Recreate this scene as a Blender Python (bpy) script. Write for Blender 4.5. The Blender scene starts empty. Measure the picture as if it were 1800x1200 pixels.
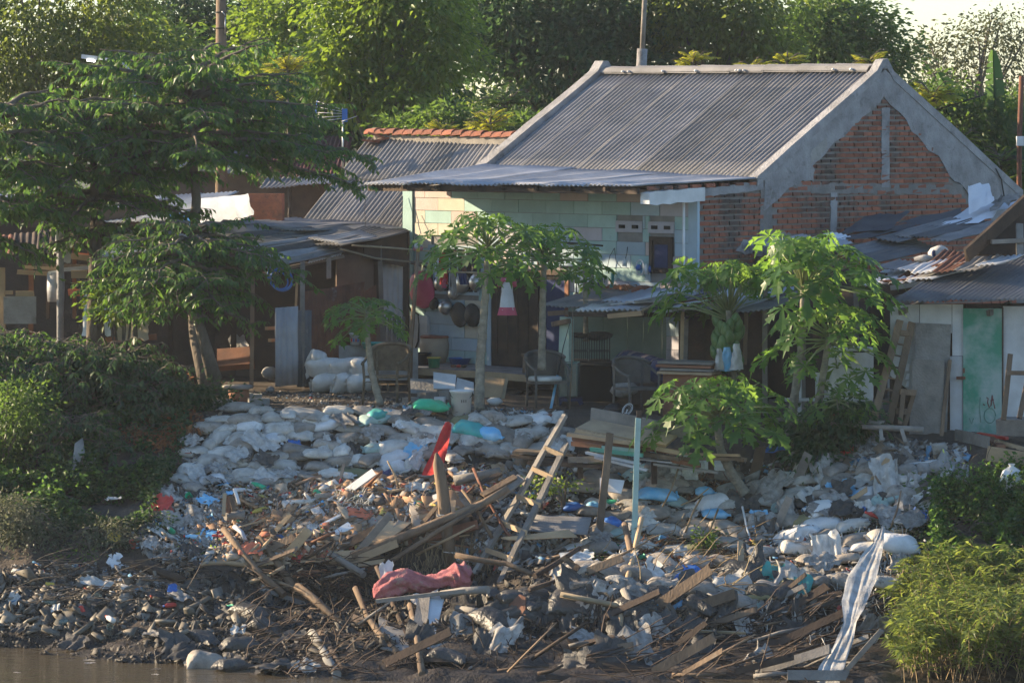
import bpy, math, random
import numpy as np
from mathutils import Vector, Matrix, noise
RD = math.radians
rnd = random.Random(7)
rng = np.random.default_rng(7)
sc = bpy.context.scene
col = sc.collection
# ------------------------------------------------------------------ camera
FPX = 7080.0; ZC = 4.2; YC = -60.0
PITCH = math.atan(400.0 / FPX)
cam_d = bpy.data.cameras.new('camera'); cam = bpy.data.objects.new('camera', cam_d); col.objects.link(cam)
cam_d.sensor_width = 36.0; cam_d.lens = 36.0 * FPX / 1800.0
cam_d.clip_start = 1.0; cam_d.clip_end = 3000.0
cam.location = (0, YC, ZC); cam.rotation_euler = (math.pi / 2 - PITCH, 0, 0)
sc.camera = cam
# ------------------------------------------------------------------ world, sun, exposure
SUN_TO = Vector((-0.91, 0.30, 0.30)).normalized()
w = bpy.data.worlds.new('World'); sc.world = w; w.use_nodes = True
nt = w.node_tree; bg = nt.nodes['Background']
sky = nt.nodes.new('ShaderNodeTexSky'); sky.sky_type = 'NISHITA'; sky.sun_disc = False
sky.sun_elevation = math.asin(SUN_TO.z); sky.sun_rotation = math.atan2(SUN_TO.x, SUN_TO.y)
sky.air_density = 1.0; sky.dust_density = 0.3; sky.ozone_density = 3.0
nt.links.new(sky.outputs[0], bg.inputs[0]); bg.inputs[1].default_value = 0.092
sun_d = bpy.data.lights.new('sun', 'SUN'); sun = bpy.data.objects.new('sun', sun_d); col.objects.link(sun)
sun_d.energy = 5.0; sun_d.angle = RD(0.5); sun_d.color = (1.0, 0.79, 0.52)
sun.rotation_euler = (-SUN_TO).to_track_quat('-Z', 'Y').to_euler(); sun.location = (-30, 5, 20)
sc.view_settings.view_transform = 'Standard'; sc.view_settings.look = 'None'
sc.view_settings.exposure = 1.58; sc.view_settings.gamma = 1.0; sc.view_settings.use_curve_mapping = False
sc.cycles.use_denoising = True
sc.cycles.max_bounces = 6; sc.cycles.diffuse_bounces = 3; sc.cycles.glossy_bounces = 2
sc.cycles.transmission_bounces = 4; sc.cycles.transparent_max_bounces = 6; sc.cycles.volume_bounces = 1
# ------------------------------------------------------------------ pixel <-> place (pixels of the 1800 x 1200 photograph)
CP, SP = math.cos(PITCH), math.sin(PITCH)
def ray(px, py):
    a = (px - 900.0) / FPX; b = -(py - 600.0) / FPX
    return Vector((a, CP + b * SP, -SP + b * CP))
def P(px, py, Y):
    d = ray(px, py); t = (Y - YC) / d.y
    return Vector((d.x * t, Y, ZC + d.z * t))
TH = RD(45)
UV = Vector((-math.cos(TH), math.sin(TH), 0)); VV = Vector((math.sin(TH), math.cos(TH), 0))
C0 = Vector((P(1225, 690, 0).x, 0, 0))
def HF(u, v, z): return C0 + UV * u + VV * v + Vector((0, 0, z))
def planehit(px, py, p0, n):
    d = ray(px, py); o = Vector((0, YC, ZC)); t = (p0 - o).dot(n) / d.dot(n)
    return o + d * t
def HP(px, py, v): return planehit(px, py, HF(0, v, 0), VV)      # on the plane parallel to the house front
def GP(px, py, u): return planehit(px, py, HF(u, 0, 0), UV)      # on the plane parallel to the gable
def uv_of(p): q = p - C0; return q.dot(UV), q.dot(VV), p.z
# ------------------------------------------------------------------ mesh builder
class MB:
    def __init__(s): s.V = []; s.F = []; s.M = []; s.S = []
    def add(s, vs, fs, m=0, smooth=False):
        o = len(s.V); s.V.extend([tuple(v) for v in vs])
        for f in fs: s.F.append(tuple(i + o for i in f)); s.M.append(m); s.S.append(smooth)
    def box(s, c, sx, sy, sz, ax=None, m=0):
        c = Vector(c)
        if ax is None: ax = (Vector((1, 0, 0)), Vector((0, 1, 0)), Vector((0, 0, 1)))
        X, Y, Z = ax[0] * sx / 2, ax[1] * sy / 2, ax[2] * sz / 2
        vs = [c + X * i + Y * j + Z * k for k in (-1, 1) for j in (-1, 1) for i in (-1, 1)]
        s.add(vs, [(0, 2, 3, 1), (4, 5, 7, 6), (0, 1, 5, 4), (2, 6, 7, 3), (0, 4, 6, 2), (1, 3, 7, 5)], m)
    def beam(s, a, b, w, t, up=(0, 0, 1), m=0, jag=0.0):
        a, b = Vector(a), Vector(b); d = b - a; L = d.length; d.normalize(); up = Vector(up)
        if abs(d.dot(up)) > .97: up = Vector((0, 1, 0))
        sd = d.cross(up).normalized(); u2 = sd.cross(d).normalized()
        n = max(2, min(5, int(L / .5) + 1)); vs = []; fs = []
        for i in range(n):
            f = i / (n - 1); c = a + d * L * f
            if 0 < i < n - 1 and jag: c = c + sd * rnd.uniform(-jag, jag) + u2 * rnd.uniform(-jag, jag)
            for (p, q) in ((-1, -1), (1, -1), (1, 1), (-1, 1)):
                e = d * (rnd.uniform(-1, 1) * jag * 1.5 if (i in (0, n - 1)) else 0)
                vs.append(c + sd * p * w / 2 + u2 * q * t / 2 + e)
        for i in range(n - 1):
            for k in range(4): fs.append((i * 4 + k, i * 4 + (k + 1) % 4, i * 4 + 4 + (k + 1) % 4, i * 4 + 4 + k))
        fs += [(3, 2, 1, 0), tuple((n - 1) * 4 + k for k in range(4))]
        s.add(vs, fs, m)
    def tube(s, pts, rs, n=8, m=0, caps=True, wob=0.0):
        pts = [Vector(p) for p in pts]
        if not isinstance(rs, (list, tuple)): rs = [rs] * len(pts)
        vs = []; fs = []; ref = None
        for i, p in enumerate(pts):
            d = (pts[min(i + 1, len(pts) - 1)] - pts[max(i - 1, 0)])
            if d.length < 1e-9: d = Vector((0, 0, 1))
            d.normalize()
            if ref is None: ref = d.orthogonal().normalized()
            ref = (ref - d * ref.dot(d))
            if ref.length < 1e-6: ref = d.orthogonal()
            ref.normalize(); e = d.cross(ref)
            for k in range(n):
                a = 2 * math.pi * k / n; r = rs[i] * (1 + (rnd.uniform(-wob, wob) if wob else 0))
                vs.append(p + ref * math.cos(a) * r + e * math.sin(a) * r)
        for i in range(len(pts) - 1):
            for k in range(n): fs.append((i * n + k, i * n + (k + 1) % n, i * n + n + (k + 1) % n, i * n + n + k))
        s.add(vs, fs, m, True)
        if caps:
            o = len(s.V) - len(vs)
            s.F.append(tuple(o + k for k in reversed(range(n)))); s.M.append(m); s.S.append(False)
            s.F.append(tuple(o + (len(pts) - 1) * n + k for k in range(n))); s.M.append(m); s.S.append(False)
    def lathe(s, base, prof, n=16, m=0, axis=None, smooth=True, squash=1.0):
        # prof: (radius, height) pairs
        base = Vector(base); ax = Vector(axis).normalized() if axis is not None else Vector((0, 0, 1))
        r0 = ax.orthogonal().normalized() if axis is not None else Vector((1, 0, 0)); e = ax.cross(r0)
        vs = []; fs = []
        for (r, h) in prof:
            for k in range(n):
                a = 2 * math.pi * k / n
                vs.append(base + ax * h + r0 * (math.cos(a) * r) + e * (math.sin(a) * r * squash))
        for i in range(len(prof) - 1):
            for k in range(n): fs.append((i * n + k, i * n + (k + 1) % n, i * n + n + (k + 1) % n, i * n + n + k))
        s.add(vs, fs, m, smooth)
    def slab4(s, a, b, c, d, t, m=0):
        a, b, c, d = map(Vector, (a, b, c, d)); nn = (b - a).cross(d - a).normalized() * t
        vs = [a, b, c, d, a + nn, b + nn, c + nn, d + nn]
        s.add(vs, [(0, 1, 2, 3), (7, 6, 5, 4), (0, 4, 5, 1), (1, 5, 6, 2), (2, 6, 7, 3), (3, 7, 4, 0)], m)
    def corr4(s, a, b, c, d, pitch=.076, amp=.012, nl=5, sag=.0, rough=.0, m=0, seg=5):
        # corrugated sheet: a->b across the waves, a->d along them, real 4 mm thickness
        a, b, c, d = map(Vector, (a, b, c, d)); nn = (b - a).cross(d - a).normalized()
        if nn.z < 0: nn = -nn
        nw = max(2, int((b - a).length / pitch)); n = nw * seg + 1; vs = []; fs = []
        sd = rnd.random() * 50
        for lay in (0, 1):
            for j in range(nl + 1):
                g = j / nl
                for i in range(n):
                    f = i / (n - 1)
                    p = a * (1 - f) * (1 - g) + b * f * (1 - g) + c * f * g + d * (1 - f) * g
                    h = amp * math.sin(2 * math.pi * f * nw) - sag * math.sin(math.pi * g) * math.sin(math.pi * f)
                    if rough: h += rough * noise.noise(p * 1.7 + Vector((sd, 0, 0)))
                    vs.append(p + nn * (h - .005 * lay))
        N = n * (nl + 1)
        for j in range(nl):
            for i in range(n - 1):
                k = j * n + i; fs.append((k, k + 1, k + n + 1, k + n)); fs.append((N + k + n, N + k + n + 1, N + k + 1, N + k))
        for i in range(n - 1):
            fs.append((i, N + i, N + i + 1, i + 1)); k = nl * n + i; fs.append((k + 1, N + k + 1, N + k, k))
        for j in range(nl):
            k = j * n; fs.append((k + n, N + k + n, N + k, k)); k = j * n + n - 1; fs.append((k, N + k, N + k + n, k + n))
        s.add(vs, fs, m, True)
    def sph(s, c, rx, ry, rz, n=10, r=6, m=0, ax=None, nz=0.0):
        c = Vector(c); vs = []; fs = []
        if ax is None: ax = (Vector((1, 0, 0)), Vector((0, 1, 0)), Vector((0, 0, 1)))
        sd = rnd.random() * 100
        for j in range(r + 1):
            t = math.pi * j / r
            for i in range(n):
                a = 2 * math.pi * i / n; q = Vector((math.sin(t) * math.cos(a), math.sin(t) * math.sin(a), math.cos(t)))
                k = 1 + (nz * noise.noise(q * 1.8 + Vector((sd, sd, 0))) if nz else 0)
                vs.append(c + (ax[0] * q.x * rx + ax[1] * q.y * ry + ax[2] * q.z * rz) * k)
        for j in range(r):
            for i in range(n): fs.append((j * n + i, j * n + n + i, j * n + n + (i + 1) % n, j * n + (i + 1) % n))
        s.add(vs, fs, m, True)
    def torus(s, c, R, r, axis=(0, 0, 1), n=20, k=5, m=0, squash=1.0):
        ax = Vector(axis).normalized(); a = ax.orthogonal().normalized(); b = ax.cross(a); c = Vector(c)
        pts = [c + a * (R * math.cos(2 * math.pi * i / n)) + b * (R * squash * math.sin(2 * math.pi * i / n)) for i in range(n + 1)]
        s.tube(pts, r, k, m, caps=False)
    def mesh(s, name, mats, org=Vector((0, 0, 0))):
        me = bpy.data.meshes.new(name)
        me.from_pydata([(v[0] - org.x, v[1] - org.y, v[2] - org.z) for v in s.V], [], s.F)
        for m in (mats if isinstance(mats, (list, tuple)) else [mats]): me.materials.append(m)
        if len(me.polygons):
            me.polygons.foreach_set('material_index', s.M); me.polygons.foreach_set('use_smooth', s.S)
        me.update(); return me
ORG = {}
def raw(name, me, parent=None, loc=None):
    o = bpy.data.objects.new(name, me); col.objects.link(o)
    if parent is not None: o.parent = parent
    if loc is not None: o.location = loc
    return o
def tag(o, label=None, cat=None, group=None, kind=None):
    if label: o['label'] = label
    if cat: o['category'] = cat
    if group: o['group'] = group
    if kind: o['kind'] = kind
    return o
def thing(name, label, cat, loc, group=None):
    o = bpy.data.objects.new(name, None); col.objects.link(o); o.location = loc; o.empty_display_size = .1
    ORG[o] = Vector(loc); return tag(o, label, cat, group)
def part(name, mb, mats, parent, label=None, kind=None):
    # verts given in world coordinates; the part hangs from its parent without own offset
    o = raw(name, mb.mesh(name, mats, ORG[parent]), parent); ORG[o] = ORG[parent]
    return tag(o, label, None, None, kind)
def solo(name, mb, mats, label, cat, group=None, kind=None):
    V = np.array(mb.V); c = Vector(((V[:, 0].min() + V[:, 0].max()) / 2, (V[:, 1].min() + V[:, 1].max()) / 2, V[:, 2].min()))
    o = raw(name, mb.mesh(name, mats, c), None, c); ORG[o] = c
    return tag(o, label, cat, group, kind)
def struct(name, mb, mats, parent=None):
    if parent is not None: return part(name, mb, mats, parent)
    o = raw(name, mb.mesh(name, mats)); ORG[o] = Vector((0, 0, 0)); return tag(o, None, None, None, 'structure')
def npmesh(name, V, Q, mat, smooth=False):
    # V (n,3) array, Q (m,k) array of face indices
    me = bpy.data.meshes.new(name); m, k = Q.shape
    me.vertices.add(len(V)); me.vertices.foreach_set('co', np.ascontiguousarray(V, dtype=np.float32).ravel())
    me.loops.add(m * k); me.loops.foreach_set('vertex_index', np.ascontiguousarray(Q, dtype=np.int32).ravel())
    me.polygons.add(m); me.polygons.foreach_set('loop_start', np.arange(0, m * k, k, dtype=np.int32))
    if smooth: me.polygons.foreach_set('use_smooth', np.ones(m, dtype=bool))
    me.materials.append(mat); me.update(calc_edges=True); return me
# ------------------------------------------------------------------ materials
def _n(nt, t): return nt.nodes.new(t)
def mat(name, c1, c2=None, scale=4.0, rough=.85, bump=0.0, bscale=30.0, hv=0.0, metal=0.0, lo=.35, hi=.65, c3=None, s3=1.2, t3=.55, spec=.3,
        alpha=None, island=None, stretch=None, emit=None, trans=None, world=False):
    m = bpy.data.materials.new(name); m.use_nodes = True; nt = m.node_tree; b = nt.nodes['Principled BSDF']
    b.inputs['Roughness'].default_value = rough; b.inputs['Metallic'].default_value = metal
    b.inputs['Specular IOR Level'].default_value = spec
    L = nt.links.new; tc = _n(nt, 'ShaderNodeTexCoord'); src = tc.outputs['Object']
    oi = _n(nt, 'ShaderNodeObjectInfo')
    add = _n(nt, 'ShaderNodeVectorMath'); add.operation = 'MULTIPLY_ADD'
    cb = _n(nt, 'ShaderNodeCombineXYZ'); mu = _n(nt, 'ShaderNodeMath'); mu.operation = 'MULTIPLY'; mu.inputs[1].default_value = 37.0
    L(oi.outputs['Random'], mu.inputs[0]); L(mu.outputs[0], cb.inputs[0]); L(mu.outputs[0], cb.inputs[1])
    add.inputs[1].default_value = stretch or (1, 1, 1)
    if world: src = _n(nt, 'ShaderNodeNewGeometry').outputs['Position']; mu.inputs[1].default_value = 0.0
    L(src, add.inputs[0]); L(cb.outputs[0], add.inputs[2]); src = add.outputs[0]
    def ramp(sock, a, bcol, lo, hi):
        r = _n(nt, 'ShaderNodeMapRange'); r.inputs['From Min'].default_value = lo; r.inputs['From Max'].default_value = hi; L(sock, r.inputs['Value'])
        x = _n(nt, 'ShaderNodeMix'); x.data_type = 'RGBA'; L(r.outputs[0], x.inputs['Factor'])
        if isinstance(a, tuple): x.inputs['A'].default_value = (*a, 1)
        else: L(a, x.inputs['A'])
        x.inputs['B'].default_value = (*bcol, 1); return x.outputs['Result']
    out = None
    if island:
        g = _n(nt, 'ShaderNodeNewGeometry'); cr = _n(nt, 'ShaderNodeValToRGB'); cr.color_ramp.interpolation = 'CONSTANT'
        el = cr.color_ramp.elements
        while len(el) > 1: el.remove(el[-1])
        tot = sum(x[0] for x in island); acc = 0
        for i, (wt, c) in enumerate(island):
            e = el[0] if i == 0 else el.new(acc / tot)
            if i == 0: e.position = 0
            e.color = (*c, 1); acc += wt
        L(g.outputs['Random Per Island'], cr.inputs[0]); out = cr.outputs[0]
    if c2 is not None or c3 is not None or bump:
        n1 = _n(nt, 'ShaderNodeTexNoise'); n1.inputs['Scale'].default_value = scale; n1.inputs['Detail'].default_value = 6; n1.inputs['Roughness'].default_value = .62
        L(src, n1.inputs['Vector'])
        if c2 is not None: out = ramp(n1.outputs['Fac'], out if out is not None else c1, c2, lo, hi)
    if c3 is not None:
        n3 = _n(nt, 'ShaderNodeTexNoise'); n3.inputs['Scale'].default_value = s3; n3.inputs['Detail'].default_value = 8; n3.inputs['Roughness'].default_value = .7
        L(src, n3.inputs['Vector']); out = ramp(n3.outputs['Fac'], out if out is not None else c1, c3, t3, t3 + .12)
    if hv:
        h = _n(nt, 'ShaderNodeHueSaturation'); mr = _n(nt, 'ShaderNodeMapRange'); mr.inputs['To Min'].default_value = 1 - hv; mr.inputs['To Max'].default_value = 1 + hv
        L(oi.outputs['Random'], mr.inputs['Value']); L(mr.outputs[0], h.inputs['Value'])
        if out is not None: L(out, h.inputs['Color'])
        else: h.inputs['Color'].default_value = (*c1, 1)
        out = h.outputs[0]
    if out is not None: L(out, b.inputs['Base Color'])
    else: b.inputs['Base Color'].default_value = (*c1, 1)
    if bump:
        nb = _n(nt, 'ShaderNodeTexNoise'); nb.inputs['Scale'].default_value = bscale; nb.inputs['Detail'].default_value = 5; L(src, nb.inputs['Vector'])
        bp = _n(nt, 'ShaderNodeBump'); bp.inputs['Strength'].default_value = bump; bp.inputs['Distance'].default_value = .03
        L(nb.outputs['Fac'], bp.inputs['Height']); L(bp.outputs[0], b.inputs['Normal'])
    if alpha is not None: b.inputs['Alpha'].default_value = alpha
    if trans is not None: b.inputs['Transmission Weight'].default_value = trans; b.inputs['IOR'].default_value = 1.1
    if emit: b.inputs['Emission Color'].default_value = (*emit[0], 1); b.inputs['Emission Strength'].default_value = emit[1]
    return m
def leafmat(name, cols, trans=.45, tcol=None, rough=.45, hv=.0):
    m = bpy.data.materials.new(name); m.use_nodes = True; nt = m.node_tree; L = nt.links.new
    b = nt.nodes['Principled BSDF']; out = nt.nodes['Material Output']
    g = _n(nt, 'ShaderNodeNewGeometry'); cr = _n(nt, 'ShaderNodeValToRGB'); el = cr.color_ramp.elements
    for i, c in enumerate(cols):
        e = el[i] if i < 2 else el.new(.5); e.color = (*c, 1)
    for i, e in enumerate(sorted(el, key=lambda e: e.position)): pass
    for i in range(len(cols)): el[i].position = i / (len(cols) - 1); el[i].color = (*cols[i], 1)
    L(g.outputs['Random Per Island'], cr.inputs[0]); src = cr.outputs[0]
    L(src, b.inputs['Base Color']); b.inputs['Roughness'].default_value = rough; b.inputs['Specular IOR Level'].default_value = .35
    t = _n(nt, 'ShaderNodeBsdfTranslucent'); hs = _n(nt, 'ShaderNodeHueSaturation'); hs.inputs['Hue'].default_value = .48; hs.inputs['Saturation'].default_value = 1.1; hs.inputs['Value'].default_value = tcol or 2.0
    L(src, hs.inputs['Color']); L(hs.outputs[0], t.inputs['Color'])
    x = _n(nt, 'ShaderNodeMixShader'); x.inputs[0].default_value = trans; L(b.outputs[0], x.inputs[1]); L(t.outputs[0], x.inputs[2]); L(x.outputs[0], out.inputs['Surface'])
    return m
MT = {}
def M(k): return MT[k]
MT.update(
    asbestos=mat('asbestos', (.25, .24, .24), (.175, .17, .17), 2.2, .9, .25, 60, .12, c3=(.10, .095, .09), s3=3.2, t3=.62),
    asbestos_mid=mat('asbestos_mid', (.205, .195, .19), (.15, .145, .14), 2.4, .9, .25, 60, .10, c3=(.11, .10, .095), s3=2.6, t3=.6),
    asbestos_dark=mat('asbestos_dark', (.15, .15, .155), (.10, .10, .105), 2.5, .9, .25, 60, .15, c3=(.26, .25, .24), s3=5, t3=.60),
    zinc=mat('zinc', (.42, .43, .46), (.28, .28, .30), 1.6, .55, .15, 50, .15, .15, c3=(.16, .12, .10), s3=1.5, t3=.66),
    zinc_pale=mat('zinc_pale', (.62, .62, .62), (.45, .44, .43), 1.5, .6, .1, 50, .1, .0, c3=(.25, .17, .12), s3=2.0, t3=.68),
    rust=mat('rust', (.20, .085, .05), (.11, .05, .035), 3, .9, .3, 40, .2, c3=(.30, .28, .27), s3=2.0, t3=.64),
    redroof=mat('redroof', (.14, .045, .045), (.09, .035, .035), 2, .8, .2, 40, .1),
    concrete=mat('concrete', (.33, .325, .335), (.21, .205, .21), 3.5, .95, .6, 28, .08, c3=(.13, .12, .12), s3=2.6, t3=.57),
    mortar=mat('mortar', (.24, .225, .215), (.16, .15, .145), 5, .95, .6, 40, .0, c3=(.32, .31, .31), s3=2.5, t3=.6),
    brick=mat('brick', (.34, .115, .065), (.22, .085, .058), 7, .95, .5, 60, .30, c3=(.085, .065, .058), s3=1.15, t3=.50, world=True),
    wood=mat('wood', (.23, .16, .105), (.12, .085, .06), 3.0, .85, .35, 40, .25, stretch=(1, 1, .35), c3=(.30, .27, .23), s3=2, t3=.62),
    wood_dark=mat('wood_dark', (.085, .058, .042), (.045, .033, .027), 4, .85, .3, 40, .25),
    wood_pale=mat('wood_pale', (.46, .33, .20), (.34, .24, .15), 3.0, .8, .25, 40, .18, c3=(.24, .18, .13), s3=2, t3=.64),
    wood_red=mat('wood_red', (.27, .12, .065), (.17, .08, .05), 3.0, .8, .25, 40, .2),
    wood_grey=mat('wood_grey', (.27, .245, .215), (.16, .145, .13), 3.5, .9, .35, 40, .2),
    bark=mat('bark', (.15, .125, .10), (.085, .07, .058), 6, .95, .7, 26, .15, stretch=(1, 1, .5)),
    papaya_bark=mat('papaya_bark', (.30, .27, .21), (.17, .15, .12), 9, .9, .7, 22, .12, stretch=(1, 1, 1.6), c3=(.11, .10, .08), s3=6, t3=.6),
    bamboo=mat('bamboo', (.33, .26, .16), (.20, .16, .11), 3, .6, .1, 30, .2),
    mint_paint=mat('mint_paint', (.40, .52, .45), (.30, .40, .35), 4, .8, .2, 40, .06, c3=(.30, .25, .20), s3=3, t3=.68),
    green_paint=mat('green_paint', (.06, .28, .17), (.12, .36, .27), 3, .7, .1, 40),
    green_door=mat('green_door', (.07, .27, .18), (.33, .42, .39), 2.2, .7, .1, 40, lo=.38, hi=.60, c3=(.06, .29, .18), s3=1.1, t3=.60),
    white_paint=mat('white_paint', (.62, .63, .64), (.46, .46, .46), 2.0, .8, .15, 40, .08, c3=(.30, .27, .24), s3=2.2, t3=.68),
    white_plastic=mat('white_plastic', (.72, .72, .72), (.55, .54, .52), 3, .5, .0, hv=.06),
    blue_plastic=mat('blue_plastic', (.05, .17, .50), (.04, .12, .36), 4, .45, .0, hv=.2),
    sky_plastic=mat('sky_plastic', (.12, .42, .68), (.30, .52, .68), 5, .5, .0, hv=.2),
    teal_plastic=mat('teal_plastic', (.05, .42, .38), (.10, .32, .30), 5, .5, hv=.2),
    green_plastic=mat('green_plastic', (.05, .46, .25), (.04, .34, .18), 5, .45, hv=.1),
    red_plastic=mat('red_plastic', (.58, .07, .05), (.45, .05, .04), 4, .5, hv=.15),
    pink_plastic=mat('pink_plastic', (.62, .10, .17), (.52, .08, .14), 4, .5),
    orange_plastic=mat('orange_plastic', (.70, .20, .10), (.58, .16, .09), 4, .6),
    yellow_plastic=mat('yellow_plastic', (.58, .42, .07), (.42, .30, .08), 5, .55, hv=.2),
    red_cloth=mat('red_cloth', (.52, .20, .21), (.34, .12, .13), 7, 1.0, .7, 50, .1, c3=(.40, .27, .22), s3=6, t3=.54, spec=.1),
    flag_red=mat('flag_red', (.62, .045, .035), (.48, .035, .03), 5, .9, .2, 60),
    tarp_white=mat('tarp_white', (.74, .75, .78), (.62, .63, .66), 1.5, .7, .2, 20),
    tarp_blue=mat('tarp_blue', (.05, .17, .42), (.08, .24, .50), 2, .6, .2, 20),
    tarp_grey=mat('tarp_grey', (.085, .09, .10), (.06, .06, .068), 2, .75, .3, 15, c3=(.16, .13, .11), s3=1.5, t3=.64),
    rag_grey=mat('rag_grey', (.40, .385, .36), (.20, .18, .16), 5, .95, .4, 40, .35, c3=(.09, .075, .06), s3=3.0, t3=.60),
    rag_white=mat('rag_white', (.62, .61, .58), (.38, .36, .33), 5, .8, .3, 40, .2, c3=(.15, .12, .10), s3=3.0, t3=.64),
    rag_dark=mat('rag_dark', (.075, .066, .057), (.034, .030, .026), 5, .55, .5, 30, .3, c3=(.20, .18, .15), s3=2.5, t3=.62, spec=.5),
    bag=mat('bag', (.54, .515, .47), (.34, .31, .27), 5.0, .85, .40, 30, .24, c3=(.17, .135, .105), s3=3.4, t3=.55),
    bag_clean=mat('bag_clean', (.70, .69, .68), (.52, .51, .50), 4, .75, .35, 28, .08, c3=(.26, .22, .18), s3=3.0, t3=.62),
    bag_dirty=mat('bag_dirty', (.36, .32, .275), (.19, .165, .14), 4.5, .9, .45, 30, .25, c3=(.09, .075, .06), s3=3.6, t3=.56),
    bag_mint=mat('bag_mint', (.36, .50, .46), (.28, .36, .33), 3, .85, .3, 40, .15, c3=(.17, .14, .11), s3=2.4, t3=.6),
    bag_olive=mat('bag_olive', (.17, .17, .09), (.26, .22, .12), 3, .9, .3, 40, .2, c3=(.10, .085, .06), s3=2.4, t3=.6),
    bag_wet=mat('bag_wet', (.060, .054, .047), (.030, .027, .024), 3, .42, .9, 25, .3, c3=(.15, .14, .12), s3=2.6, t3=.64, spec=.6),
    soil=mat('soil', (.095, .073, .056), (.050, .039, .031), 2.6, .95, .9, 22, 0, c3=(.17, .14, .11), s3=1.6, t3=.58),
    mud=mat('mud', (.060, .052, .043), (.032, .029, .025), 4, .38, .9, 14, .25, c3=(.11, .095, .075), s3=3, t3=.6, spec=.6),
    stone=mat('stone', (.33, .32, .30), (.21, .20, .19), 4, .95, .5, 30, .25, c3=(.12, .10, .085), s3=2, t3=.62),
    dark=mat('near_black', (.022, .020, .019), (.014, .013, .012), 3, 1.0),  # near-black colour, also stands in for the shade inside openings
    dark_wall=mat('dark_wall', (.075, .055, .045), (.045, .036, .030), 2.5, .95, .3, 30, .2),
    brown_wall=mat('brown_wall', (.16, .115, .085), (.10, .075, .06), 2, .95, .2, 30, .12),
    metal_pot=mat('metal_pot', (.50, .50, .50), (.34, .34, .34), 5, .32, metal=.85),
    metal_black=mat('metal_black', (.025, .025, .026), (.05, .048, .045), 5, .55, metal=.2),
    rattan=mat('rattan', (.19, .145, .10), (.11, .085, .06), 10, .8, .4, 80, .1),
    chair_plastic=mat('chair_plastic', (.12, .11, .10), (.085, .078, .07), 6, .7, .2, 50, .08),
    clay=mat('clay', (.44, .36, .27), (.36, .28, .21), 2.0, .75, .1, 20),
    clay_tile=mat('clay_tile', (.30, .115, .07), (.19, .08, .055), 5, .9, .4, 40, .25, c3=(.16, .11, .085), s3=3, t3=.6),
    navy=mat('navy', (.045, .06, .14), (.03, .04, .09), 5, .95, .2, 60),
    glass=mat('glass', (.16, .22, .20), None, rough=.12, spec=.6, alpha=.55),
    string=mat('string', (.55, .54, .50), rough=.8),
    wire=mat('wire', (.03, .03, .03), rough=.7),
    straw=mat('straw', (.36, .27, .15), (.20, .15, .09), 5, .9, island=[(3, (.30, .22, .12)), (2, (.22, .15, .08)), (2, (.14, .10, .065)), (1, (.40, .32, .19))]),
    redfern=mat('redfern', (.24, .09, .04), island=[(3, (.22, .085, .035)), (2, (.15, .065, .035)), (1, (.30, .13, .05))]),
    fruit=mat('fruit', (.10, .17, .055), (.07, .125, .04), 6, .4, .05, 40, .15),
    black_plastic=mat('black_plastic', (.02, .02, .022), rough=.4),
    lamp_on=mat('lamp_on', (.9, .9, .9), emit=((1, .97, .9), 7.0)),
)
# ------------------------------------------------------------------ bank: ground height from measured profiles
PROF = [
 (-1400, [(6,0),(-2.6,-.05),(-3.2,-.25),(-5,-1.05),(-6.3,-1.75),(-7.5,-2.15),(-8.6,-2.5),(-9.2,-2.75),(-14,-3)]),
 (0,     [(6,0),(-2.6,-.05),(-3.2,-.25),(-5,-1.05),(-6.3,-1.75),(-7.5,-2.15),(-8.7,-2.50),(-9.0,-2.75),(-14,-3)]),
 (330,   [(6,0),(-2.9,-.02),(-3.4,-.2),(-4.4,-.85),(-5.2,-1.15),(-6.2,-1.6),(-6.8,-1.95),(-8.5,-2.35),(-10.2,-2.55),(-10.9,-2.85),(-14,-3)]),
 (560,   [(6,0),(-3.3,0),(-3.5,-.15),(-4.5,-.9),(-6.4,-1.65),(-6.5,-1.78),(-6.75,-2.3),(-9,-2.45),(-11.7,-2.62),(-12.1,-2.9),(-14,-3)]),
 (800,   [(6,0),(-3.2,-.02),(-3.4,-.15),(-4.5,-.9),(-5.9,-1.35),(-6.1,-1.6),(-6.3,-2.0),(-8,-2.3),(-12,-2.55),(-14,-3)]),
 (1000,  [(6,0),(-3.0,-.05),(-3.2,-.1),(-3.9,-.7),(-4.8,-1.15),(-6.2,-1.66),(-8.2,-1.80),(-8.5,-1.92),(-9.3,-2.48),(-12.2,-2.60),(-14,-3)]),
 (1300,  [(6,0),(-3.3,-.15),(-3.6,-.35),(-4.3,-.9),(-5.2,-1.35),(-6.3,-1.68),(-8.2,-1.84),(-8.5,-1.95),(-9.3,-2.48),(-12.2,-2.62),(-14,-3)]),
 (1560,  [(6,-.1),(-4.2,-.3),(-4.6,-.45),(-5.4,-1.0),(-6.6,-1.5),(-8.2,-1.85),(-9.2,-2.4),(-12.4,-2.6),(-14,-3)]),
 (1850,  [(6,-.1),(-5,-.3),(-5.6,-.6),(-6.5,-1.1),(-7.5,-1.7),(-9,-2.2),(-11,-2.5),(-14,-3)]),
 (3400,  [(6,-.1),(-5,-.3),(-5.6,-.6),(-6.5,-1.1),(-7.5,-1.7),(-9,-2.2),(-11,-2.5),(-14,-3)]),
]
GX = np.arange(-16, 16.01, .1); GY = np.arange(-14, 8.01, .1)
_px = np.array([(p - 900) / FPX * 55 for p, _ in PROF])
_tab = np.array([np.interp(GY, [a for a, _ in pr][::-1], [b for _, b in pr][::-1]) for _, pr in PROF])
GZ = np.array([np.interp(GX, _px, _tab[:, j]) for j in range(len(GY))])           # [y, x]
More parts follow.
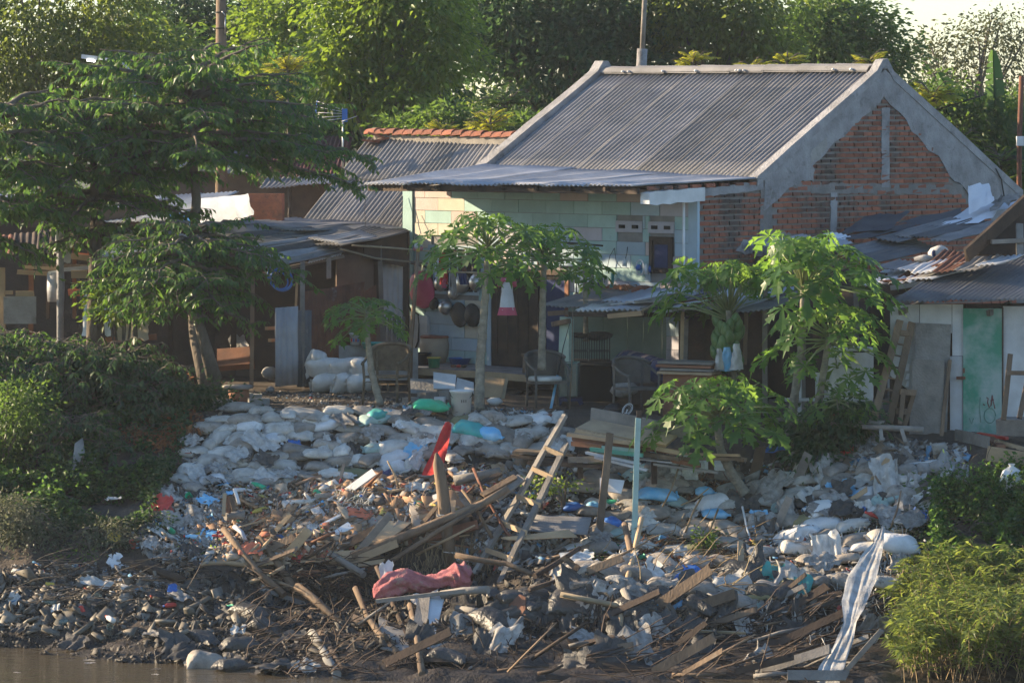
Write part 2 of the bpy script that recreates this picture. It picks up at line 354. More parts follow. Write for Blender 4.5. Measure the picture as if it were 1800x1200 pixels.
for j in range(len(GY)):
    y = GY[j]; amp = .02 if y > -2.9 else min(.13, .02 + (-2.9 - y) * .08)
    for i in range(len(GX)):
        q = Vector((GX[i] * 1.3, y * 1.3, 0))
        GZ[j, i] += .26 * math.exp(-((GX[i] + 1.9) / 1.15) ** 2 - ((y + 5.55) / .75) ** 2)
        GZ[j, i] += amp * (noise.noise(q) + .6 * noise.noise(q * 2.7 + Vector((9, 3, 0))) + .4 * noise.noise(q * 6.1))
def H(x, y):
    fx = min(max((x - GX[0]) / .1, 0), len(GX) - 1.001); fy = min(max((y - GY[0]) / .1, 0), len(GY) - 1.001)
    i, j = int(fx), int(fy); a, b = fx - i, fy - j
    return float(GZ[j, i] * (1 - a) * (1 - b) + GZ[j, i + 1] * a * (1 - b) + GZ[j + 1, i] * (1 - a) * b + GZ[j + 1, i + 1] * a * b)
def HN(x, y):
    e = .12; return Vector((H(x - e, y) - H(x + e, y), H(x, y - e) - H(x, y + e), 2 * e)).normalized()
def G(px, py, lift=0.0, Ymin=-12.5, Ymax=7.5):
    # the place on the ground seen at a pixel
    Y = Ymin; d = ray(px, py)
    while Y < Ymax:
        t = (Y - YC) / d.y; z = ZC + d.z * t; x = d.x * t
        if z <= H(x, Y) + lift: return Vector((x, Y, H(x, Y) + lift))
        Y += .03
    return P(px, py, Ymax)
XX, YY = np.meshgrid(GX, GY); V = np.stack([XX.ravel(), YY.ravel(), GZ.ravel()], 1)
nx, ny = len(GX), len(GY); idx = np.arange(nx * ny).reshape(ny, nx)
Q = np.stack([idx[:-1, :-1].ravel(), idx[:-1, 1:].ravel(), idx[1:, 1:].ravel(), idx[1:, :-1].ravel()], 1)
# soil that turns to wet mud towards the waterline
sm = MT['soil']; nt = sm.node_tree; b = nt.nodes['Principled BSDF']
geo = _n(nt, 'ShaderNodeNewGeometry'); sp = _n(nt, 'ShaderNodeSeparateXYZ'); nt.links.new(geo.outputs['Position'], sp.inputs[0])
mr = _n(nt, 'ShaderNodeMapRange'); mr.inputs['From Min'].default_value = -2.65; mr.inputs['From Max'].default_value = -1.9
mr.inputs['To Min'].default_value = .5; mr.inputs['To Max'].default_value = .95
nt.links.new(sp.outputs[2], mr.inputs['Value']); nt.links.new(mr.outputs[0], b.inputs['Roughness'])
mc = _n(nt, 'ShaderNodeMapRange'); mc.inputs['From Min'].default_value = -2.6; mc.inputs['From Max'].default_value = -1.6
mc.inputs['To Min'].default_value = .42; mc.inputs['To Max'].default_value = 1.0; nt.links.new(sp.outputs[2], mc.inputs['Value'])
hs = _n(nt, 'ShaderNodeHueSaturation'); nt.links.new(mc.outputs[0], hs.inputs['Value'])
src = b.inputs['Base Color'].links[0].from_socket; nt.links.new(src, hs.inputs['Color']); nt.links.new(hs.outputs[0], b.inputs['Base Color'])
bank = raw('bank_ground', npmesh('bank_ground', V, Q, sm, True)); tag(bank, kind='structure')
gm = mat('field', (.07, .085, .035), (.10, .09, .05), .4, .95)
mb = MB(); mb.add([(-900, 7.9, -.12), (900, 7.9, -.12), (900, 1500, -.12), (-900, 1500, -.12)], [(0, 1, 2, 3)])
mb.add([(-900, -14, -3.0), (-15.9, -14, -3.0), (-15.9, 7.95, -.12), (-900, 7.95, -.12)], [(0, 1, 2, 3)])
mb.add([(15.9, -14, -3.0), (900, -14, -3.0), (900, 7.95, -.12), (15.9, 7.95, -.12)], [(0, 1, 2, 3)])
struct('ground', mb, gm)
wm = bpy.data.materials.new('river_water'); wm.use_nodes = True; nt = wm.node_tree; b = nt.nodes['Principled BSDF']
b.inputs['Base Color'].default_value = (.085, .068, .045, 1); b.inputs['Roughness'].default_value = .06; b.inputs['Specular IOR Level'].default_value = .5
tc = _n(nt, 'ShaderNodeTexCoord'); mp = _n(nt, 'ShaderNodeMapping'); mp.inputs['Scale'].default_value = (1.2, 4.0, 1); nt.links.new(tc.outputs['Object'], mp.inputs[0])
n1 = _n(nt, 'ShaderNodeTexNoise'); n1.inputs['Scale'].default_value = 2.2; n1.inputs['Detail'].default_value = 4; nt.links.new(mp.outputs[0], n1.inputs['Vector'])
bp = _n(nt, 'ShaderNodeBump'); bp.inputs['Strength'].default_value = .35; bp.inputs['Distance'].default_value = .08; nt.links.new(n1.outputs['Fac'], bp.inputs['Height']); nt.links.new(bp.outputs[0], b.inputs['Normal'])
mb = MB(); mb.add([(-900, -110, -2.6), (900, -110, -2.6), (900, -8.0, -2.6), (-900, -8.0, -2.6)], [(0, 1, 2, 3)])
struct('river_water', mb, wm)
# ================================================================== main house
house = thing('brick_house', 'large brick house with grey corrugated roof and unplastered gable', 'house', HF(0, 1.45, 0))
VE = 1.45; ZE = 3.22; ZA = 4.86; SP1 = 2.84; LU = 6.0
def gz(v): return ZE + (v - VE) * (ZA - ZE) / SP1 if v < VE + SP1 else ZA - (v - VE - SP1) * (ZA - ZE) / SP1
VB = VE + 6.35
# core of the gable wall, mortar coloured; front extension side wall
mb = MB()
zb = -.1
poly = [(0, zb), (0, 3.02), (VE, 3.1), (VE, ZE), (VE + SP1, ZA), (VB, gz(VB)), (VB, zb)]
n = len(poly); vs = [HF(.0, v, z) for v, z in poly] + [HF(.18, v, z) for v, z in poly]
mb.add(vs, [tuple(range(n)), tuple(reversed(range(n, 2 * n)))] + [(i, i + n, (i + 1) % n + n, (i + 1) % n) for i in range(n)])
part('gable_wall', mb, M('mortar'), house)
mb = MB(); mb.slab4(HF(.02, VB, zb), HF(LU, VB, zb), HF(LU, VB, gz(VB)), HF(.02, VB, gz(VB)), .15); part('rear_wall', mb, M('mortar'), house)
mb = MB(); pl2 = [(0.2, zb), (0.2, 3.1), (VE, ZE), (VE + SP1, ZA - .02), (VB, gz(VB) - .02), (VB, zb)]; n = len(pl2)
vs = [HF(LU + .28, v, z) for v, z in pl2] + [HF(LU + .12, v, z) for v, z in pl2]
mb.add(vs, [tuple(range(n)), tuple(reversed(range(n, 2 * n)))] + [(i, i + n, (i + 1) % n + n, (i + 1) % n) for i in range(n)]); part('gable_wall', mb, M('mortar'), house)
# plaster bands along the rakes with ragged lower edge
def band(v0, v1, d0, d1, sd):
    mb = MB(); N = 26; top = []; bot = []
    for i in range(N + 1):
        f = i / N; v = v0 + (v1 - v0) * f; d = d0 + (d1 - d0) * f
        d += .10 * noise.noise(Vector((v * 3.1, sd, 0))) + .07 * noise.noise(Vector((v * 9, sd, 2)))
        top.append((v, gz(v) + .03)); bot.append((v, gz(v) - d))
    vs = [HF(-.038, *p) for p in top] + [HF(-.030, *p) for p in bot] + [HF(.01, *p) for p in bot] + [HF(.01, *p) for p in top]; fs = []
    for i in range(N):
        a = N + 1
        fs += [(i, i + a, i + a + 1, i + 1), (i + a, i + 2 * a, i + 2 * a + 1, i + a + 1), (i, i + 1, i + 1 + 3 * a, i + 3 * a)]
    mb.add(vs, fs); return mb
part('plaster_band', band(VE + .02, VE + SP1, .52, .40, 1.0), M('concrete'), house)
part('plaster_band', band(VE + SP1, VB, .40, .95, 5.0), M('concrete'), house)
def patch(u, pts, th, mt, name, sd=0, jag=.05, label=None):
    mb = MB(); out = []
    for i, p in enumerate(pts):
        q = pts[(i + 1) % len(pts)]; k = max(2, int(math.hypot(q[0] - p[0], q[1] - p[1]) / .08))
        for j in range(k):
            f = j / k; out.append((p[0] + (q[0] - p[0]) * f + rnd.uniform(-jag, jag), p[1] + (q[1] - p[1]) * f + rnd.uniform(-jag, jag)))
    n = len(out); vs = [HF(u - th, *p) for p in out] + [HF(u, *p) for p in out]
    mb.add(vs, [tuple(range(n))] + [(i, (i + 1) % n, (i + 1) % n + n, i + n) for i in range(n)]); return part(name, mb, MT[mt], house, label)
def gv(px, py): p = GP(px, py, 0); q = uv_of(p); return q[1], q[2]
patch(0, [gv(1348, 318), gv(1430, 258), gv(1428, 318), gv(1380, 324)], .033, 'concrete', 'plaster_patch')
patch(0, [gv(1425, 262), gv(1447, 238), gv(1452, 262), gv(1440, 278), gv(1424, 290)], .034, 'stone', 'plaster_patch')
patch(0, [gv(1290, 445), gv(1310, 418), gv(1400, 408), gv(1400, 452)], .030, 'concrete', 'plaster_patch')
patch(0, [gv(1345, 320), gv(1690, 325), gv(1690, 343), gv(1345, 338)], .026, 'mortar', 'tie_beam', jag=.012)
patch(0, [gv(1548, 190), gv(1562, 190), gv(1561, 330), gv(1547, 330)], .028, 'concrete', 'tie_column', jag=.010)
patch(0, [gv(1458, 338), gv(1470, 338), gv(1468, 420), gv(1457, 420)], .028, 'concrete', 'tie_column', jag=.010)
patch(0, [gv(1335, 330), gv(1349, 330), gv(1347, 450), gv(1333, 450)], .028, 'mortar', 'tie_column', jag=.010)
patch(0, [gv(1233, 331), gv(1340, 318), gv(1340, 333), gv(1233, 346)], .031, 'concrete', 'tie_beam', jag=.010)
# bricks: each its own part, the 300 most visible ones; the rest joined
bm1 = MB(); bm1.box((0, 0, 0), .205, .05, .058, (UV * 0 + VV, UV, Vector((0, 0, 1))))
brick_me = []
for k in range(6):
    b_ = MB(); b_.box((0, 0, 0), .19 + .006 * k, .05, .050 + .004 * (k % 3), (VV, UV, Vector((0, 0, 1)))); b_.V = [(x + rnd.uniform(-.005, .005), y + rnd.uniform(-.004, .004), z + rnd.uniform(-.005, .005)) for x, y, z in b_.V]
    brick_me.append(b_.mesh('brick', M('brick')))
cand = []
z = .9; row = 0
while z < ZA:
    v = .03 + (.11 if row % 2 else 0)
    while v < VB - .3:
        lim = gz(v) - .36 - (.5 if v > VE + SP1 + 1.6 else 0) if v > VE else 2.98
        if z < lim and not (VE - .04 < v - .06 < VE + .10 and z < 3.2):
            cand.append((v + .1, z))
        v += .222
    z += .083; row += 1
def vis(c):
    p = HF(0, *c); px = 900 + FPX * p.x / (p.y - YC); return 0 if 1230 < px < 1700 and c[1] > 2.1 else 1
cand.sort(key=lambda c: (vis(c), -c[1])); rest = MB()
for i, (v, z) in enumerate(cand):
    loc = HF(-.0 + rnd.uniform(-.004, .006), v + rnd.uniform(-.008, .008), z + rnd.uniform(-.004, .004))
    if i < 300:
        o = raw('brick', rnd.choice(brick_me), house, loc - ORG[house]); o.rotation_euler.y = rnd.uniform(-.02, .02)
    else: rest.box(loc, .2, .05, .056, (VV, UV, Vector((0, 0, 1))))
part('brick', rest, M('brick'), house, kind='stuff')
# front roof slope: columns of corrugated sheets, two laps
nrm = (UV.cross((HF(0, 1, 0) - HF(0, 0, 0)))); cs = (ZA - ZE) / SP1
wsh = (LU - .12) / 9
for i in range(9):
    u0 = .10 + wsh * i; mtr = 'asbestos_mid' if i in (2, 3) else 'asbestos'
    for (va, vb, lift) in ((VE - .12, VE + SP1 - .02, .0),):
        mb = MB(); za, zb2 = ZE + (va - VE) * cs + .05 + lift, ZE + (vb - VE) * cs + .05 + lift * .6
        j = rnd.uniform(-.003, .003) + .008 * (i % 2)
        mb.corr4(HF(u0 - .02, va, za + j), HF(u0 + wsh + .02, va, za + j), HF(u0 + wsh + .02, vb, zb2 + j), HF(u0 - .02, vb, zb2 + j), .098, .0155, 6, 0, .012)
        part('roof_sheet', mb, MT[mtr], house)
for i in range(4):
    mb = MB(); u0 = .05 + 1.5 * i; va, vb = VE + SP1 + .02, VB + .1
    mb.corr4(HF(u0, vb, gz(vb) + .05), HF(u0 + 1.5, vb, gz(vb) + .05), HF(u0 + 1.5, va, gz(va) + .05), HF(u0, va, gz(va) + .05), .1, .012, 3); part('roof_sheet', mb, M('asbestos_dark'), house)
# ridge caps
for i in range(8):
    u0 = .2 + .72 * i; mb = MB(); prof = [(-.16, -.05), (-.10, .015), (0, .05), (.10, .015), (.16, -.05)]
    vs = []
    for (uu, dz) in ((u0, 0), (u0 + .75, .012)):
        for (dv, z) in prof: vs.append(HF(uu, VE + SP1 + dv, ZA + .07 + z + dz + rnd.uniform(-.006, .006)))
        for (dv, z) in prof: vs.append(HF(uu, VE + SP1 + dv, ZA + .045 + z + dz))
    fs = [(k, k + 1, k + 11, k + 10) for k in range(4)] + [(k + 5, k + 15, k + 16, k + 6) for k in range(4)] + [(k, k + 5, k + 6, k + 1) for k in range(4)] + [(k + 10, k + 11, k + 16, k + 15) for k in range(4)]
    mb.add(vs, fs); part('ridge_cap', mb, M('asbestos'), house)
# mortar dabs on the ridge and roof
for i in range(9):
    mb = MB(); p = HF(rnd.uniform(.3, 5.8), VE + SP1 - .17, ZA + .035); mb.sph(p, .03, .03, .02, 6, 4, nz=.4); part('mortar_dab', mb, M('white_paint'), house)
# raised parapet copings on both gable rakes (the strips that stand above the roof)
def coping(uc, wd, ht, name):
    mb = MB(); pts = [(VE - .2, ZE - .02)] + [(VE + SP1 * f, 0) for f in (0, .25, .5, .75, .9)]
    pts = [(VE - .16, gz(VE) - .09)] + [(VE + SP1 * f, gz(VE + SP1 * f)) for f in (0, .2, .4, .6, .8, .93)] + [(VE + SP1 - .06, ZA + .06), (VE + SP1 + .06, ZA + .06)] + [(VE + SP1 + 3.5 * f, gz(VE + SP1 + 3.5 * f)) for f in (.06, .25, .5, .75, 1)]
    vs = []
    for i, (v, z) in enumerate(pts):
        h = ht + rnd.uniform(-.008, .008)
        vs += [HF(uc - wd / 2, v, z - .02), HF(uc - wd / 2, v, z + h), HF(uc + wd / 2, v, z + h), HF(uc + wd / 2, v, z - .02)]
    fs = [(0, 1, 2, 3)]
    for i in range(len(pts) - 1):
        for k in range(4): fs.append((i * 4 + k, i * 4 + 4 + k, i * 4 + 4 + (k + 1) % 4, i * 4 + (k + 1) % 4))
    mb.add(vs, fs); return part(name, mb, M('concrete'), house)
coping(.03, .16, .13, 'gable_coping'); coping(LU + .08, .20, .16, 'gable_coping')
# ------------------------------------------------------------------ front wall of pastel painted blocks
blk = {k: mat('block_' + k, c, tuple(x * .86 for x in c), 3, .9, .15, 40, .07, c3=tuple(x * .62 for x in c), s3=2.6, t3=.66) for k, c in
       dict(pink=(.56, .46, .43), mint=(.37, .53, .51), blue=(.39, .49, .56), cream=(.58, .54, .45), lilac=(.48, .46, .51)).items()}
UW = 6.32; ZF = .26
mb = MB(); mb.slab4(HF(.0, .02, ZF - .4), HF(UW, .02, ZF - .4), HF(UW, .02, 3.12), HF(0, .02, 3.05), .12)
# openings are near-black panels on the core, interior shade painted in; blocks left out there
part('front_wall', mb, mat('joint', (.27, .26, .25), (.2, .19, .19), 5, .95), house)
def hu(px, py=560, v=0.0): return uv_of(HP(px, py, v))[0]
def hz(px, py, v=0.0): return HP(px, py, v).z
DOOR = (hu(1000), hu(862), ZF, hz(900, 478)); WIN = (hu(842), hu(758), hz(800, 512), hz(800, 437)); SW = (hu(1183), hu(1143), hz(1160, 480), hz(1160, 416))
VENT = [(hu(a), hu(b), hz(1130, 409), hz(1130, 389)) for a, b in ((1130, 1084), (1186, 1141))]
def clash(a, b, c, d):
    for (p, q, r, s) in [DOOR, WIN, SW] + VENT:
        if a < q and b > p and c < s and d > r: return True
    return False
r = 0; z = ZF + .005
while z < 3.0:
    u = .16 + (-.3 if r % 2 else 0)
    while u < UW - .02:
        a, b, c, d = max(u, .16) + .005, min(u + .6, UW - .2) - .005, z + .004, min(z + .2, 3.06) - .004
        if b - a > .05:
            segs = [(a, b)]
            for (p, q, rr, s) in [DOOR, WIN, SW] + VENT:
                if c < s and d > rr:
                    ns = []
                    for (x, y) in segs:
                        if x < q and y > p:
                            if p - x > .04: ns.append((x, p))
                            if y - q > .04: ns.append((q, y))
                        else: ns.append((x, y))
                    segs = ns
            pxm = 900 + FPX * HF((a + b) / 2, 0, 0).x / (HF((a + b) / 2, 0, 0).y - YC)
            key = 'mint' if 1040 < pxm < 1068 else rnd.choice(['pink', 'mint', 'blue', 'mint', 'mint', 'blue', 'cream' if pxm < 880 else 'lilac'])
            if pxm < 820 and z > 2.0: key = rnd.choice(['cream', 'pink', 'mint', 'cream'])  # warmer blocks at upper left hold the sunlit patch in their colour
            for (x, y) in segs:
                mb = MB(); t = .024 + rnd.uniform(-.004, .004); mb.slab4(HF(x, .02, c), HF(x, .02, d), HF(y, .02, d), HF(y, .02, c), t)
                part('wall_block', mb, blk[key], house)
        u += .6
    z += .2; r += 1
for (a, b, mtk) in ((-.03, .155, 'blue'), (UW - .19, UW + .03, 'mint')):
    mb = MB(); mb.slab4(HF(a, .02, -.1), HF(a, .02, 3.1), HF(b, .02, 3.1), HF(b, .02, -.1), .05); part('corner_pilaster', mb, blk[mtk], house)
def face(name, rect, v, mt, parent=house, th=.02, label=None):
    a, b, c, d = rect; mb = MB(); mb.box(HF((a + b) / 2, v + th / 2, (c + d) / 2), abs(b - a), th, abs(d - c), (UV, VV, Vector((0, 0, 1)))); return part(name, mb, mt, parent, label)
# door: near-black panel painting the unlit opening, leaf, frame, curtain
face('doorway_shade', DOOR, -.012, M('dark'))
dm = DOOR[0] + (DOOR[1] - DOOR[0]) * .55
dl = face('door', (DOOR[0] + .5, DOOR[1] - .05, ZF, DOOR[3] - .04), -.03, M('wood_dark'), label='dark brown wooden door')
for k in range(5):
    uu = DOOR[0] + .55 + k * (DOOR[1] - DOOR[0] - .6) / 5
    mb = MB(); mb.box(HF(uu + .08, -.04, ZF + 1.0), .02, .02, 1.6, (UV, VV, Vector((0, 0, 1)))); o = raw('door_batten', mb.mesh('door_batten', M('wood_dark'), ORG[house]), dl); ORG[o] = ORG[house]
face('door_frame', (DOOR[1] - .05, DOOR[1] + .03, ZF, DOOR[3] + .02), -.045, blk['blue']); face('door_frame', (DOOR[0] - .03, DOOR[0] + .05, ZF, DOOR[3] + .02), -.045, M('wood_red'))
face('door_lintel', (DOOR[0], DOOR[1], DOOR[3] - .02, DOOR[3] + .06), -.05, M('wood_dark'))
face('curtain', (DOOR[0] + .06, DOOR[0] + .45, ZF + .3, DOOR[3] - .1), -.035, M('navy'), label='dark navy door curtain')
# window with bars
wf = face('window', WIN, -.010, M('dark')); ORG[wf] = ORG[house]  # near-black panel paints the unlit room behind the bars
for k in range(6):
    uu = WIN[0] + (k + .5) * (WIN[1] - WIN[0]) / 6; mb = MB(); mb.box(HF(uu, -.03, (WIN[2] + WIN[3]) / 2), .015, .015, WIN[3] - WIN[2], (UV, VV, Vector((0, 0, 1)))); part('window_bar', mb, blk['blue'], wf)
for rect in ((WIN[0] - .03, WIN[1] + .03, WIN[3], WIN[3] + .05), (WIN[0] - .03, WIN[1] + .03, WIN[2] - .05, WIN[2]), (WIN[0] - .05, WIN[0], WIN[2], WIN[3]), (WIN[1], WIN[1] + .05, WIN[2], WIN[3])):
    face('window_frame', rect, -.04, blk['blue'], wf)
sw = face('window', SW, -.012, M('wood_dark'), label='small dark shuttered window'); face('pane', (SW[0] + .1, SW[1] - .1, SW[2] + .08, SW[3] - .12), -.018, M('navy'), sw)
for rect in ((SW[0] - .0, SW[0] + .06, SW[2], SW[3]), (SW[1] - .06, SW[1], SW[2], SW[3]), (SW[0] + .06, SW[1] - .06, SW[3] - .06, SW[3])): face('window_frame', rect, -.035, M('wood_dark'), sw)
for rect in VENT:
    vb_ = face('vent_block', rect, -.03, blk['lilac'], th=.05); m_ = (rect[0] + rect[1]) / 2
    for q in (-1, 1):
        cx = m_ + q * (rect[1] - rect[0]) * .25; mb = MB(); mb.box(HF(cx, -.03, (rect[2] + rect[3]) / 2), .13, .012, .055, (UV, VV, Vector((0, 0, 1)))); part('vent_slot', mb, M('dark'), vb_)  # dark inserts paint the shade inside the slots
# porch canopy: nearly flat corrugated sheets on rafters
can = [P(640, 323, 3.17), P(1112, 327, -.9), P(1348, 313, 1.0), P(853, 288.5, 5.2)]
for i in range(6):
    f, g = i / 6, (i + 1.06) / 6; mb = MB(); dz = Vector((0, 0, .012 * (i % 2)))
    mb.corr4(can[0].lerp(can[1], f) + dz, can[0].lerp(can[1], min(g, 1)) + dz, can[3].lerp(can[2], min(g, 1)) + dz, can[3].lerp(can[2], f) + dz, .085, .014, 5, .02, .015); part('canopy_sheet', mb, M('zinc'), house)
for (f, w_) in ((.012, .09), (.35, .07)):
    mb = MB(); a = can[0].lerp(can[3], f + .03) + Vector((0, 0, -.08)); b = can[1].lerp(can[2], f + .03) + Vector((0, 0, -.08)); mb.beam(a, b, .06, w_, jag=.006); part('canopy_beam', mb, M('wood_dark'), house)
for i in range(8):
    f = (i + .2) / 8; mb = MB(); a = can[0].lerp(can[1], f) + Vector((0, 0, -.05)); b = can[3].lerp(can[2], f) + Vector((0, 0, -.05)); mb.beam(a, b, .05, .06); part('rafter', mb, M('wood_dark'), house)
# broken concrete beam with a brick course that sticks out beside the canopy
mb = MB(); a = GP(1138, 348, -.03); b = GP(1236, 340, -.03); n0 = 8; vs = []
for i in range(n0 + 1):
    f = i / n0; c = a.lerp(b, f); h = .11 * (1 - .3 * (i == 0)) + rnd.uniform(-.015, .015)
    for (du, dz) in ((-.04, -h), (-.04, h * .8), (.14, h * .8), (.14, -h)): vs.append(c + UV * du + Vector((0, 0, dz)))
mb.add(vs, [(i * 4 + k, i * 4 + 4 + k, i * 4 + 4 + (k + 1) % 4, i * 4 + (k + 1) % 4) for i in range(n0) for k in range(4)] + [(0, 1, 2, 3)])
part('broken_beam', mb, M('white_paint'), house)
for i in range(8):
    c = GP(1148 + i * 25, 331 - i * 1.2, -.01); o = raw('brick', rnd.choice(brick_me), house, c - ORG[house])
# downpipe by the pilaster
mb = MB(); mb.tube([GP(1209, 352, .1) - VV * .09, GP(1209, 640, .1) - VV * .09], .022, 6); part('drainpipe', mb, M('white_plastic'), house)
# porch slab and step
mb = MB(); mb.slab4(HF(UW, .0, ZF), HF(UW, -1.15, ZF - .01), HF(2.3, -1.15, ZF - .02), HF(2.3, .0, ZF), -.09)
part('porch_slab', mb, M('concrete'), house)
mb = MB(); mb.beam(HF(UW + .1, -1.19, ZF - .05), HF(2.2, -1.19, ZF - .06), .07, .10, jag=.012); part('porch_edge', mb, M('wood_pale'), house)
mb = MB(); mb.slab4(HF(UW, -.55, -.1), HF(2.0, -.55, -.1), HF(2.0, -.55, ZF - .08), HF(UW, -.55, ZF - .08), .03); part('porch_recess_shade', mb, M('dark_wall'), house)  # dark wall colour stands in for the shade under the porch

# ================================================================== neighbour house, left behind
nb = thing('tiled_ridge_house', 'lower house with grey corrugated roof under a terracotta ridge', 'house', P(640, 400, 8))
# roof slope in the same 45 degree frame: ridge from (648,240) to (900,243); eave from (528,390)
RA, RB = P(648, 243, 8.6), P(905, 250, 6.3); EA, EB = P(528, 392, 7.5), P(790, 402, 5.2)
for i in range(6):
    f, g = i / 6, (i + 1.05) / 6
    for (s, t, l) in ((0, .56, 0), (.5, 1, .02)):
        mb = MB(); q = lambda ff, tt: EA.lerp(EB, min(ff, 1)).lerp(RA.lerp(RB, min(ff, 1)), tt) + Vector((0, 0, l + .012 * (i % 2)))
        mb.corr4(q(f, s), q(g, s), q(g, t), q(f, t), .098, .015, 4, 0, .015); part('roof_sheet', mb, MT['asbestos_mid' if i in (0, 3) else 'asbestos'], nb)
mb = MB(); back = VV * 2.2 + Vector((0, 0, -1.2)); mb.slab4(RA + VV * .1, RB + VV * .1, RB + back, RA + back, .03); part('rear_roof', mb, M('asbestos_dark'), nb)
mb = MB(); mb.beam(RA + Vector((.1, -.1, .01)), RB + Vector((0, -.1, .01)), .06, .12, jag=.01); part('ridge_board', mb, M('wood_grey'), nb)
n_t = 15
for i in range(n_t):
    f = i / n_t; c = RA.lerp(RB, f) + Vector((0, -.03, .1 + rnd.uniform(-.012, .012))); mb = MB(); d = (RB - RA).normalized(); vs = []
    for (s, zz) in ((0, 0), (.24, .025)):
        for k in range(7):
            a = math.pi * k / 6; vs.append(c + d * s + VV * (-.12 * math.cos(a)) + Vector((0, 0, .09 * math.sin(a) - .03 + zz)))
        for k in range(7):
            a = math.pi * k / 6; vs.append(c + d * s + VV * (-.10 * math.cos(a)) + Vector((0, 0, .075 * math.sin(a) - .035 + zz)))
    fs = [(k, k + 14, k + 15, k + 1) for k in range(6)] + [(k + 7, k + 8, k + 22, k + 21) for k in range(6)] + [(k, k + 1, k + 8, k + 7) for k in range(6)] + [(k + 14, k + 21, k + 22, k + 15) for k in range(6)]
    mb.add(vs, fs); part('ridge_tile', mb, M('clay_tile'), nb)
for (px, py, r_) in ((662, 238, .3), (682, 236, .5), (672, 245, -.2), (652, 248, .1)):
    mb = MB(); c = P(px, py, 8.3); mb.box(c, .3, .2, .035, (Matrix.Rotation(r_, 3, 'Y') @ Vector((1, 0, 0)), Vector((0, 1, 0)), Matrix.Rotation(r_, 3, 'Y') @ Vector((0, 0, 1)))); part('ridge_tile', mb, M('clay_tile'), nb)
mb = MB(); w0, w1 = EA + VV * .5, EB + VV * .5; mb.slab4(Vector((w0.x, w0.y, 0)), Vector((w1.x, w1.y, 0)), Vector((w1.x, w1.y, w1.z)), Vector((w0.x, w0.y, w0.z)), .1); part('wall', mb, M('brown_wall'), nb)
mb = MB(); g0 = Vector((EA.x, EA.y, 0)) + VV * .3; mb.add([g0, g0 + VV * 3.4, Vector((RA.x, RA.y, RA.z - .05)), Vector((EA.x, EA.y, EA.z)) + VV * .3], [(0, 1, 2, 3), (3, 2, 1, 0)]); part('wall', mb, M('brick'), nb)
# hanging wires on that roof
mb = MB(); mb.tube([P(642, 345, 4.5), P(641, 372, 4.4), P(643, 405, 4.2)], .006, 4); mb.tube([P(708, 345, 4.4), P(707, 400, 4.3)], .006, 4)
solo('hanging_wire', mb, M('wire'), 'thin dark wires hanging below the canopy edge in front of the grey roof', 'wire')

# ================================================================== open kitchen shed, left of the pastel wall
shed = thing('open_shed', 'dark open shed with patched corrugated roof and rusty sheet walls', 'shed', P(590, 690, 1.5))
def Yv(px, px0, Y0): return Y0 + (px - px0) / 113.0           # along the depth direction of the kampung grid
def quad_sheet(pts, par, mt, name='roof_sheet', pitch=.085, amp=.014, nl=4, sag=.03, rough=.03, label=None, n=1):
    a, b, c, d = pts
    for i in range(n):
        f, g = i / n, min(1, (i + 1.04) / n); mb = MB(); l = Vector((0, 0, .014 * (i % 2) + rnd.uniform(0, .008)))
        mb.corr4(a.lerp(b, f) + l, a.lerp(b, g) + l, d.lerp(c, g) + l, d.lerp(c, f) + l, pitch, amp, nl, sag, rough); part(name, mb, MT[mt] if isinstance(mt, str) else MT[mt[i % len(mt)]], par, label)
quad_sheet([P(403, 437, 1.55), P(466, 473, 1.0), P(606, 444, 2.25), P(556, 412, 2.9)], shed, ['zinc', 'asbestos_dark', 'zinc', 'asbestos'], n=4)
quad_sheet([P(350, 405, 3.2), P(470, 432, 2.0), P(600, 418, 3.0), P(520, 392, 4.2)], shed, ['asbestos', 'asbestos_dark'], n=3)
quad_sheet([P(488, 411, 3.2), P(597, 431, 2.0), P(665, 418, 2.7), P(600, 398, 3.6)], shed, ['asbestos', 'zinc'], n=2)
quad_sheet([P(532, 428, 2.6), P(600, 434, 1.9), P(722, 408, 3.0), P(640, 398, 3.9)], shed, ['asbestos_dark', 'asbestos'], n=2)
quad_sheet([P(352, 398, 4.6), P(540, 404, 3.0), P(720, 400, 4.5), P(520, 384, 6.0)], shed, ['asbestos'], n=3)
mb = MB(); mb.corr4(P(540, 463, 1.9), P(600, 447, 2.3), P(602, 443, 2.4), P(545, 455, 2.0), .05, .01, 2); part('roof_sheet', mb, M('tarp_white'), shed)
mb = MB(); mb.slab4(P(640, 430, 2.6), P(716, 408, 3.3), P(716, 470, 3.3), P(640, 452, 2.6), .05); part('fascia_board', mb, M('wood_dark'), shed)
# walls: back wall in brown boards, rusty sheets, dark interior
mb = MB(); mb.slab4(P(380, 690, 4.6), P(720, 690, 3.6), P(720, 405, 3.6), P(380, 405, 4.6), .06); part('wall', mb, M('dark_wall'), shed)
mb = MB(); mb.slab4(P(590, 640, 2.6), P(655, 640, 3.0), P(655, 445, 3.0), P(590, 450, 2.6), .03); part('wall_board', mb, M('brown_wall'), shed)
mb = MB(); mb.slab4(P(598, 660, 2.3), P(668, 660, 2.9), P(668, 560, 2.9), P(598, 545, 2.3), .02); part('wall_board', mb, M('brown_wall'), shed)
def vsheet(x0, x1, yb0, yb1, yt0, yt1, Y0, Y1, mt, par=shed, pitch=.076, label=None):
    mb = MB(); mb.corr4(P(x0, yb0, Y0), P(x1, yb1, Y1), P(x1, yt1, Y1), P(x0, yt0, Y0), pitch, .012, 3, 0, .03); return part('wall_sheet', mb, MT[mt], par, label)
vsheet(484, 524, 680, 676, 541, 538, .95, 1.1, 'zinc', label='grey corrugated wall sheet')
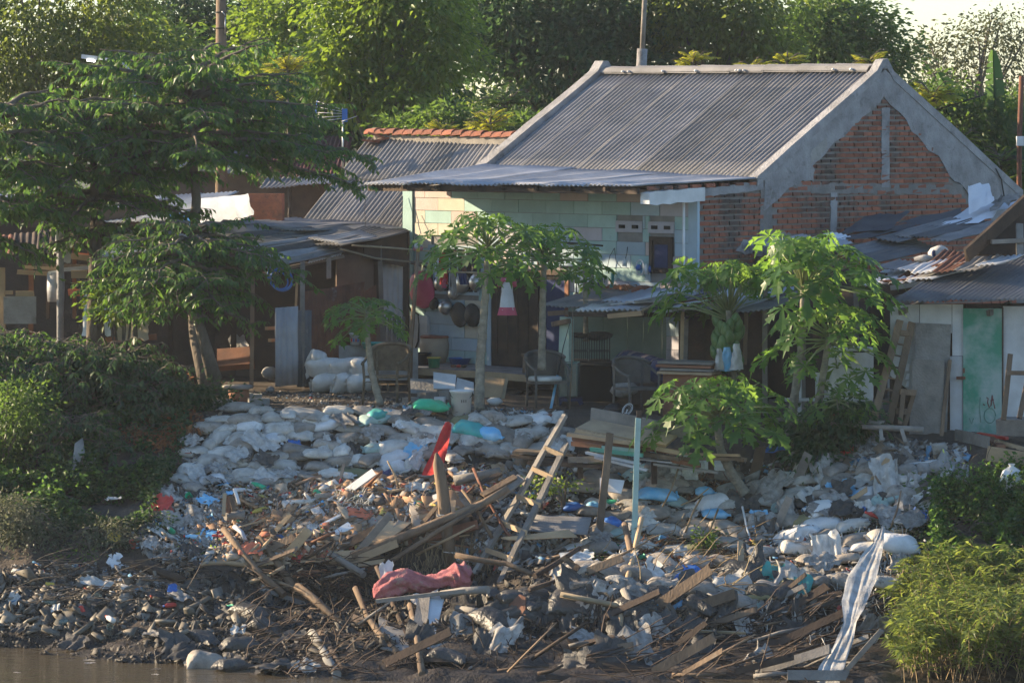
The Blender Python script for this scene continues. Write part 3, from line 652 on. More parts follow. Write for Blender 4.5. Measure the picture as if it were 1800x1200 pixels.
vsheet(522, 548, 680, 678, 545, 545, 1.15, 1.2, 'asbestos_dark'); vsheet(535, 592, 682, 676, 512, 505, 1.35, 1.8, 'rust', label='rusty corrugated wall sheet')
vsheet(582, 640, 676, 672, 505, 495, 1.8, 2.3, 'rust'); vsheet(628, 662, 672, 668, 520, 500, 2.2, 2.5, 'rust'); vsheet(566, 600, 672, 668, 520, 510, 2.0, 2.2, 'rust')
vsheet(672, 708, 600, 600, 430, 430, 3.3, 3.5, 'zinc'); vsheet(655, 712, 650, 650, 556, 556, 3.2, 3.5, 'asbestos_dark')
for (xb, yb, xt, yt, Y, r, mt) in ((530, 680, 532, 460, 1.2, .035, 'wood_grey'), (442, 680, 445, 455, 1.3, .03, 'wood'), (578, 490, 578, 452, 2.1, .035, 'wood_grey'), (674, 620, 667, 430, 2.9, .035, 'wood_grey'), (410, 660, 411, 452, 2.3, .04, 'wood_dark'), (520, 540, 522, 494, 1.25, .018, 'wood_pale')):
    mb = MB(); mb.beam(P(xb, yb, Y), P(xt, yt, Y), r * 2, r * 2, up=(0, 1, 0), jag=.008); part('post', mb, MT[mt], shed)
for (x0, y0, x1, y1, Y, mt) in ((470, 478, 604, 450, 1.9, 'wood_grey'), (405, 447, 468, 478, 1.4, 'wood_dark'), (458, 482, 482, 479, 1.5, 'wood_pale'), (468, 577, 492, 576, 1.6, 'wood_pale'), (474, 598, 490, 597, 1.7, 'wood_pale')):
    mb = MB(); mb.beam(P(x0, y0, Y), P(x1, y1, Y + .5), .05, .05, jag=.005); part('rail', mb, MT[mt], shed)
# low block platform with pails behind the papaya
mb = MB(); mb.slab4(P(590, 668, 1.9), P(735, 668, 2.4), P(735, 612, 2.4), P(590, 606, 1.9), -.5)
solo('masonry_ledge', mb, M('stone'), 'low grey masonry ledge carrying pails behind the small papaya', 'ledge')

# ================================================================== front annex with small patched roof (right of the door)
ann = thing('porch_annex', 'low pale green porch room under patched zinc roof beside the door', 'annex', P(1100, 690, -.8))
FL, FR = P(950, 538, .2), P(1245, 549, -2.35)
bk = VV * 1.7 + Vector((0, 0, .30))
quad_sheet([FL, P(1030, 541, -.5), P(1030, 541, -.5) + bk, FL + bk], ann, 'asbestos')
quad_sheet([P(1010, 546, -.55), P(1125, 549, -1.55), P(1125, 549, -1.55) + bk * .8, P(1010, 546, -.55) + bk * .8], ann, ['zinc_pale', 'zinc'], n=2, pitch=.1, amp=.018)
quad_sheet([P(1105, 550, -1.3), P(1190, 549, -2.0), P(1190, 549, -2.0) + bk, P(1105, 550, -1.3) + bk], ann, ['asbestos_dark', 'zinc_pale'], n=2, rough=.06)
quad_sheet([P(1180, 548, -1.8), P(1345, 545, -2.9), P(1345, 545, -2.9) + bk * .9, P(1180, 548, -1.8) + bk * .9], ann, ['zinc_pale', 'zinc', 'asbestos_dark'], n=3, rough=.06)
quad_sheet([P(1058, 530, -.6), P(1150, 532, -1.4), P(1150, 532, -1.4) + bk * .55, P(1058, 530, -.6) + bk * .55], ann, ['zinc', 'zinc_pale'], n=2, rough=.04)
for k in range(9):
    px = rnd.uniform(1060, 1330); mb = MB(); a = P(px, rnd.uniform(528, 545), -1.2 - (px - 1060) / 160); mb.beam(a, a + Vector((rnd.uniform(.3, .7), rnd.uniform(0, .3), rnd.uniform(.03, .10))), rnd.uniform(.06, .14), .02, jag=.01); part('roof_scrap', mb, MT[rnd.choice(['zinc_pale', 'wood_grey', 'rust', 'zinc'])], ann)
# back wall panels (mint boards), corner post and beams
xs = [1000, 1062, 1104, 1132, 1165, 1200]
for i in range(5):
    x0, x1 = xs[i], xs[i + 1]; mb = MB(); Y0, Y1 = .9 - (x0 - 1000) / 400, .9 - (x1 - 1000) / 400
    mb.slab4(P(x0, 700, Y0), P(x1 - 1, 700, Y1), P(x1 - 1, 535, Y1), P(x0, 535, Y0), .03); part('wall_panel', mb, mat('annex_mint', (.20, .26, .22), (.15, .20, .17), 2, .85, hv=.08) if i == 0 else bpy.data.materials['annex_mint'], ann)
mb = MB(); mb.slab4(P(989, 655, -.35), P(1008, 655, -.5), P(1008, 560, -.5), P(992, 556, -.35), .10); part('corner_post', mb, M('mint_paint'), ann)
for (x, yb, yt, Y, mt, w_) in ((1200, 665, 548, -1.7, 'wood_pale', .05), (1312, 640, 550, -2.2, 'wood', .06), (1205, 660, 560, -.9, 'wood_grey', .09)):
    mb = MB(); mb.beam(P(x - 3, yb, Y), P(x, yt, Y), w_, w_, up=(0, 1, 0), jag=.004); part('post', mb, MT[mt], ann)
for (x0, y0, x1, y1, Y, mt) in ((966, 551, 996, 549, -.2, 'wood'), (972, 570, 1000, 564, -.3, 'wood'), (1000, 552, 1215, 553, -1.0, 'wood_dark'), (1070, 556, 1130, 550, -1.4, 'wood_pale')):
    mb = MB(); mb.beam(P(x0, y0, Y), P(x1, y1, Y - .4), .06, .07, jag=.006); part('beam', mb, MT[mt], ann)
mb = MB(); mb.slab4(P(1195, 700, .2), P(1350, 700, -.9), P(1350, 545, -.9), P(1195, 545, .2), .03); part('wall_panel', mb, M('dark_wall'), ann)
# low brown partition above the annex roof, in front of the pastel wall
mb = MB(); mb.slab4(P(1040, 530, 1.2), P(1120, 526, .7), P(1120, 500, .7), P(1040, 503, 1.2), .04); mb.slab4(P(1082, 528, .9), P(1112, 524, .6), P(1100, 500, .6), P(1088, 502, .9), .02); part('partition', mb, M('wood_red'), ann)
mb = MB(); mb.beam(P(1037, 530, 1.1), P(1041, 470, 1.1), .08, .08, up=(0, 1, 0)); part('post', mb, M('wood_grey'), ann)

# ================================================================== right sheds
rs = thing('white_shack', 'white boarded shack with a green door and grey corrugated roof', 'shack', P(1720, 765, -3.6))
quad_sheet([P(1566, 532, -3.9), P(1850, 526, -4.3), P(1962, 446, -1.9), P(1690, 449, -1.5)], rs, ['asbestos_dark', 'asbestos_dark', 'asbestos'], n=3, pitch=.07, sag=.01)
def sY(px): return -3.3 - (px - 1570) / 113.0 * .12
def wallq(x0, x1, yt0, yt1, yb0, yb1, name, mt, off=0.0, th=.03, label=None, par=None):
    mb = MB(); mb.slab4(P(x0, yb0, sY(x0) - off), P(x1, yb1, sY(x1) - off), P(x1, yt1, sY(x1) - off), P(x0, yt0, sY(x0) - off), th); return part(name, mb, MT[mt], par or rs, label)
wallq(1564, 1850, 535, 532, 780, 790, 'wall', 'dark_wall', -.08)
wallq(1565, 1616, 537, 535, 660, 700, 'wall_panel', 'white_paint'); wallq(1617, 1673, 535, 535, 585, 585, 'wall_panel', 'white_paint', .01)
wallq(1674, 1693, 535, 535, 625, 625, 'wall_panel', 'white_paint'); wallq(1670, 1692, 626, 626, 764, 766, 'wall_panel', 'white_paint', .02)
gd = wallq(1693, 1761, 542, 542, 768, 770, 'door', 'green_door', .05, label='weathered green door in two halves')
ORG[gd] = ORG[rs]
wallq(1693, 1761, 635.5, 640.5, 637, 642, 'door_gap', 'dark', .056, .004, par=gd)
mb = MB(); mb.beam(P(1681, 664, sY(1684) - .1), P(1697, 664, sY(1697) - .1), .02, .04, up=(0, 0, 1)); mb.box(P(1694, 651, sY(1694) - .09), .03, .02, .07); part('latch', mb, M('rust'), gd)
wallq(1763, 1850, 538, 538, 750, 750, 'wall_panel', 'white_paint', .01); wallq(1761.5, 1764, 540, 540, 770, 770, 'door_jamb', 'wood_dark', .055)
for (x, y) in ((1590, 541), (1745, 543)):
    mb = MB(); a = P(x - 8, y + 8, sY(x) - .12); mb.beam(a, a + VV * .5 + Vector((0, 0, .12)), .06, .08); part('rafter', mb, M('wood_grey'), rs)
# graffiti scrawl on the door: thin painted strokes on the board
gr = mat('graffiti', (.16, .05, .05), rough=.8); gr2 = mat('graffiti_faded', (.14, .27, .22), rough=.8)
def stroke(pts, mt, r):
    mb = MB(); mb.tube([P(x, y, sY(x) - .083) for x, y in pts], r, 4); part('graffiti', mb, mt, gd)
for pts in ([(1728, 710), (1731, 712)], [(1734, 698), (1737, 700), (1736, 708), (1739, 716), (1742, 712), (1744, 695)], [(1744, 694), (1746, 706), (1749, 718)], [(1741, 704), (1747, 702)]): stroke(pts, gr, .008)
stroke([(1740 + 10 * math.cos(t * .42), 730 + 13 * math.sin(t * .42)) for t in range(16)], gr2, .007)
stroke([(1723, 698), (1722, 720), (1724, 742)], gr2, .006); stroke([(1704, 735), (1708, 745), (1711, 735)], gr2, .006)
# boards leaning on the shack
for (nm, pts, Y, mt, lab) in (('leaning_board', [(1606, 768), (1664, 772), (1672, 570), (1608, 567)], 0, 'stone', 'large stained grey plaster board leaning beside the green door'),
                         ('leaning_board', [(1598, 765), (1656, 772), (1660, 634), (1604, 631)], .1, 'wood_grey', 'dark smoke stained board standing before the plaster board')):
    mb = MB(); mb.slab4(*[P(x, y, sY(x) - .22 - Y + (.0 if y > 700 else .14)) for x, y in pts], .025); solo(nm, mb, MT[mt], lab, 'board')
mb = MB(); mb.beam(P(1654, 772, sY(1654) - .36), P(1670, 632, sY(1670) - .2), .05, .04, up=(0, 1, 0), jag=.006); solo('timber_plank', mb, M('wood'), 'narrow upright plank at the edge of the leaning grey board', 'plank')
# dark brown gable roof edge at the far right
gr_ = thing('brown_gable_roof', 'dark brown timber gable edge jutting in at the far right', 'roof', P(1760, 420, -2.5))
mb = MB(); mb.beam(P(1698, 449, -3.0), P(1850, 312, -1.9), .22, .05, up=(0, 1, .6), jag=.004); part('barge_board', mb, M('wood_dark'), gr_)
mb = MB(); mb.beam(P(1702, 446, -2.85), P(1854, 318, -1.75), .10, .05, up=(0, 1, .6), jag=.004); part('barge_board', mb, M('wood_grey'), gr_)
mb = MB(); mb.slab4(P(1705, 450, -2.7), P(1850, 450, -2.4), P(1850, 330, -1.7), P(1845, 330, -1.7), .04); part('gable_board', mb, M('wood_dark'), gr_)
mb = MB(); mb.beam(P(1742, 425, -2.75), P(1850, 420, -2.6), .09, .06); part('tie_beam', mb, M('wood_grey'), gr_)
mb = MB(); mb.beam(P(1793, 450, -2.8), P(1792, 395, -2.4), .10, .06, up=(0, 1, 0)); part('king_post', mb, M('wood_grey'), gr_)
# middle sheds: layered roofs between papayas and the brick gable
ms = thing('patched_shed', 'long low shed roofed with grey, white and rusty sheets below the gable', 'shed', P(1530, 700, -1.5))
quad_sheet([P(1462, 440, .0), P(1524, 468, -.6), P(1650, 438, .5), P(1582, 412, 1.1)], ms, ['asbestos_dark'], n=2, sag=.02)
quad_sheet([P(1564, 414, .9), P(1668, 424, -.05), P(1775, 395, .9), P(1672, 383, 1.8)], ms, ['asbestos', 'asbestos_dark'], n=3, sag=.02)
quad_sheet([P(1495, 410, 1.0), P(1580, 428, .3), P(1670, 404, 1.1), P(1590, 392, 1.7)], ms, ['rust', 'asbestos_dark'], n=2)
quad_sheet([P(1318, 432, .5), P(1420, 446, -.5), P(1500, 424, .2), P(1410, 412, 1.2)], ms, ['zinc', 'rust', 'zinc'], n=3, rough=.05)
quad_sheet([P(1416, 424, .6), P(1452, 432, .2), P(1500, 418, .6), P(1462, 408, 1.1)], ms, ['tarp_white'], rough=.06)
quad_sheet([P(1500, 502, -2.2), P(1640, 490, -3.0), P(1720, 470, -2.2), P(1560, 474, -1.2)], ms, ['zinc_pale', 'rust', 'zinc_pale'], n=3, rough=.05)
quad_sheet([P(1496, 503, -2.35), P(1602, 494, -2.9), P(1642, 484, -2.4), P(1530, 490, -1.9)], ms, ['zinc_pale'], pitch=.12, amp=.018)
quad_sheet([P(1600, 480, -2.6), P(1752, 468, -3.6), P(1800, 446, -3.0), P(1640, 455, -1.9)], ms, ['zinc_pale', 'rust', 'wood_grey', 'zinc_pale'], n=4, rough=.07)
quad_sheet([P(1540, 470, -1.6), P(1612, 478, -2.2), P(1650, 462, -1.8), P(1580, 455, -1.2)], ms, ['asbestos', 'zinc_pale'], n=2, rough=.05)
quad_sheet([P(1618, 470, -2.2), P(1700, 462, -2.8), P(1740, 446, -2.3), P(1660, 440, -1.6)], ms, ['rust', 'asbestos_dark'], n=2, rough=.05)
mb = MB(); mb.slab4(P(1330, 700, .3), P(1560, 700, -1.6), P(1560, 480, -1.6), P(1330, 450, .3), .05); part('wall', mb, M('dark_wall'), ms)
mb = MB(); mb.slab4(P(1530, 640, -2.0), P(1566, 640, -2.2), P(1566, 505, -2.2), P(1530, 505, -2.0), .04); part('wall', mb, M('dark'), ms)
mb = MB(); mb.slab4(P(1540, 530, -2.6), P(1640, 500, -2.8), P(1640, 488, -2.8), P(1540, 500, -2.6), .04); part('fascia_board', mb, M('wood_dark'), ms)
mb = MB(); mb.beam(P(1566, 506, -2.75), P(1625, 498, -2.9), .05, .07, jag=.008); part('fascia_board', mb, M('wood_grey'), ms)
for x in (1345, 1412, 1505):
    mb = MB(); mb.beam(P(x, 730, -1.9), P(x, 500, -1.9), .07, .07, up=(0, 1, 0), jag=.006); part('post', mb, M('wood_grey'), ms)

# ================================================================== far-left shacks behind the trees
ls = thing('timber_shack', 'dark timber shack with orange lit posts behind the left trees', 'shack', P(120, 640, 3))
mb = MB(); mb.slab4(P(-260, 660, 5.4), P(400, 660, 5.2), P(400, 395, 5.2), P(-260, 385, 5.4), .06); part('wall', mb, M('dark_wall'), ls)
mb = MB(); mb.slab4(P(30, 400, 5.0), P(140, 400, 4.9), P(140, 340, 4.9), P(30, 340, 5.0), .04); part('wall_board', mb, M('wood_dark'), ls)
mb = MB(); mb.slab4(P(100, 405, 4.6), P(300, 400, 4.4), P(300, 360, 4.4), P(100, 370, 4.6), .04); part('wall_board', mb, M('brown_wall'), ls)
quad_sheet([P(-60, 450, 3.2), P(105, 448, 2.8), P(110, 405, 3.9), P(-60, 418, 4.3)], ls, ['wood_dark', 'rust', 'wood_dark'], n=4, rough=.04)
quad_sheet([P(-40, 372, 5.5), P(60, 368, 5.2), P(150, 340, 6.2), P(-40, 340, 6.4)], ls, ['zinc'], n=2)
quad_sheet([P(120, 398, 4.8), P(290, 386, 3.6), P(420, 336, 5.2), P(230, 348, 6.2)], ls, ['zinc_pale', 'zinc', 'zinc_pale'], n=3)
quad_sheet([P(160, 450, 3.6), P(240, 462, 3.0), P(350, 420, 4.0), P(300, 408, 4.6)], ls, ['zinc', 'zinc_pale'], n=3)
for (x, yb, yt, Y, mt, w_) in ((54, 640, 440, 2.2, 'wood_red', .07), (131, 560, 430, 2.6, 'wood_red', .06), (157, 530, 420, 2.6, 'wood_red', .06), (4, 640, 470, 2.0, 'wood_pale', .08), (84, 560, 470, 2.4, 'wood', .05), (300, 660, 470, 2.6, 'wood_dark', .07), (218, 620, 470, 2.4, 'wood', .06), (345, 680, 520, 2.5, 'wood_dark', .06)):  # reddish posts: orange sunlight put into the wood colour
    mb = MB(); mb.beam(P(x, yb, Y), P(x, yt, Y), w_, w_, up=(0, 1, 0), jag=.008); part('post', mb, MT[mt], ls)
for (x0, y0, x1, y1, Y, mt, w_) in ((30, 478, 110, 482, 2.1, 'wood_pale', .07), (42, 469, 108, 473, 2.15, 'wood_pale', .05), (70, 467, 160, 468, 2.25, 'wood', .05), (85, 480, 108, 477, 2.0, 'white_plastic', .05), (112, 474, 160, 470, 2.2, 'zinc', .06), (125, 482, 153, 482, 2.1, 'wood_pale', .12), (125, 450, 190, 458, 2.4, 'wood_pale', .09), (130, 448, 160, 450, 2.5, 'orange_plastic', .07), (6, 514, 22, 514, 2.0, 'wood_pale', .06), (28, 516, 60, 516, 2.0, 'wood_pale', .08), (120, 514, 150, 514, 2.5, 'orange_plastic', .10), (185, 598, 275, 592, 1.5, 'wood_red', .09), (230, 690, 380, 686, 1.8, 'wood_dark', .08)):  # pale rails hold the sunlight on the beams in their colour
    mb = MB(); mb.beam(P(x0, y0, Y), P(x1, y1, Y), w_ * .6, w_, jag=.006); part('rail', mb, MT[mt], ls)
# maroon roof and pale roofs further behind
br = thing('maroon_roof_house', 'distant house with a dark maroon corrugated roof behind the left trees', 'house', P(520, 300, 14))
quad_sheet([P(440, 312, 13), P(600, 312, 12), P(620, 240, 14.5), P(470, 236, 15.5)], br, ['redroof'], n=3, rough=.01)
quad_sheet([P(300, 300, 13.5), P(420, 306, 13), P(460, 250, 15), P(330, 250, 15.5)], br, ['asbestos'], n=3)
quad_sheet([P(455, 330, 11), P(640, 322, 10), P(680, 306, 11), P(470, 312, 12)], br, ['asbestos', 'zinc'], n=3)
mb = MB(); mb.slab4(P(300, 420, 14), P(640, 420, 13), P(640, 310, 13), P(300, 300, 14), .1); part('wall', mb, M('brown_wall'), br)
mb = MB(); mb.slab4(P(440, 400, 5.8), P(500, 400, 5.6), P(500, 340, 5.6), P(440, 340, 5.8), .1); solo('brick_stub_wall', mb, M('brick'), 'short piece of brick wall beside the white tarpaulin roof', 'wall')
# ================================================================== foliage helpers (numpy)
LM = dict(
    bright=leafmat('leaf_bright', [(.075, .13, .022), (.105, .165, .028), (.052, .10, .022)], .5, 2.4),
    mid=leafmat('leaf_mid', [(.05, .10, .024), (.07, .12, .027), (.038, .08, .022)], .5, 2.3),
    dark=leafmat('leaf_dark', [(.034, .072, .026), (.044, .088, .03), (.028, .06, .024)], .45, 2.2),
    olive=leafmat('leaf_olive', [(.075, .11, .025), (.10, .135, .03), (.055, .085, .022)], .55, 2.4),
    dry=leafmat('leaf_olive_pale', [(.085, .085, .032), (.075, .095, .032), (.06, .065, .025)], .35, 1.5),
    yellow=leafmat('leaf_yellow_backlit', [(.27, .31, .05), (.33, .33, .06), (.20, .26, .04)], .6, 2.2),  # yellow-green raised in brightness to carry the backlight the trees block
    tree=leafmat('leaf_tree', [(.040, .092, .024), (.058, .115, .026), (.030, .072, .024)], .5, 2.5, .38),
    papaya=leafmat('leaf_papaya', [(.060, .132, .030), (.090, .165, .034), (.046, .108, .027)], .55, 2.6, .4),
    creeper=leafmat('leaf_creeper', [(.030, .068, .026), (.045, .085, .028), (.024, .055, .022)], .4, 2.0),
    grass=leafmat('leaf_grass', [(.095, .14, .035), (.13, .165, .045), (.07, .11, .028)], .55, 2.4),
    banana=leafmat('leaf_banana', [(.04, .085, .028), (.055, .105, .032)], .5, 2.2, .35),
    grey=leafmat('leaf_greygreen', [(.11, .12, .08), (.08, .10, .05), (.14, .14, .10)], .4, 1.6),
)
def norm(a): return a / np.maximum(np.linalg.norm(a, axis=-1, keepdims=True), 1e-9)
def leaf_arrays(B, D, L, W, up=None, fold=.25, curl=.15):
    # one leaf per row: base B, direction D, length L, width W -> 6 vertices, two quads meeting at the midrib
    n = len(B); D = norm(D); r = rng.normal(size=(n, 3)) if up is None else up
    S = norm(np.cross(D, r)); N = np.cross(S, D); L = np.broadcast_to(L, (n,))[:, None]; W = np.broadcast_to(W, (n,))[:, None]
    v0 = B; v1 = B + D * L * .45 + S * W * .5 + N * W * fold; v2 = B + D * L * .45 - S * W * .5 + N * W * fold
    vm = B + D * L * .5; v3 = B + D * L - N * L * curl
    V = np.stack([v0, v1, vm, v2, v3], 1).reshape(-1, 3); k = (np.arange(n) * 5)[:, None]
    T = np.concatenate([k + np.array([[0, 2, 1]]), k + np.array([[1, 2, 4]]), k + np.array([[0, 3, 2]]), k + np.array([[3, 4, 2]])], 0)
    return V, T
def join(parts):
    Vs, Ts, o = [], [], 0
    for V, T in parts: Vs.append(V); Ts.append(T + o); o += len(V)
    return np.concatenate(Vs), np.concatenate(Ts)
def blob_leaves(blobs, n, size, clump=.28, per=22, droop=.6, shell=.55, tight=1.0):
    # blobs: (centre, rx, ry, rz); clumps sit mostly towards the surface; leaves hang out- and downwards
    vol = np.array([b[1] * b[3] for b in blobs]); cnt = np.maximum(1, (n / per * vol / vol.sum()).astype(int)); B = []; D = []
    for (c, rx, ry, rz), k in zip(blobs, cnt):
        d = norm(rng.normal(size=(k, 3))); rad = (shell + (1 - shell) * rng.random((k, 1)) ** .6) * (1 + .15 * rng.normal(size=(k, 1)))
        cc = np.array(c) + d * rad * np.array([rx, ry, rz])
        q = rng.normal(size=(k, per, 3)) * clump * np.array([1.15, 1.15, .6]) * rng.uniform(.6, 1.4, (k, 1, 1))
        B.append((cc[:, None, :] + q * tight).reshape(-1, 3))
        dd = d[:, None, :] * .4 + norm(q) * 1.0 + rng.normal(size=q.shape) * .35; dd[..., 2] -= droop; D.append(dd.reshape(-1, 3))
    B = np.concatenate(B); D = np.concatenate(D); m = len(B)
    s = size * rng.uniform(.65, 1.35, m)
    return leaf_arrays(B, D, s, s * .42)
def put(name, V, T, mt, parent=None, loc=None):
    org = ORG[parent] if parent is not None else (Vector((0, 0, 0)) if loc is None else loc)
    o = raw(name, npmesh(name, V - np.array(org), T, mt), parent, loc if parent is None else None); ORG[o] = org; return o
def limbs(mb, base, tips, r0, n=7, fork=.45):
    base = Vector(base); top = Vector((0, 0, 0))
    for t in tips: top += Vector(t)
    top /= len(tips); knot = base.lerp(top, fork); knot.x = base.x * .7 + knot.x * .3; knot.y = base.y * .7 + knot.y * .3
    mid = base.lerp(knot, .5) + Vector((rnd.uniform(-.08, .08), rnd.uniform(-.08, .08), 0))
    mb.tube([base - Vector((0, 0, .15)), base + Vector((0, 0, .12)), mid, knot], [r0 * 1.35, r0 * 1.05, r0 * .9, r0 * .75], n, wob=.06)
    for t in tips:
        t = Vector(t); m = knot.lerp(t, .5) + Vector((rnd.uniform(-.2, .2), rnd.uniform(-.2, .2), .18 * (t - knot).length * .5))
        mb.tube([knot - Vector((0, 0, .04)), knot.lerp(m, .5) + Vector((0, 0, .05)), m, t], [r0 * .55, r0 * .42, r0 * .28, r0 * .10], 5, wob=.05)
def bgtree(label, blobpx, Y, n, size, mt, group='trees behind the houses', trunkpx=None, clump=.35, droop=.5, shell=.5, name='broadleaf_tree', per=22, dep=.8, r0=.16):
    sc_ = (Y - YC) / FPX; bl = []
    for (px, py, rx, ry) in blobpx:
        c = P(px, py, Y + rnd.uniform(-.6, .6)); bl.append((c, rx * sc_, max(rx, ry) * sc_ * dep, ry * sc_))
    x = trunkpx if trunkpx is not None else sum(b[0] for b in blobpx) / len(blobpx)
    base = Vector(((x - 900) / FPX * (Y - YC), Y, -.1))
    t = thing(name, label, 'tree', base, group)
    mb = MB(); limbs(mb, base, [b[0] for b in bl] + [b[0] + Vector((rnd.uniform(-1, 1) * b[1] * .6, 0, b[3] * .5)) for b in bl], r0); part('trunk', mb, M('bark'), t)
    V, T = blob_leaves(bl, int(n * (.85 if mt in ('dark', 'mid') else .62)), size * .82, clump * .85, per, droop, shell * .6, .75); put('crown', V, T, LM[mt], t); return t
# ------------------------------------------------------------------ background trees
bgtree('huge feathery olive tree filling the top left corner', [(40, 60, 150, 130), (150, 20, 140, 110), (60, 190, 120, 90), (-60, 120, 120, 160), (210, 90, 110, 80), (150, 150, 100, 70)], 17, 26000, .17, 'olive', clump=.3, droop=.9)
bgtree('rounded mid green tree with reddish tips left of the brown pole', [(235, 95, 110, 75), (290, 130, 90, 60), (180, 120, 90, 60), (330, 170, 80, 60)], 21, 14000, .17, 'mid', clump=.35)
bgtree('dark tree with sky gaps right behind the brown pole', [(350, 40, 90, 70), (410, 90, 70, 90), (300, 10, 80, 60), (450, 20, 90, 60), (370, 140, 90, 70), (480, 120, 70, 80)], 34, 11000, .22, 'dark', clump=.45)
bgtree('pale green tree with rusty new leaves between the pole and the bright mango tree', [(470, 50, 60, 60), (520, 20, 60, 50), (445, 90, 50, 40), (500, 110, 70, 60), (540, 170, 70, 70)], 24, 9000, .19, 'bright', clump=.36)
bgtree('tall mango tree with a sunlit yellow green crown left of centre', [(640, 60, 110, 110), (720, 20, 110, 90), (600, 130, 60, 70), (690, 150, 90, 70), (760, 90, 80, 80), (650, -50, 120, 80), (700, 170, 50, 40)], 15, 26000, .185, 'bright', clump=.26, droop=.9, trunkpx=700)
bgtree('dark mango tree standing behind the bright one, low crown over the tiled ridge', [(620, 190, 90, 60), (700, 215, 80, 45), (560, 160, 70, 70), (760, 170, 60, 50), (520, 230, 90, 60)], 19, 14000, .18, 'dark', clump=.32, droop=.9)
bgtree('broad dark tree in the centre with white sky showing through', [(900, 40, 110, 80), (1000, 30, 120, 90), (1080, 80, 110, 90), (1010, 130, 110, 70), (960, 180, 90, 40), (880, 110, 70, 40), (1120, 20, 100, 70), (830, 20, 80, 60), (1130, 130, 80, 40)], 24, 25000, .20, 'dark', clump=.36, droop=.8)
bgtree('olive green tree right of the thin grey pole, over the roof ridge', [(1230, 40, 90, 80), (1310, 30, 90, 70), (1270, 100, 90, 50), (1190, 20, 60, 60), (1340, 90, 70, 50)], 24, 15000, .185, 'olive', clump=.32, droop=1.0)
bgtree('rounded grey green tree at the end of the ridge with open sky to its right', [(1430, 60, 90, 60), (1500, 80, 80, 60), (1470, 20, 70, 40), (1400, 100, 70, 40), (1550, 110, 50, 40), (1440, 110, 80, 40)], 31, 17000, .19, 'mid', clump=.38)
bgtree('sparse pale tree with bare branches against the sky at upper right', [(1660, 100, 60, 50), (1720, 70, 70, 45), (1780, 90, 60, 60), (1640, 160, 50, 40), (1700, 150, 70, 40), (1790, 170, 60, 60), (1620, 110, 30, 30), (1760, 40, 50, 30)], 42, 8000, .15, 'dry', clump=.42, shell=.6, per=16)
bgtree('hazy pale trees glimpsed far away through the gap in the centre', [(850, 195, 50, 30), (900, 205, 60, 40), (950, 200, 50, 50), (810, 225, 50, 30)], 70, 5000, .3, 'olive', clump=.5)
bgtree('far hazy tree behind the banana plant at right', [(1650, 210, 70, 40), (1740, 215, 80, 40), (1800, 200, 60, 40)], 55, 5000, .28, 'mid', clump=.5)
bgtree('dense green tree behind the tiled ridge, low in the gap', [(780, 215, 60, 30), (720, 235, 60, 30), (880, 235, 60, 20), (940, 225, 50, 25)], 11, 6000, .15, 'mid', clump=.25)
bgtree('leafy green tree directly behind the back rake of the gable', [(1690, 225, 55, 45), (1760, 265, 60, 50), (1800, 220, 50, 60), (1650, 180, 45, 45), (1800, 310, 40, 40), (1740, 210, 50, 40)], 10.5, 11000, .14, 'mid', clump=.22)
def wood_wall():
    # the far wood behind everything, one mass
    bl = []
    for i in range(46): bl.append((Vector((-44 + i * 2.0 + rnd.uniform(-.8, .8), 92 + rnd.uniform(-6, 6), rnd.uniform(.3, 1.0))), 2.2, 2.2, rnd.uniform(1.2, 2.0)))
    V, T = blob_leaves(bl, 30000, .45, .7, 20, .4); o = put('far_wood', V, T, LM['mid']); tag(o, None, None, None, 'stuff')
wood_wall()
# ------------------------------------------------------------------ pinnate shrubs (fronds of paired leaflets)
def frond_arrays(base, d, L, droop, ll, n=18, wl=.34):
    base = np.array(base); d = np.array(d) / np.linalg.norm(d); t = np.linspace(.12, 1, n); pts = base + d * (t * L)[:, None]; pts[:, 2] -= droop * L * t ** 2
    tan = np.gradient(pts, axis=0); tan = norm(tan); up = np.array([0, 0, 1.0]); S = norm(np.cross(tan, up) + 1e-4)
    size = ll * np.sin(np.pi * np.clip(t * .82 + .16, 0, 1)) ** .6
    Bs = np.concatenate([pts, pts]); Ds = np.concatenate([S + tan * .45, -S + tan * .45]); Ds[:, 2] -= .25; Ds += rng.normal(size=Ds.shape) * .08; z = np.concatenate([size, size])
    ups = np.broadcast_to(up, Bs.shape) + rng.normal(size=Bs.shape) * .15
    return leaf_arrays(Bs, Ds, z, z * wl, up=ups, fold=.1)
def fern_tree(label, px, py, Y, nf, L, mt, upw=1.0, base_z=None, ll=.13, name='feathery_shrub', droop=.35, spread=1.0):
    top = P(px, py, Y); base = Vector((top.x + rnd.uniform(-.1, .1), Y, -.1 if base_z is None else base_z))
    t = thing(name, label, 'shrub', base, 'feathery shrubs behind the roofs'); mb = MB()
    mb.tube([base, base.lerp(top, .5) + Vector((.05, 0, 0)), top], [.05, .04, .02], 6); A = []
    for i in range(nf):
        a = rnd.uniform(0, 2 * math.pi); e = rnd.uniform(.15, 1.25) * upw; k = rnd.uniform(-.9, 0) if i > nf // 3 else rnd.uniform(-.25, .1)
        p = top + Vector((0, 0, k * L)); d = Vector((math.cos(a) * spread, math.sin(a) * spread, e)).normalized()
        A.append(frond_arrays(p, d, L * rnd.uniform(.6, 1.1), droop * rnd.uniform(.6, 1.3), ll)); mb.tube([p, p + d * L * .5, p + d * L * .8 - Vector((0, 0, droop * L * .6))], [.012, .008, .004], 4)
    part('stem', mb, M('bark'), t); V, T = join(A); put('fronds', V, T, LM[mt], t)
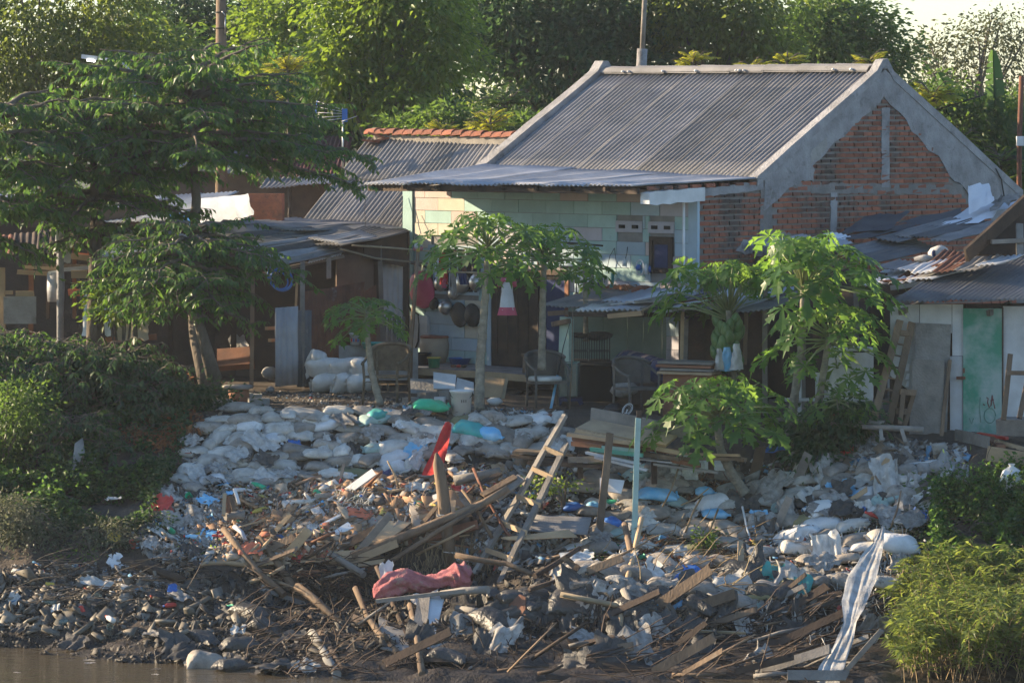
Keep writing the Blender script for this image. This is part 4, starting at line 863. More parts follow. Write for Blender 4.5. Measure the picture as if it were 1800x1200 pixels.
for lab, px, py, Y, nf, L, mt, ll in (
    ('tall yellow green feathery shrub beside the brown pole', 505, 118, 13, 26, .62, 'yellow', .15), ('second feathery shrub lower right of the brown pole', 475, 165, 13.5, 18, .6, 'yellow', .14),
    ('yellow green feathery shrub above the tiled ridge, left of the big roof rake', 862, 208, 9, 26, .58, 'yellow', .13), ('low feathery shrub just behind the terracotta ridge tiles', 780, 228, 9.5, 22, .5, 'yellow', .12),
    ('dark drooping feathery tree in the sky gap left of the big roof', 890, 175, 13, 30, .7, 'mid', .16), ('feathery crown peeping over the ridge below the thin pole', 1218, 104, 9.5, 20, .52, 'yellow', .13),
    ('small feathery crown peeping over the ridge in its middle', 1325, 116, 9.5, 14, .42, 'yellow', .11), ('feathery crown over the ridge, second from the gable peak', 1383, 104, 9.5, 18, .50, 'yellow', .13),
    ('feathery crown over the ridge touching the gable peak', 1530, 106, 9.5, 17, .46, 'yellow', .13), ('large yellow feathery shrub right of the gable peak', 1640, 165, 9, 30, .62, 'yellow', .15),
    ('feathery shrub beside the back rake of the gable', 1690, 240, 8.8, 26, .6, 'bright', .13), ('feathery shrub right of the back rake near the far pole', 1760, 280, 8.6, 24, .6, 'bright', .13),
    ('feathery shrub behind the rake below the banana leaves', 1590, 150, 9.3, 12, .42, 'bright', .12)):
    fern_tree(lab, px, py, Y, nf, L, mt, ll=ll)
# ------------------------------------------------------------------ banana plant: big torn leaves, each a part
bn = thing('banana_plant', 'banana plant with huge torn leaves beside the far right pole', 'plant', P(1760, 330, 9.8))
mb = MB(); bs = P(1750, 400, 9.8); bs.z = -.1; mb.tube([bs, P(1752, 330, 9.8), P(1756, 270, 9.8)], [.14, .12, .07], 8); part('stem', mb, M('papaya_bark'), bn)
def banana_leaf(b, tip, w, sag, face=(0, -1, .3)):
    b, tip = Vector(b), Vector(tip); mb = MB(); N = 16; ax = (tip - b); S = ax.cross(Vector(face)).normalized(); Nn = S.cross(ax).normalized(); vs = []
    for i in range(N + 1):
        t = i / N; c = b + ax * t - Vector((0, 0, sag * t * t)); ww = w * (math.sin(math.pi * min(1, t * .93 + .05)) ** .55)
        vs += [c + S * ww * .5 + Nn * .05, c, c - S * ww * .5 + Nn * .05]
    for i in range(N):
        for side in (0, 1):
            a, b2 = i * 3 + side, i * 3 + 1 + side
            if rnd.random() < .5:
                q = [vs[a], vs[b2], vs[b2 + 3], vs[a + 3]]; o_ = 0 if side == 0 else 1; q = [Vector(x) for x in q]
                if side == 0: q[3] = q[3].lerp(q[0], .35)
                else: q[2] = q[2].lerp(q[1], .35)
                mb.add(q, [(0, 1, 2, 3)], 0, True)
            else: mb.add([vs[a], vs[b2], vs[b2 + 3], vs[a + 3]], [(0, 1, 2, 3)], 0, True)
    mb.tube([b, b + ax * .5 - Vector((0, 0, sag * .25)), tip - Vector((0, 0, sag))], [.03, .02, .006], 5)
    part('leaf', mb, LM['banana'], bn)
for (b, t, w_, s) in (((1752, 250), (1745, 88), .34, 0), ((1745, 290), (1648, 122), .42, .05), ((1775, 262), (1735, 150), .34, .02), ((1765, 290), (1812, 165), .48, .15), ((1755, 300), (1700, 235), .42, .2), ((1770, 300), (1850, 230), .5, .2)):
    banana_leaf(P(*b, 9.8), P(*t, 9.8 + rnd.uniform(-.5, .5)), w_, s)
# ------------------------------------------------------------------ layered trees at the left (tiers of flat drooping branches)
def tier_tree(label, basepx, trunk, tiers, name='spreading_tree', mt='tree', leaf=.15, density=.82, r0=.13, dz=-.24):
    # trunk: list of (px, py, Y); tiers: (trunk point index fraction 0..1, angle, length, rise)
    base = Vector(trunk[0]); t = thing(name, label, 'tree' if 'tree' in name else 'shrub', base, 'layered trees on the bank' if 'tree' in name else 'layered shrubs on the left bank'); mb = MB()
    n = len(trunk); mb.tube(trunk, [r0 * (1.25 if i == 0 else 1) * (1 - .72 * i / (n - 1)) for i in range(n)], 8, wob=.08)
    B, D, Lf, U = [], [], [], []
    for (f, ang, L, rise) in tiers:
        k = f * (n - 1); i = min(int(k), n - 2); p = trunk[i].lerp(trunk[i + 1], k - i); d = Vector((math.cos(ang), math.sin(ang), 0))
        pts = []
        for j in range(9):
            s = j / 8; pts.append(p + d * L * s + Vector((0, 0, rise * L * s + dz * L * s * s)) + Vector((rnd.uniform(-.04, .04), rnd.uniform(-.04, .04), rnd.uniform(-.03, .03))) * (j > 0))
        mb.tube(pts, [max(.006, r0 * .42 * (1 - s / 8.5)) for s in range(9)], 5)
        nt = max(4, int(L / .13)); side = Vector((-d.y, d.x, 0))
        for q in range(nt):
            s = .22 + .78 * q / nt; j = min(7, int(s * 8)); c = pts[j].lerp(pts[j + 1], s * 8 - j)
            sg = 1 if q % 2 else -1; tl = rnd.uniform(.35, .80) * min(1, L / 1.6) * (1.15 - .5 * s); td = (d * rnd.uniform(.35, .9) + side * sg * rnd.uniform(.5, 1.0)).normalized()
            e = c + td * tl + Vector((0, 0, rnd.uniform(-.22, .14) - .16 * tl)); mb.tube([c, c.lerp(e, .5) + Vector((0, 0, .03)), e], [.008, .006, .003], 3, caps=False)
            m = int(tl / .032 * density); ts = np.array(td); sd = np.cross(ts, [0, 0, 1.0])
            for h in range(m):
                u = (h + .5) / m; B.append(np.array(c.lerp(e, u)) + np.array([0, 0, .03 * math.sin(math.pi * u)])); g = 1 if h % 2 else -1
                D.append(sd * g * rnd.uniform(.6, 1.1) + ts * .7 + np.array([0, 0, -rnd.uniform(.45, 1.5)])); Lf.append(leaf * rnd.uniform(.7, 1.3)); U.append([rnd.gauss(0, .3), rnd.gauss(0, .3), 1])
    part('trunk', mb, M('bark'), t)
    B, D, Lf, U = map(np.array, (B, D, Lf, U)); V, T = leaf_arrays(B, D, Lf, Lf * .44, up=U, fold=.12); put('crown', V, T, LM[mt], t)
def ring(fs, nper, L, rise, jit=.25):
    out = []
    for f, l, r_ in zip(fs, L, rise):
        a0 = rnd.uniform(0, 6.28)
        for i in range(nper): out.append((min(1, max(0, f + rnd.uniform(-.03, .03))), a0 + 6.283 * i / nper + rnd.uniform(-jit, jit), l * rnd.uniform(.75, 1.15), r_ + rnd.uniform(-.08, .08)))
    return out
tier_tree('largest spreading tree at left, forked above the white tarpaulin roof', None, [P(372, 690, .6), P(345, 590, 1.0), P(338, 480, 1.2), P(345, 350, 1.4), P(335, 240, 1.5), P(330, 130, 1.6)],
          ring([.75, .81, .87, .93, .98], 8, [2.3, 2.5, 2.4, 1.9, 1.2], [.14, .20, .28, .4, .6]) + [(.74, .05, 2.6, .04), (.78, .3, 2.4, .06), (.8, 0, 2.8, .12)], density=1.15, leaf=.13)
tier_tree('straight trunked spreading tree left of the largest one', None, [P(168, 640, .9), P(167, 520, 1.0), P(168, 400, 1.0), P(165, 290, 1.1), P(160, 190, 1.1)],
          ring([.5, .62, .72, .82, .92], 8, [1.1, 1.6, 2.0, 2.1, 1.6], [-.02, .06, .14, .24, .42]), density=.9, leaf=.135)
tier_tree('spreading tree at the left edge of the picture', None, [P(-30, 640, .2), P(-28, 450, .2), P(-20, 300, .2), P(0, 180, .2)],
          ring([.42, .55, .68, .8, .93], 8, [1.3, 1.6, 1.8, 1.9, 1.4], [-.02, .06, .15, .25, .4]))
tier_tree('low layered tree with a leaning grey trunk in front of the open shed', None, [P(378, 668, -1.9), P(352, 575, -2.0), P(318, 500, -2.0), P(330, 440, -2.0), P(340, 395, -2.0)],
          ring([.42, .52, .62, .72, .84, .94], 8, [1.0, 1.3, 1.45, 1.45, 1.25, .9], [-.10, -.02, .06, .12, .20, .36]), leaf=.112, r0=.09, density=1.2)
tier_tree('slim grey tree with a bare stem behind the left bushes', None, [P(238, 660, -1.5), P(236, 560, -1.5), P(238, 480, -1.5), P(245, 430, -1.5)], ring([.85, .97], 6, [.7, .6], [.15, .35]), leaf=.10, r0=.05)
# ------------------------------------------------------------------ bushes on the left bank
def bush(label, blobpx, Y, n, size, mt, name='leafy_bush', droop=.5, clump=.14, group='bushes on the left bank'):
    sc_ = (Y - YC) / FPX; bl = [(P(px, py, Y + rnd.uniform(-.2, .2)), rx * sc_, rx * sc_ * .7, ry * sc_) for (px, py, rx, ry) in blobpx]
    x = sum(b[0].x for b in bl) / len(bl); base = Vector((x, Y, H(x, Y))); t = thing(name, label, 'bush', base, group); mb = MB()
    for b in bl:
        for k in range(3):
            e = b[0] + Vector((rnd.uniform(-.5, .5) * b[1], rnd.uniform(-.5, .5) * b[2], rnd.uniform(-.2, .6) * b[3])); mb.tube([base, base.lerp(e, .5) + Vector((0, 0, .1)), e], [.02, .014, .005], 4)
    part('stems', mb, M('bark'), t); V, T = blob_leaves(bl, n, size, clump, 18, droop, .45); put('foliage', V, T, LM[mt], t)
for (lab, px, Y, h, L_) in (('layered shrub at the left edge, lowest of the front row', 20, -3.0, .75, 1.0), ('layered shrub with sunlit top left of the straight trunk', 75, -2.3, 1.0, 1.15), ('layered shrub directly before the straight trunk', 150, -2.6, .85, 1.1), ('layered shrub right of the straight trunk', 215, -2.2, .80, 1.0), ('layered shrub before the slim grey stem', 262, -2.9, .55, .9), ('layered shrub cut by the left picture edge', -35, -2.4, 1.05, 1.2), ('low dark layered shrub on the slope at left', 110, -3.8, .45, .9)):
    x_ = (px - 900) / FPX * (Y - YC); b_ = Vector((x_, Y, H(x_, Y)))
    tier_tree(lab, None, [b_, b_ + Vector((rnd.uniform(-.1, .1), 0, h * .5)), b_ + Vector((rnd.uniform(-.15, .15), 0, h))], ring([.25, .45, .62, .78, .92], 8, [L_ * .85, L_, L_, L_ * .85, L_ * .6], [-.05, .05, .15, .28, .5]), name='layered_shrub', leaf=.11, r0=.035, density=1.0, mt='tree' if 'sunlit' in lab or 'lowest' in lab else 'creeper')  # sunlit shrub gets lighter leaves, others darker: light put into leaf colour
bush('dark bush under the leaning trunk beside the sandbags', [(310, 700, 60, 30), (370, 720, 35, 30), (250, 690, 50, 40)], -2.6, 4500, .085, 'creeper')
bush('small bright bush between the tree trunks by the shack', [(195, 520, 30, 18), (212, 545, 25, 18), (230, 520, 20, 18)], 1.0, 1500, .10, 'bright')
bush('grey green scrub at the waterside on the left', [(40, 930, 60, 30), (120, 950, 70, 25), (190, 940, 50, 22), (10, 900, 50, 30), (230, 955, 40, 18)], -5.9, 9000, .055, 'grey', clump=.10)
bush('weedy bush hanging at the left edge above the water', [(10, 800, 40, 90), (30, 720, 50, 50), (-20, 860, 60, 60)], -4.2, 6000, .07, 'mid', clump=.12)
# creeping ground cover over the left slope
def cover(px0, px1, Y0, Y1, n, size, mt, name, lift=(.02, .22), keep=None, label=None):
    B = []; D = []
    while len(B) < n:
        Y = rnd.uniform(Y0, Y1); px = rnd.uniform(px0, px1); x = (px - 900) / FPX * (Y - YC)
        q = noise.noise(Vector((x * 1.4, Y * 1.4, 3))) + .5 * noise.noise(Vector((x * 4, Y * 4, 8)))
        if q < -.18 or (keep and not keep(px, Y)): continue
        z = H(x, Y) + rnd.uniform(*lift) * max(.15, q + .55)
        B.append((x, Y, z)); D.append((rnd.gauss(0, 1), rnd.gauss(-.5, .7), rnd.uniform(-.7, .5)))
    B, D = np.array(B), np.array(D); s = size * rng.uniform(.6, 1.4, len(B)); V, T = leaf_arrays(B, D, s, s * .62, fold=.12); o = put(name, V, T, LM[mt]); tag(o, label, None, None, 'stuff'); return o
cover(-150, 335, -5.9, -2.5, 26000, .062, 'creeper', 'creeping_ground_cover', (.02, .34), keep=lambda px, Y: px < 330 - max(0, (-3.6 - Y)) * 32)
cover(-120, 300, -5.6, -2.8, 6000, .075, 'tree', 'creeping_ground_cover', (.10, .42), keep=lambda px, Y: px < 250)
# creepers and grass at the right
cover(1640, 1900, -8.6, -5.6, 18000, .065, 'tree', 'creeping_vine', (.05, .45), keep=lambda px, Y: px > 1650 + (abs(Y + 6.2) - 1.6) * 20)
cover(1400, 1640, -7.5, -5.0, 1800, .05, 'creeper', 'weeds', (.02, .12), keep=lambda px, Y: px > 1560 or rnd.random() < .15)
bush('vine covered mound beside the white sack at the right edge', [(1690, 862, 40, 38), (1735, 890, 55, 40), (1760, 925, 60, 40)], -6.1, 5200, .07, 'tree', group='vines on the right bank', name='vine_mound')
def grass_bush():
    B, D, L, U = [], [], [], []; mb = MB()
    for i in range(560):
        px = rnd.uniform(1585, 1890); Y = rnd.uniform(-12.2, -8.0)
        topy = 930 + 160 * max(0, (1640 - px) / 140) + rnd.uniform(0, 70) + (-8.0 - Y) * 26; x = (px - 900) / FPX * (Y - YC); base = Vector((x, Y, H(x, Y)))
        Lc = rnd.uniform(.6, 1.25); a = rnd.uniform(0, 6.28); lean = rnd.uniform(.15, .7); tip = base + Vector((math.cos(a) * lean * Lc, math.sin(a) * lean * Lc, Lc)); want = P(px, topy, Y).z
        if tip.z > want: tip = base + (tip - base) * max(.25, (want - base.z) / (tip.z - base.z))
        mid = base.lerp(tip, .55) + Vector((0, 0, .12 * Lc)); tip = tip - Vector((0, 0, .10 * Lc)); mb.tube([base, mid, tip], [.006, .005, .002], 3, caps=False)
        for k in range(44):
            f = rnd.uniform(.2, 1); c = base.lerp(mid, f / .55) if f < .55 else mid.lerp(tip, (f - .55) / .45); th = rnd.uniform(0, 6.28)
            B.append(c); D.append((math.cos(th), math.sin(th), rnd.uniform(-.5, .7))); L.append(rnd.uniform(.07, .20)); U.append((rnd.gauss(0, .5), rnd.gauss(0, .5), 1))
    B, D, L, U = map(np.array, (B, D, L, U)); V, T = leaf_arrays(B, D, L, L * .19, up=U, fold=.15, curl=.3); o = put('bamboo_grass', V, T, LM['grass']); tag(o, None, None, None, 'stuff')
    o2 = raw('grass_stalks', mb.mesh('grass_stalks', M('straw'))); tag(o2, None, None, None, 'stuff')
grass_bush()
bush('dark leafy shrub with narrow leaves under the papaya stems', [(1450, 760, 45, 40), (1490, 740, 35, 30), (1430, 800, 30, 30)], -4.4, 3500, .11, 'dark', droop=.9, name='narrow_leaf_shrub', group='shrubs by the papayas')
for (lab, px, py, Y, rx, n_) in (('small bright green weed growing between the ladder rungs', 945, 858, -5.3, 26, 200), ('small bright weed just right of the ladder', 985, 855, -5.2, 18, 140), ('climbing weed with pale leaves below the corrugated sheet', 1030, 985, -7.0, 30, 260), ('feathery green weed by the hanging rags', 1365, 1060, -8.0, 28, 420), ('yellowish green weed among the dead roots', 1232, 950, -6.5, 22, 260), ('low yellow green weed at the foot of the rubbish heap', 375, 975, -6.1, 24, 220), ('green weed below the twin poles', 1040, 1040, -7.6, 26, 220), ('small weed clump at the edge of the mud near the sandbags', 330, 965, -6.0, 18, 160)):
    bush(lab, [(px, py, rx, rx * .6), (px + 12, py - 8, rx * .6, rx * .5)], Y, n_, .06, 'bright' if 'bright' in lab or 'pale' in lab or 'yellow' in lab else 'tree', name='weed', group='weeds on the bank', clump=.06)
# ------------------------------------------------------------------ papaya trees: every leaf a part of its own
def papaya_mesh(sd):
    r2 = random.Random(sd); mb = MB(); R_ = 1.0
    lobes = [(-148, .55), (-100, .74), (-52, .92), (0, 1.0), (52, .92), (100, .74), (148, .55)]
    for (a, l) in lobes:
        a = math.radians(a + r2.uniform(-6, 6)); l *= r2.uniform(.9, 1.1)
        d = (math.cos(a), math.sin(a)); s = (-math.sin(a), math.cos(a))
        prof = [(0.0, .015, .015), (.22, .065, .065), (.42, .10, .10), (.60, .30, .28), (.58, .12, .12), (.78, .20, .22), (.76, .07, .07), (1.0, .008, .008)]
        vs = []
        for (t, w1, w2) in prof:
            for (sg, ww) in ((1, w1), (0, 0), (-1, w2)):
                ww = ww * r2.uniform(.85, 1.15); x = d[0] * t * l + s[0] * sg * ww * l; y = d[1] * t * l + s[1] * sg * ww * l; rr = math.hypot(x, y)
                vs.append((x, y, -.32 * rr * rr + .05 * abs(sg) * ww * 4 - .06 * math.sin(5 * rr + sd)))
        fs = []
        for i in range(len(prof) - 1):
            k = i * 3; fs += [(k, k + 1, k + 4, k + 3), (k + 1, k + 2, k + 5, k + 4)]
        mb.add(vs, fs)
    mb.add([(-.05, -.05, .0), (.05, -.05, .0), (.07, .05, 0), (-.05, .06, 0)], [(0, 1, 2, 3)]); return mb.mesh('leaf', LM['papaya'])
PL = [papaya_mesh(i) for i in range(5)]
LM['papaya_dead'] = leafmat('leaf_papaya_yellow', [(.28, .24, .04), (.22, .17, .05)], .5, 1.6)
pet_m = mat('petiole', (.26, .30, .14), (.20, .24, .11), 4, .5)
def papaya(label, trunk, n, R_, leaf=.30, up=(.1, .9), rad=.075, fruits=0, lean=None, droop=1.0, arcs=None, dens=1.55, skip=None):
    base = Vector(trunk[0]); t = thing('papaya_tree', label, 'papaya tree', base, 'papaya trees in the yard'); top = Vector(trunk[-1]); k = len(trunk)
    dense = []
    for i in range(k - 1):
        for j in range(7): dense.append(Vector(trunk[i]).lerp(Vector(trunk[i + 1]), j / 7))
    dense.append(top); m = len(dense); mb = MB()
    mb.tube(dense, [rad * (1.2 if i == 0 else 1) * (1 - .42 * i / m) * (1.06 if i % 2 else .96) for i in range(m)], 9, wob=.06); part('trunk', mb, M('papaya_bark'), t)
    tiltd = (Vector(trunk[-1]) - Vector(trunk[-2])).normalized()
    n = int(n * dens)
    for i in range(n):
        f = i / n; a = i * 2.39996 + rnd.uniform(-.25, .25)
        if arcs: a = rnd.uniform(*arcs)
        e = up[1] - (up[1] - up[0]) * (f ** .8) + rnd.uniform(-.12, .12); L = R_ * rnd.uniform(.75, 1.1) * (.55 + .45 * min(1, f * 2.2))
        d = Vector((math.cos(a) * math.cos(e), math.sin(a) * math.cos(e), math.sin(e))); s0 = top + Vector((0, 0, -.16 * f)); tip = s0 + d * L + Vector((0, 0, -.14 * droop * L))
        if skip and e < .95 and skip(d): continue
        midp = s0.lerp(tip, .55) + Vector((0, 0, .07 * L)); mb = MB(); mb.tube([s0, midp, tip], [.014, .010, .007], 5)
        pe = part('petiole', mb, pet_m, t); sz = leaf * rnd.uniform(.8, 1.2) * (.6 + .4 * min(1, f * 2.5))
        lf = raw('leaf', rnd.choice(PL), t, tip - ORG[t]); hd = Vector((d.x, d.y, -rnd.uniform(.10, .85) * droop - .25 * f)).normalized(); sd_ = hd.cross(Vector((0, 0, 1))).normalized(); un = sd_.cross(hd).normalized()
        mtx = Matrix((hd, -sd_, un)).transposed(); lf.rotation_euler = (mtx @ Matrix.Rotation(rnd.uniform(-.3, .3), 3, 'X')).to_euler(); lf.scale = (sz, sz, sz)
    for i in range(fruits):
        a = rnd.uniform(math.pi * .75, math.pi * 1.98); zz = -.12 - .70 * (i / max(1, fruits)); r_ = .11 + .035 * math.sin(i * 1.7) + .05 * (1 - abs(zz + .45))
        c = top + Vector((math.cos(a) * r_, math.sin(a) * r_, zz)); mb = MB(); s_ = .064 + .020 * math.sin(math.pi * min(1, (i + 3) / (fruits + 2)))
        mb.lathe(c + Vector((0, 0, .0)), [(.008, .10 * s_ / .07), (s_ * .55, .075 * s_ / .07), (s_ * .85, .03), (s_, -.03), (s_ * .88, -.08), (s_ * .5, -.115), (.004, -.135)], 9, axis=Vector((math.cos(a) * .45, math.sin(a) * .45, 1))); part('papaya_fruit', mb, M('fruit'), t)
    return t
papaya('tall papaya tree standing before the porch, left of the pink dress', [P(842, 722, -2.6), P(844, 640, -2.5), P(850, 560, -2.5), P(856, 480, -2.4), P(858, 430, -2.4)], 30, .92, .31, (-.25, 1.2), rad=.075, dens=1.35)
papaya('tall papaya tree standing before the porch, right of the pink dress', [P(952, 650, -1.9), P(953, 580, -1.9), P(955, 500, -1.9), P(957, 440, -1.9)], 24, .78, .28, (-.15, 1.1), rad=.060, dens=1.35)
papaya('small slender papaya tree leaning beside the rattan chair', [P(668, 712, -2.6), P(652, 650, -2.6), P(646, 590, -2.6), P(645, 545, -2.6)], 15, .55, .26, (-.35, .9), rad=.055)
papaya('fruiting papaya tree hung with green papayas and a white bag', [P(1290, 740, -2.6), P(1288, 660, -2.6), P(1284, 580, -2.6), P(1280, 545, -2.6)], 34, 1.15, .36, (.25, 1.35), rad=.07, dens=1.7, fruits=34, skip=lambda d: d.y < -.35 or d.x > .75)
papaya('papaya tree with pale straight trunk left of the white tank', [P(1384, 790, -3.9), P(1396, 700, -3.9), P(1408, 620, -3.9), P(1412, 545, -3.9), P(1412, 500, -3.9)], 42, 1.2, .37, (.0, 1.3), rad=.07, dens=2.0, droop=.8, skip=lambda d: d.x < -.45)
papaya('papaya tree with leaning trunk in front of the white tank', [P(1425, 790, -4.0), P(1440, 700, -4.0), P(1455, 610, -4.0), P(1460, 585, -4.0)], 24, .85, .33, (-.4, 1.1), rad=.062)
papaya('low papaya with curved trunk growing out of the bank', [P(1310, 868, -5.0), P(1285, 830, -5.0), P(1266, 790, -5.0), P(1262, 755, -5.0), P(1262, 725, -5.0)], 36, .95, .33, (-.1, 1.2), rad=.075, dens=1.4)
papaya('knee high papaya beneath the leaning papaya trunk', [P(1478, 770, -4.3), P(1474, 720, -4.3), P(1472, 690, -4.3)], 9, .45, .24, (-.5, .8), rad=.03)
papaya('small papaya at the back, its leaves drooping by the small window', [P(1030, 600, -.2), P(1028, 480, -.2), P(1025, 450, -.2)], 8, .45, .26, (-.7, .5), rad=.04)

for (lab, px, py, Y, rx, n_, mt_) in (('scrubby weed on bare soil above the mud, left end', 60, 985, -6.1, 40, 500, 'grey'), ('scrubby weed on bare soil above the mud, middle', 150, 985, -6.1, 44, 500, 'mid'), ('scrubby weed on bare soil above the mud, right end', 245, 975, -6.0, 40, 480, 'grey'), ('dark weed hanging beside the red packet', 262, 930, -5.6, 30, 420, 'creeper'), ('dry brown fern clump in the dark undergrowth', 262, 760, -3.6, 36, 420, 'dry'), ('dry brown fern clump beside the top sandbags', 335, 775, -3.7, 26, 300, 'dry')):
    bush(lab, [(px, py, rx, rx * .5), (px + 18, py - 10, rx * .6, rx * .45), (px - 22, py - 4, rx * .5, rx * .4)], Y, n_, .055, mt_, name='weed', group='weeds on the left bank', clump=.07)
# ================================================================== small builders
P0 = P
def P(px, py, Y):
    # the lower right bank bulges towards the river: things lying on it follow that ledge
    if py > 990 and px > 800:
        a = min(1, (px - 800) / 180.0); b = min(1, (py - 990) / 50.0); Y = Y - 1.0 * a * b * b * (3 - 2 * b)
    return P0(px, py, Y)
def clear(p, r=.02):
    # slide a point towards the viewer until it is out of the ground, so that it rests on the slope
    p = Vector(p); d = (Vector((0, YC, ZC)) - p).normalized(); k = 0
    while p.z < H(p.x, p.y) + r and k < 70: p = p + d * .05; k += 1
    return p
def ground_at(p): return Vector((p.x, p.y, H(p.x, p.y)))
def stick(pts, r0, r1, mt, label, cat='pole', name='pole', n=7, wob=.06, group=None, m2=None):
    if pts[0].y < -3.4: pts = [clear(p, r0 * .5) for p in pts]
    mb = MB(); k = len(pts); mb.tube(pts, [r0 + (r1 - r0) * i / (k - 1) for i in range(k)], n, wob=wob); return solo(name, mb, MT[mt], label, cat, group)
def board(a, b, w_, t, mt, label, cat='plank', name='plank', up=(0, 0, 1), jag=.008, group=None):
    if a.y < -3.4: a, b = clear(a, t * .5), clear(b, t * .5)
    mb = MB(); mb.beam(a, b, w_, t, up, jag=jag); return solo(name, mb, MT[mt], label, cat, group)
def flat(px4, Ys, t, mt, label, cat, name, group=None):
    mb = MB(); mb.slab4(*[clear(P(x, y, Y), .01) if Y < -3.4 else P(x, y, Y) for (x, y), Y in zip(px4, Ys)], t); return solo(name, mb, MT[mt], label, cat, group)
def bag_mesh(L, W, Hh, sd, mt, tie=False, wr=.018):
    r2 = random.Random(sd); mb = MB(); nr, nt_ = 17, 18; vs = []; fs = []
    ts = [-1, -.95, -.87, -.74, -.6, -.45, -.3, -.14, .02, .18, .34, .5, .64, .77, .88, .95, 1]; bend = r2.uniform(-.06, .06)
    for t in ts:
        e = abs(t); hh = Hh * max(.06, (1 - e ** 3.2)) ** .55; ww = W * (.80 + .20 * (1 - e * e)); off = 0
        if tie and t > .6: g = (t - .6) / .4; ww *= 1 - .8 * min(1, g * 1.9) + (.55 * (g - .55) if g > .55 else 0); hh = max(hh * (1 - .6 * min(1, g * 2)), .03)
        for k in range(nt_):
            a = 2 * math.pi * k / nt_; c, s = math.cos(a), math.sin(a); x = abs(c) ** .75 * (1 if c > 0 else -1) * ww / 2; z = abs(s) ** .85 * (1 if s > 0 else -1) * hh / 2
            if z < 0: z *= .72
            q = Vector((t * L / 2, x, z)); nn = noise.noise(q * 7 + Vector((sd, 0, 0))) * wr * 1.7 + (abs(noise.noise(Vector((q.x * 7, q.y * 18, q.z * 18 + sd)))) - .25) * wr * .9
            q = q + Vector((r2.uniform(-.004, .004), x * nn * 5, (z + .03) * nn * 7 + math.sin(t * 2.2) * bend * .4)); q.y += bend * t * t; vs.append(q)
    for i in range(nr - 1):
        for k in range(nt_): fs.append((i * nt_ + k, i * nt_ + (k + 1) % nt_, i * nt_ + nt_ + (k + 1) % nt_, i * nt_ + nt_ + k))
    fs += [tuple(reversed(range(nt_))), tuple((nr - 1) * nt_ + k for k in range(nt_))]
    mb.add(vs, fs, 0, True)
    if not tie:      # flat seam flaps at both ends
        for sg in (-1, 1):
            n = 7; va = [Vector((sg * L / 2 * (.985 + .0), -W * .42 + W * .84 * j / (n - 1), -.004)) for j in range(n)]; vb = [v + Vector((sg * r2.uniform(.02, .055), r2.uniform(-.01, .01), r2.uniform(-.03, .015))) for v in va]
            mb.add(va + vb + [v + Vector((0, 0, .006)) for v in va + vb], [(j, j + 1, j + 1 + n, j + n) for j in range(n - 1)] + [(j + 3 * n, j + 1 + 3 * n, j + 1 + 2 * n, j + 2 * n) for j in range(n - 1)])
    return mb.mesh('sandbag', MT[mt] if isinstance(mt, str) else mt)
BM = {k: [bag_mesh(.46, .31, .19, i * 7 + j * 31, k, i % 4 == 3) for i in range(6 if k in ('bag', 'bag_dirty', 'bag_wet') else 3)] for j, k in enumerate(('bag', 'bag_dirty', 'bag_clean', 'bag_mint', 'bag_olive', 'bag_wet'))}
def orient(nrm, yaw, tilt=0.0):
    x = Vector((math.cos(yaw), math.sin(yaw), 0)); x = (x - nrm * x.dot(nrm)).normalized(); y = nrm.cross(x); m = Matrix((x, y, nrm)).transposed()
    return (m @ Matrix.Rotation(tilt, 3, 'X')).to_euler()
BAGN = 0
MARKS = [(785, 780, 'the red flag'), (781, 870, 'the tall stake'), (811, 715, 'the white bucket'), (757, 729, 'the green sack'), (850, 772, 'the teal and blue sacks'), (680, 680, 'the rattan chair'), (600, 660, 'the rice sacks'), (420, 700, 'the stump seat'), (504, 640, 'the grey wall sheet'), (650, 712, 'the small leaning papaya'),
 (515, 790, 'the bright blue scrap'), (300, 890, 'the red packet'), (395, 890, 'the upright battens'), (430, 985, 'the pale driftwood'), (440, 970, 'the orange cloth'), (628, 915, 'the coral sheet'), (600, 935, 'the diagonal white board'), (660, 940, 'the broken chipboard'), (880, 860, 'the ladder'), (950, 770, 'the ladder top'), (860, 985, 'the ladder foot'), (745, 1030, 'the red bundle'), (985, 925, 'the corrugated sheet'), (1062, 860, 'the dark post'), (1118, 850, 'the mint post'), (1112, 985, 'the crossed sticks'), (1100, 770, 'the lumber pile'),
 (1275, 815, 'the curved papaya'), (1250, 895, 'the clean white sack'), (1160, 885, 'the blue printed sack'), (1235, 950, 'the yellow weed'), (1300, 1015, 'the plank cross'), (1100, 1066, 'the bamboo rail'), (1365, 1060, 'the feathery weed'), (1455, 905, 'the large white sack'), (1520, 1010, 'the long plastic sheet'), (1538, 855, 'the frayed sacking'), (1455, 780, 'the dark shrub'), (1620, 820, 'the dark platform'), (1575, 972, 'the fat pale sack'), (1575, 752, 'the trestle'), (1412, 1045, 'the teal packet'), (1640, 1080, 'the tall grass'), (362, 1165, 'the sack in the water'), (265, 1000, 'the charred log'), (168, 1036, 'the flat white sheet'), (570, 1150, 'the concrete pipe'), (760, 1090, 'the stained white board'), (150, 800, 'the curved grey sheet'), (205, 985, 'the white bag by the log'), (103, 1080, 'the small white wad'), (960, 748, 'the white sheet bag'), (1490, 1150, 'the sheet end'), (920, 1130, 'the thin grey branch'), (450, 1150, 'the black bank'), (1690, 830, 'the vine mound')]
USED = {}
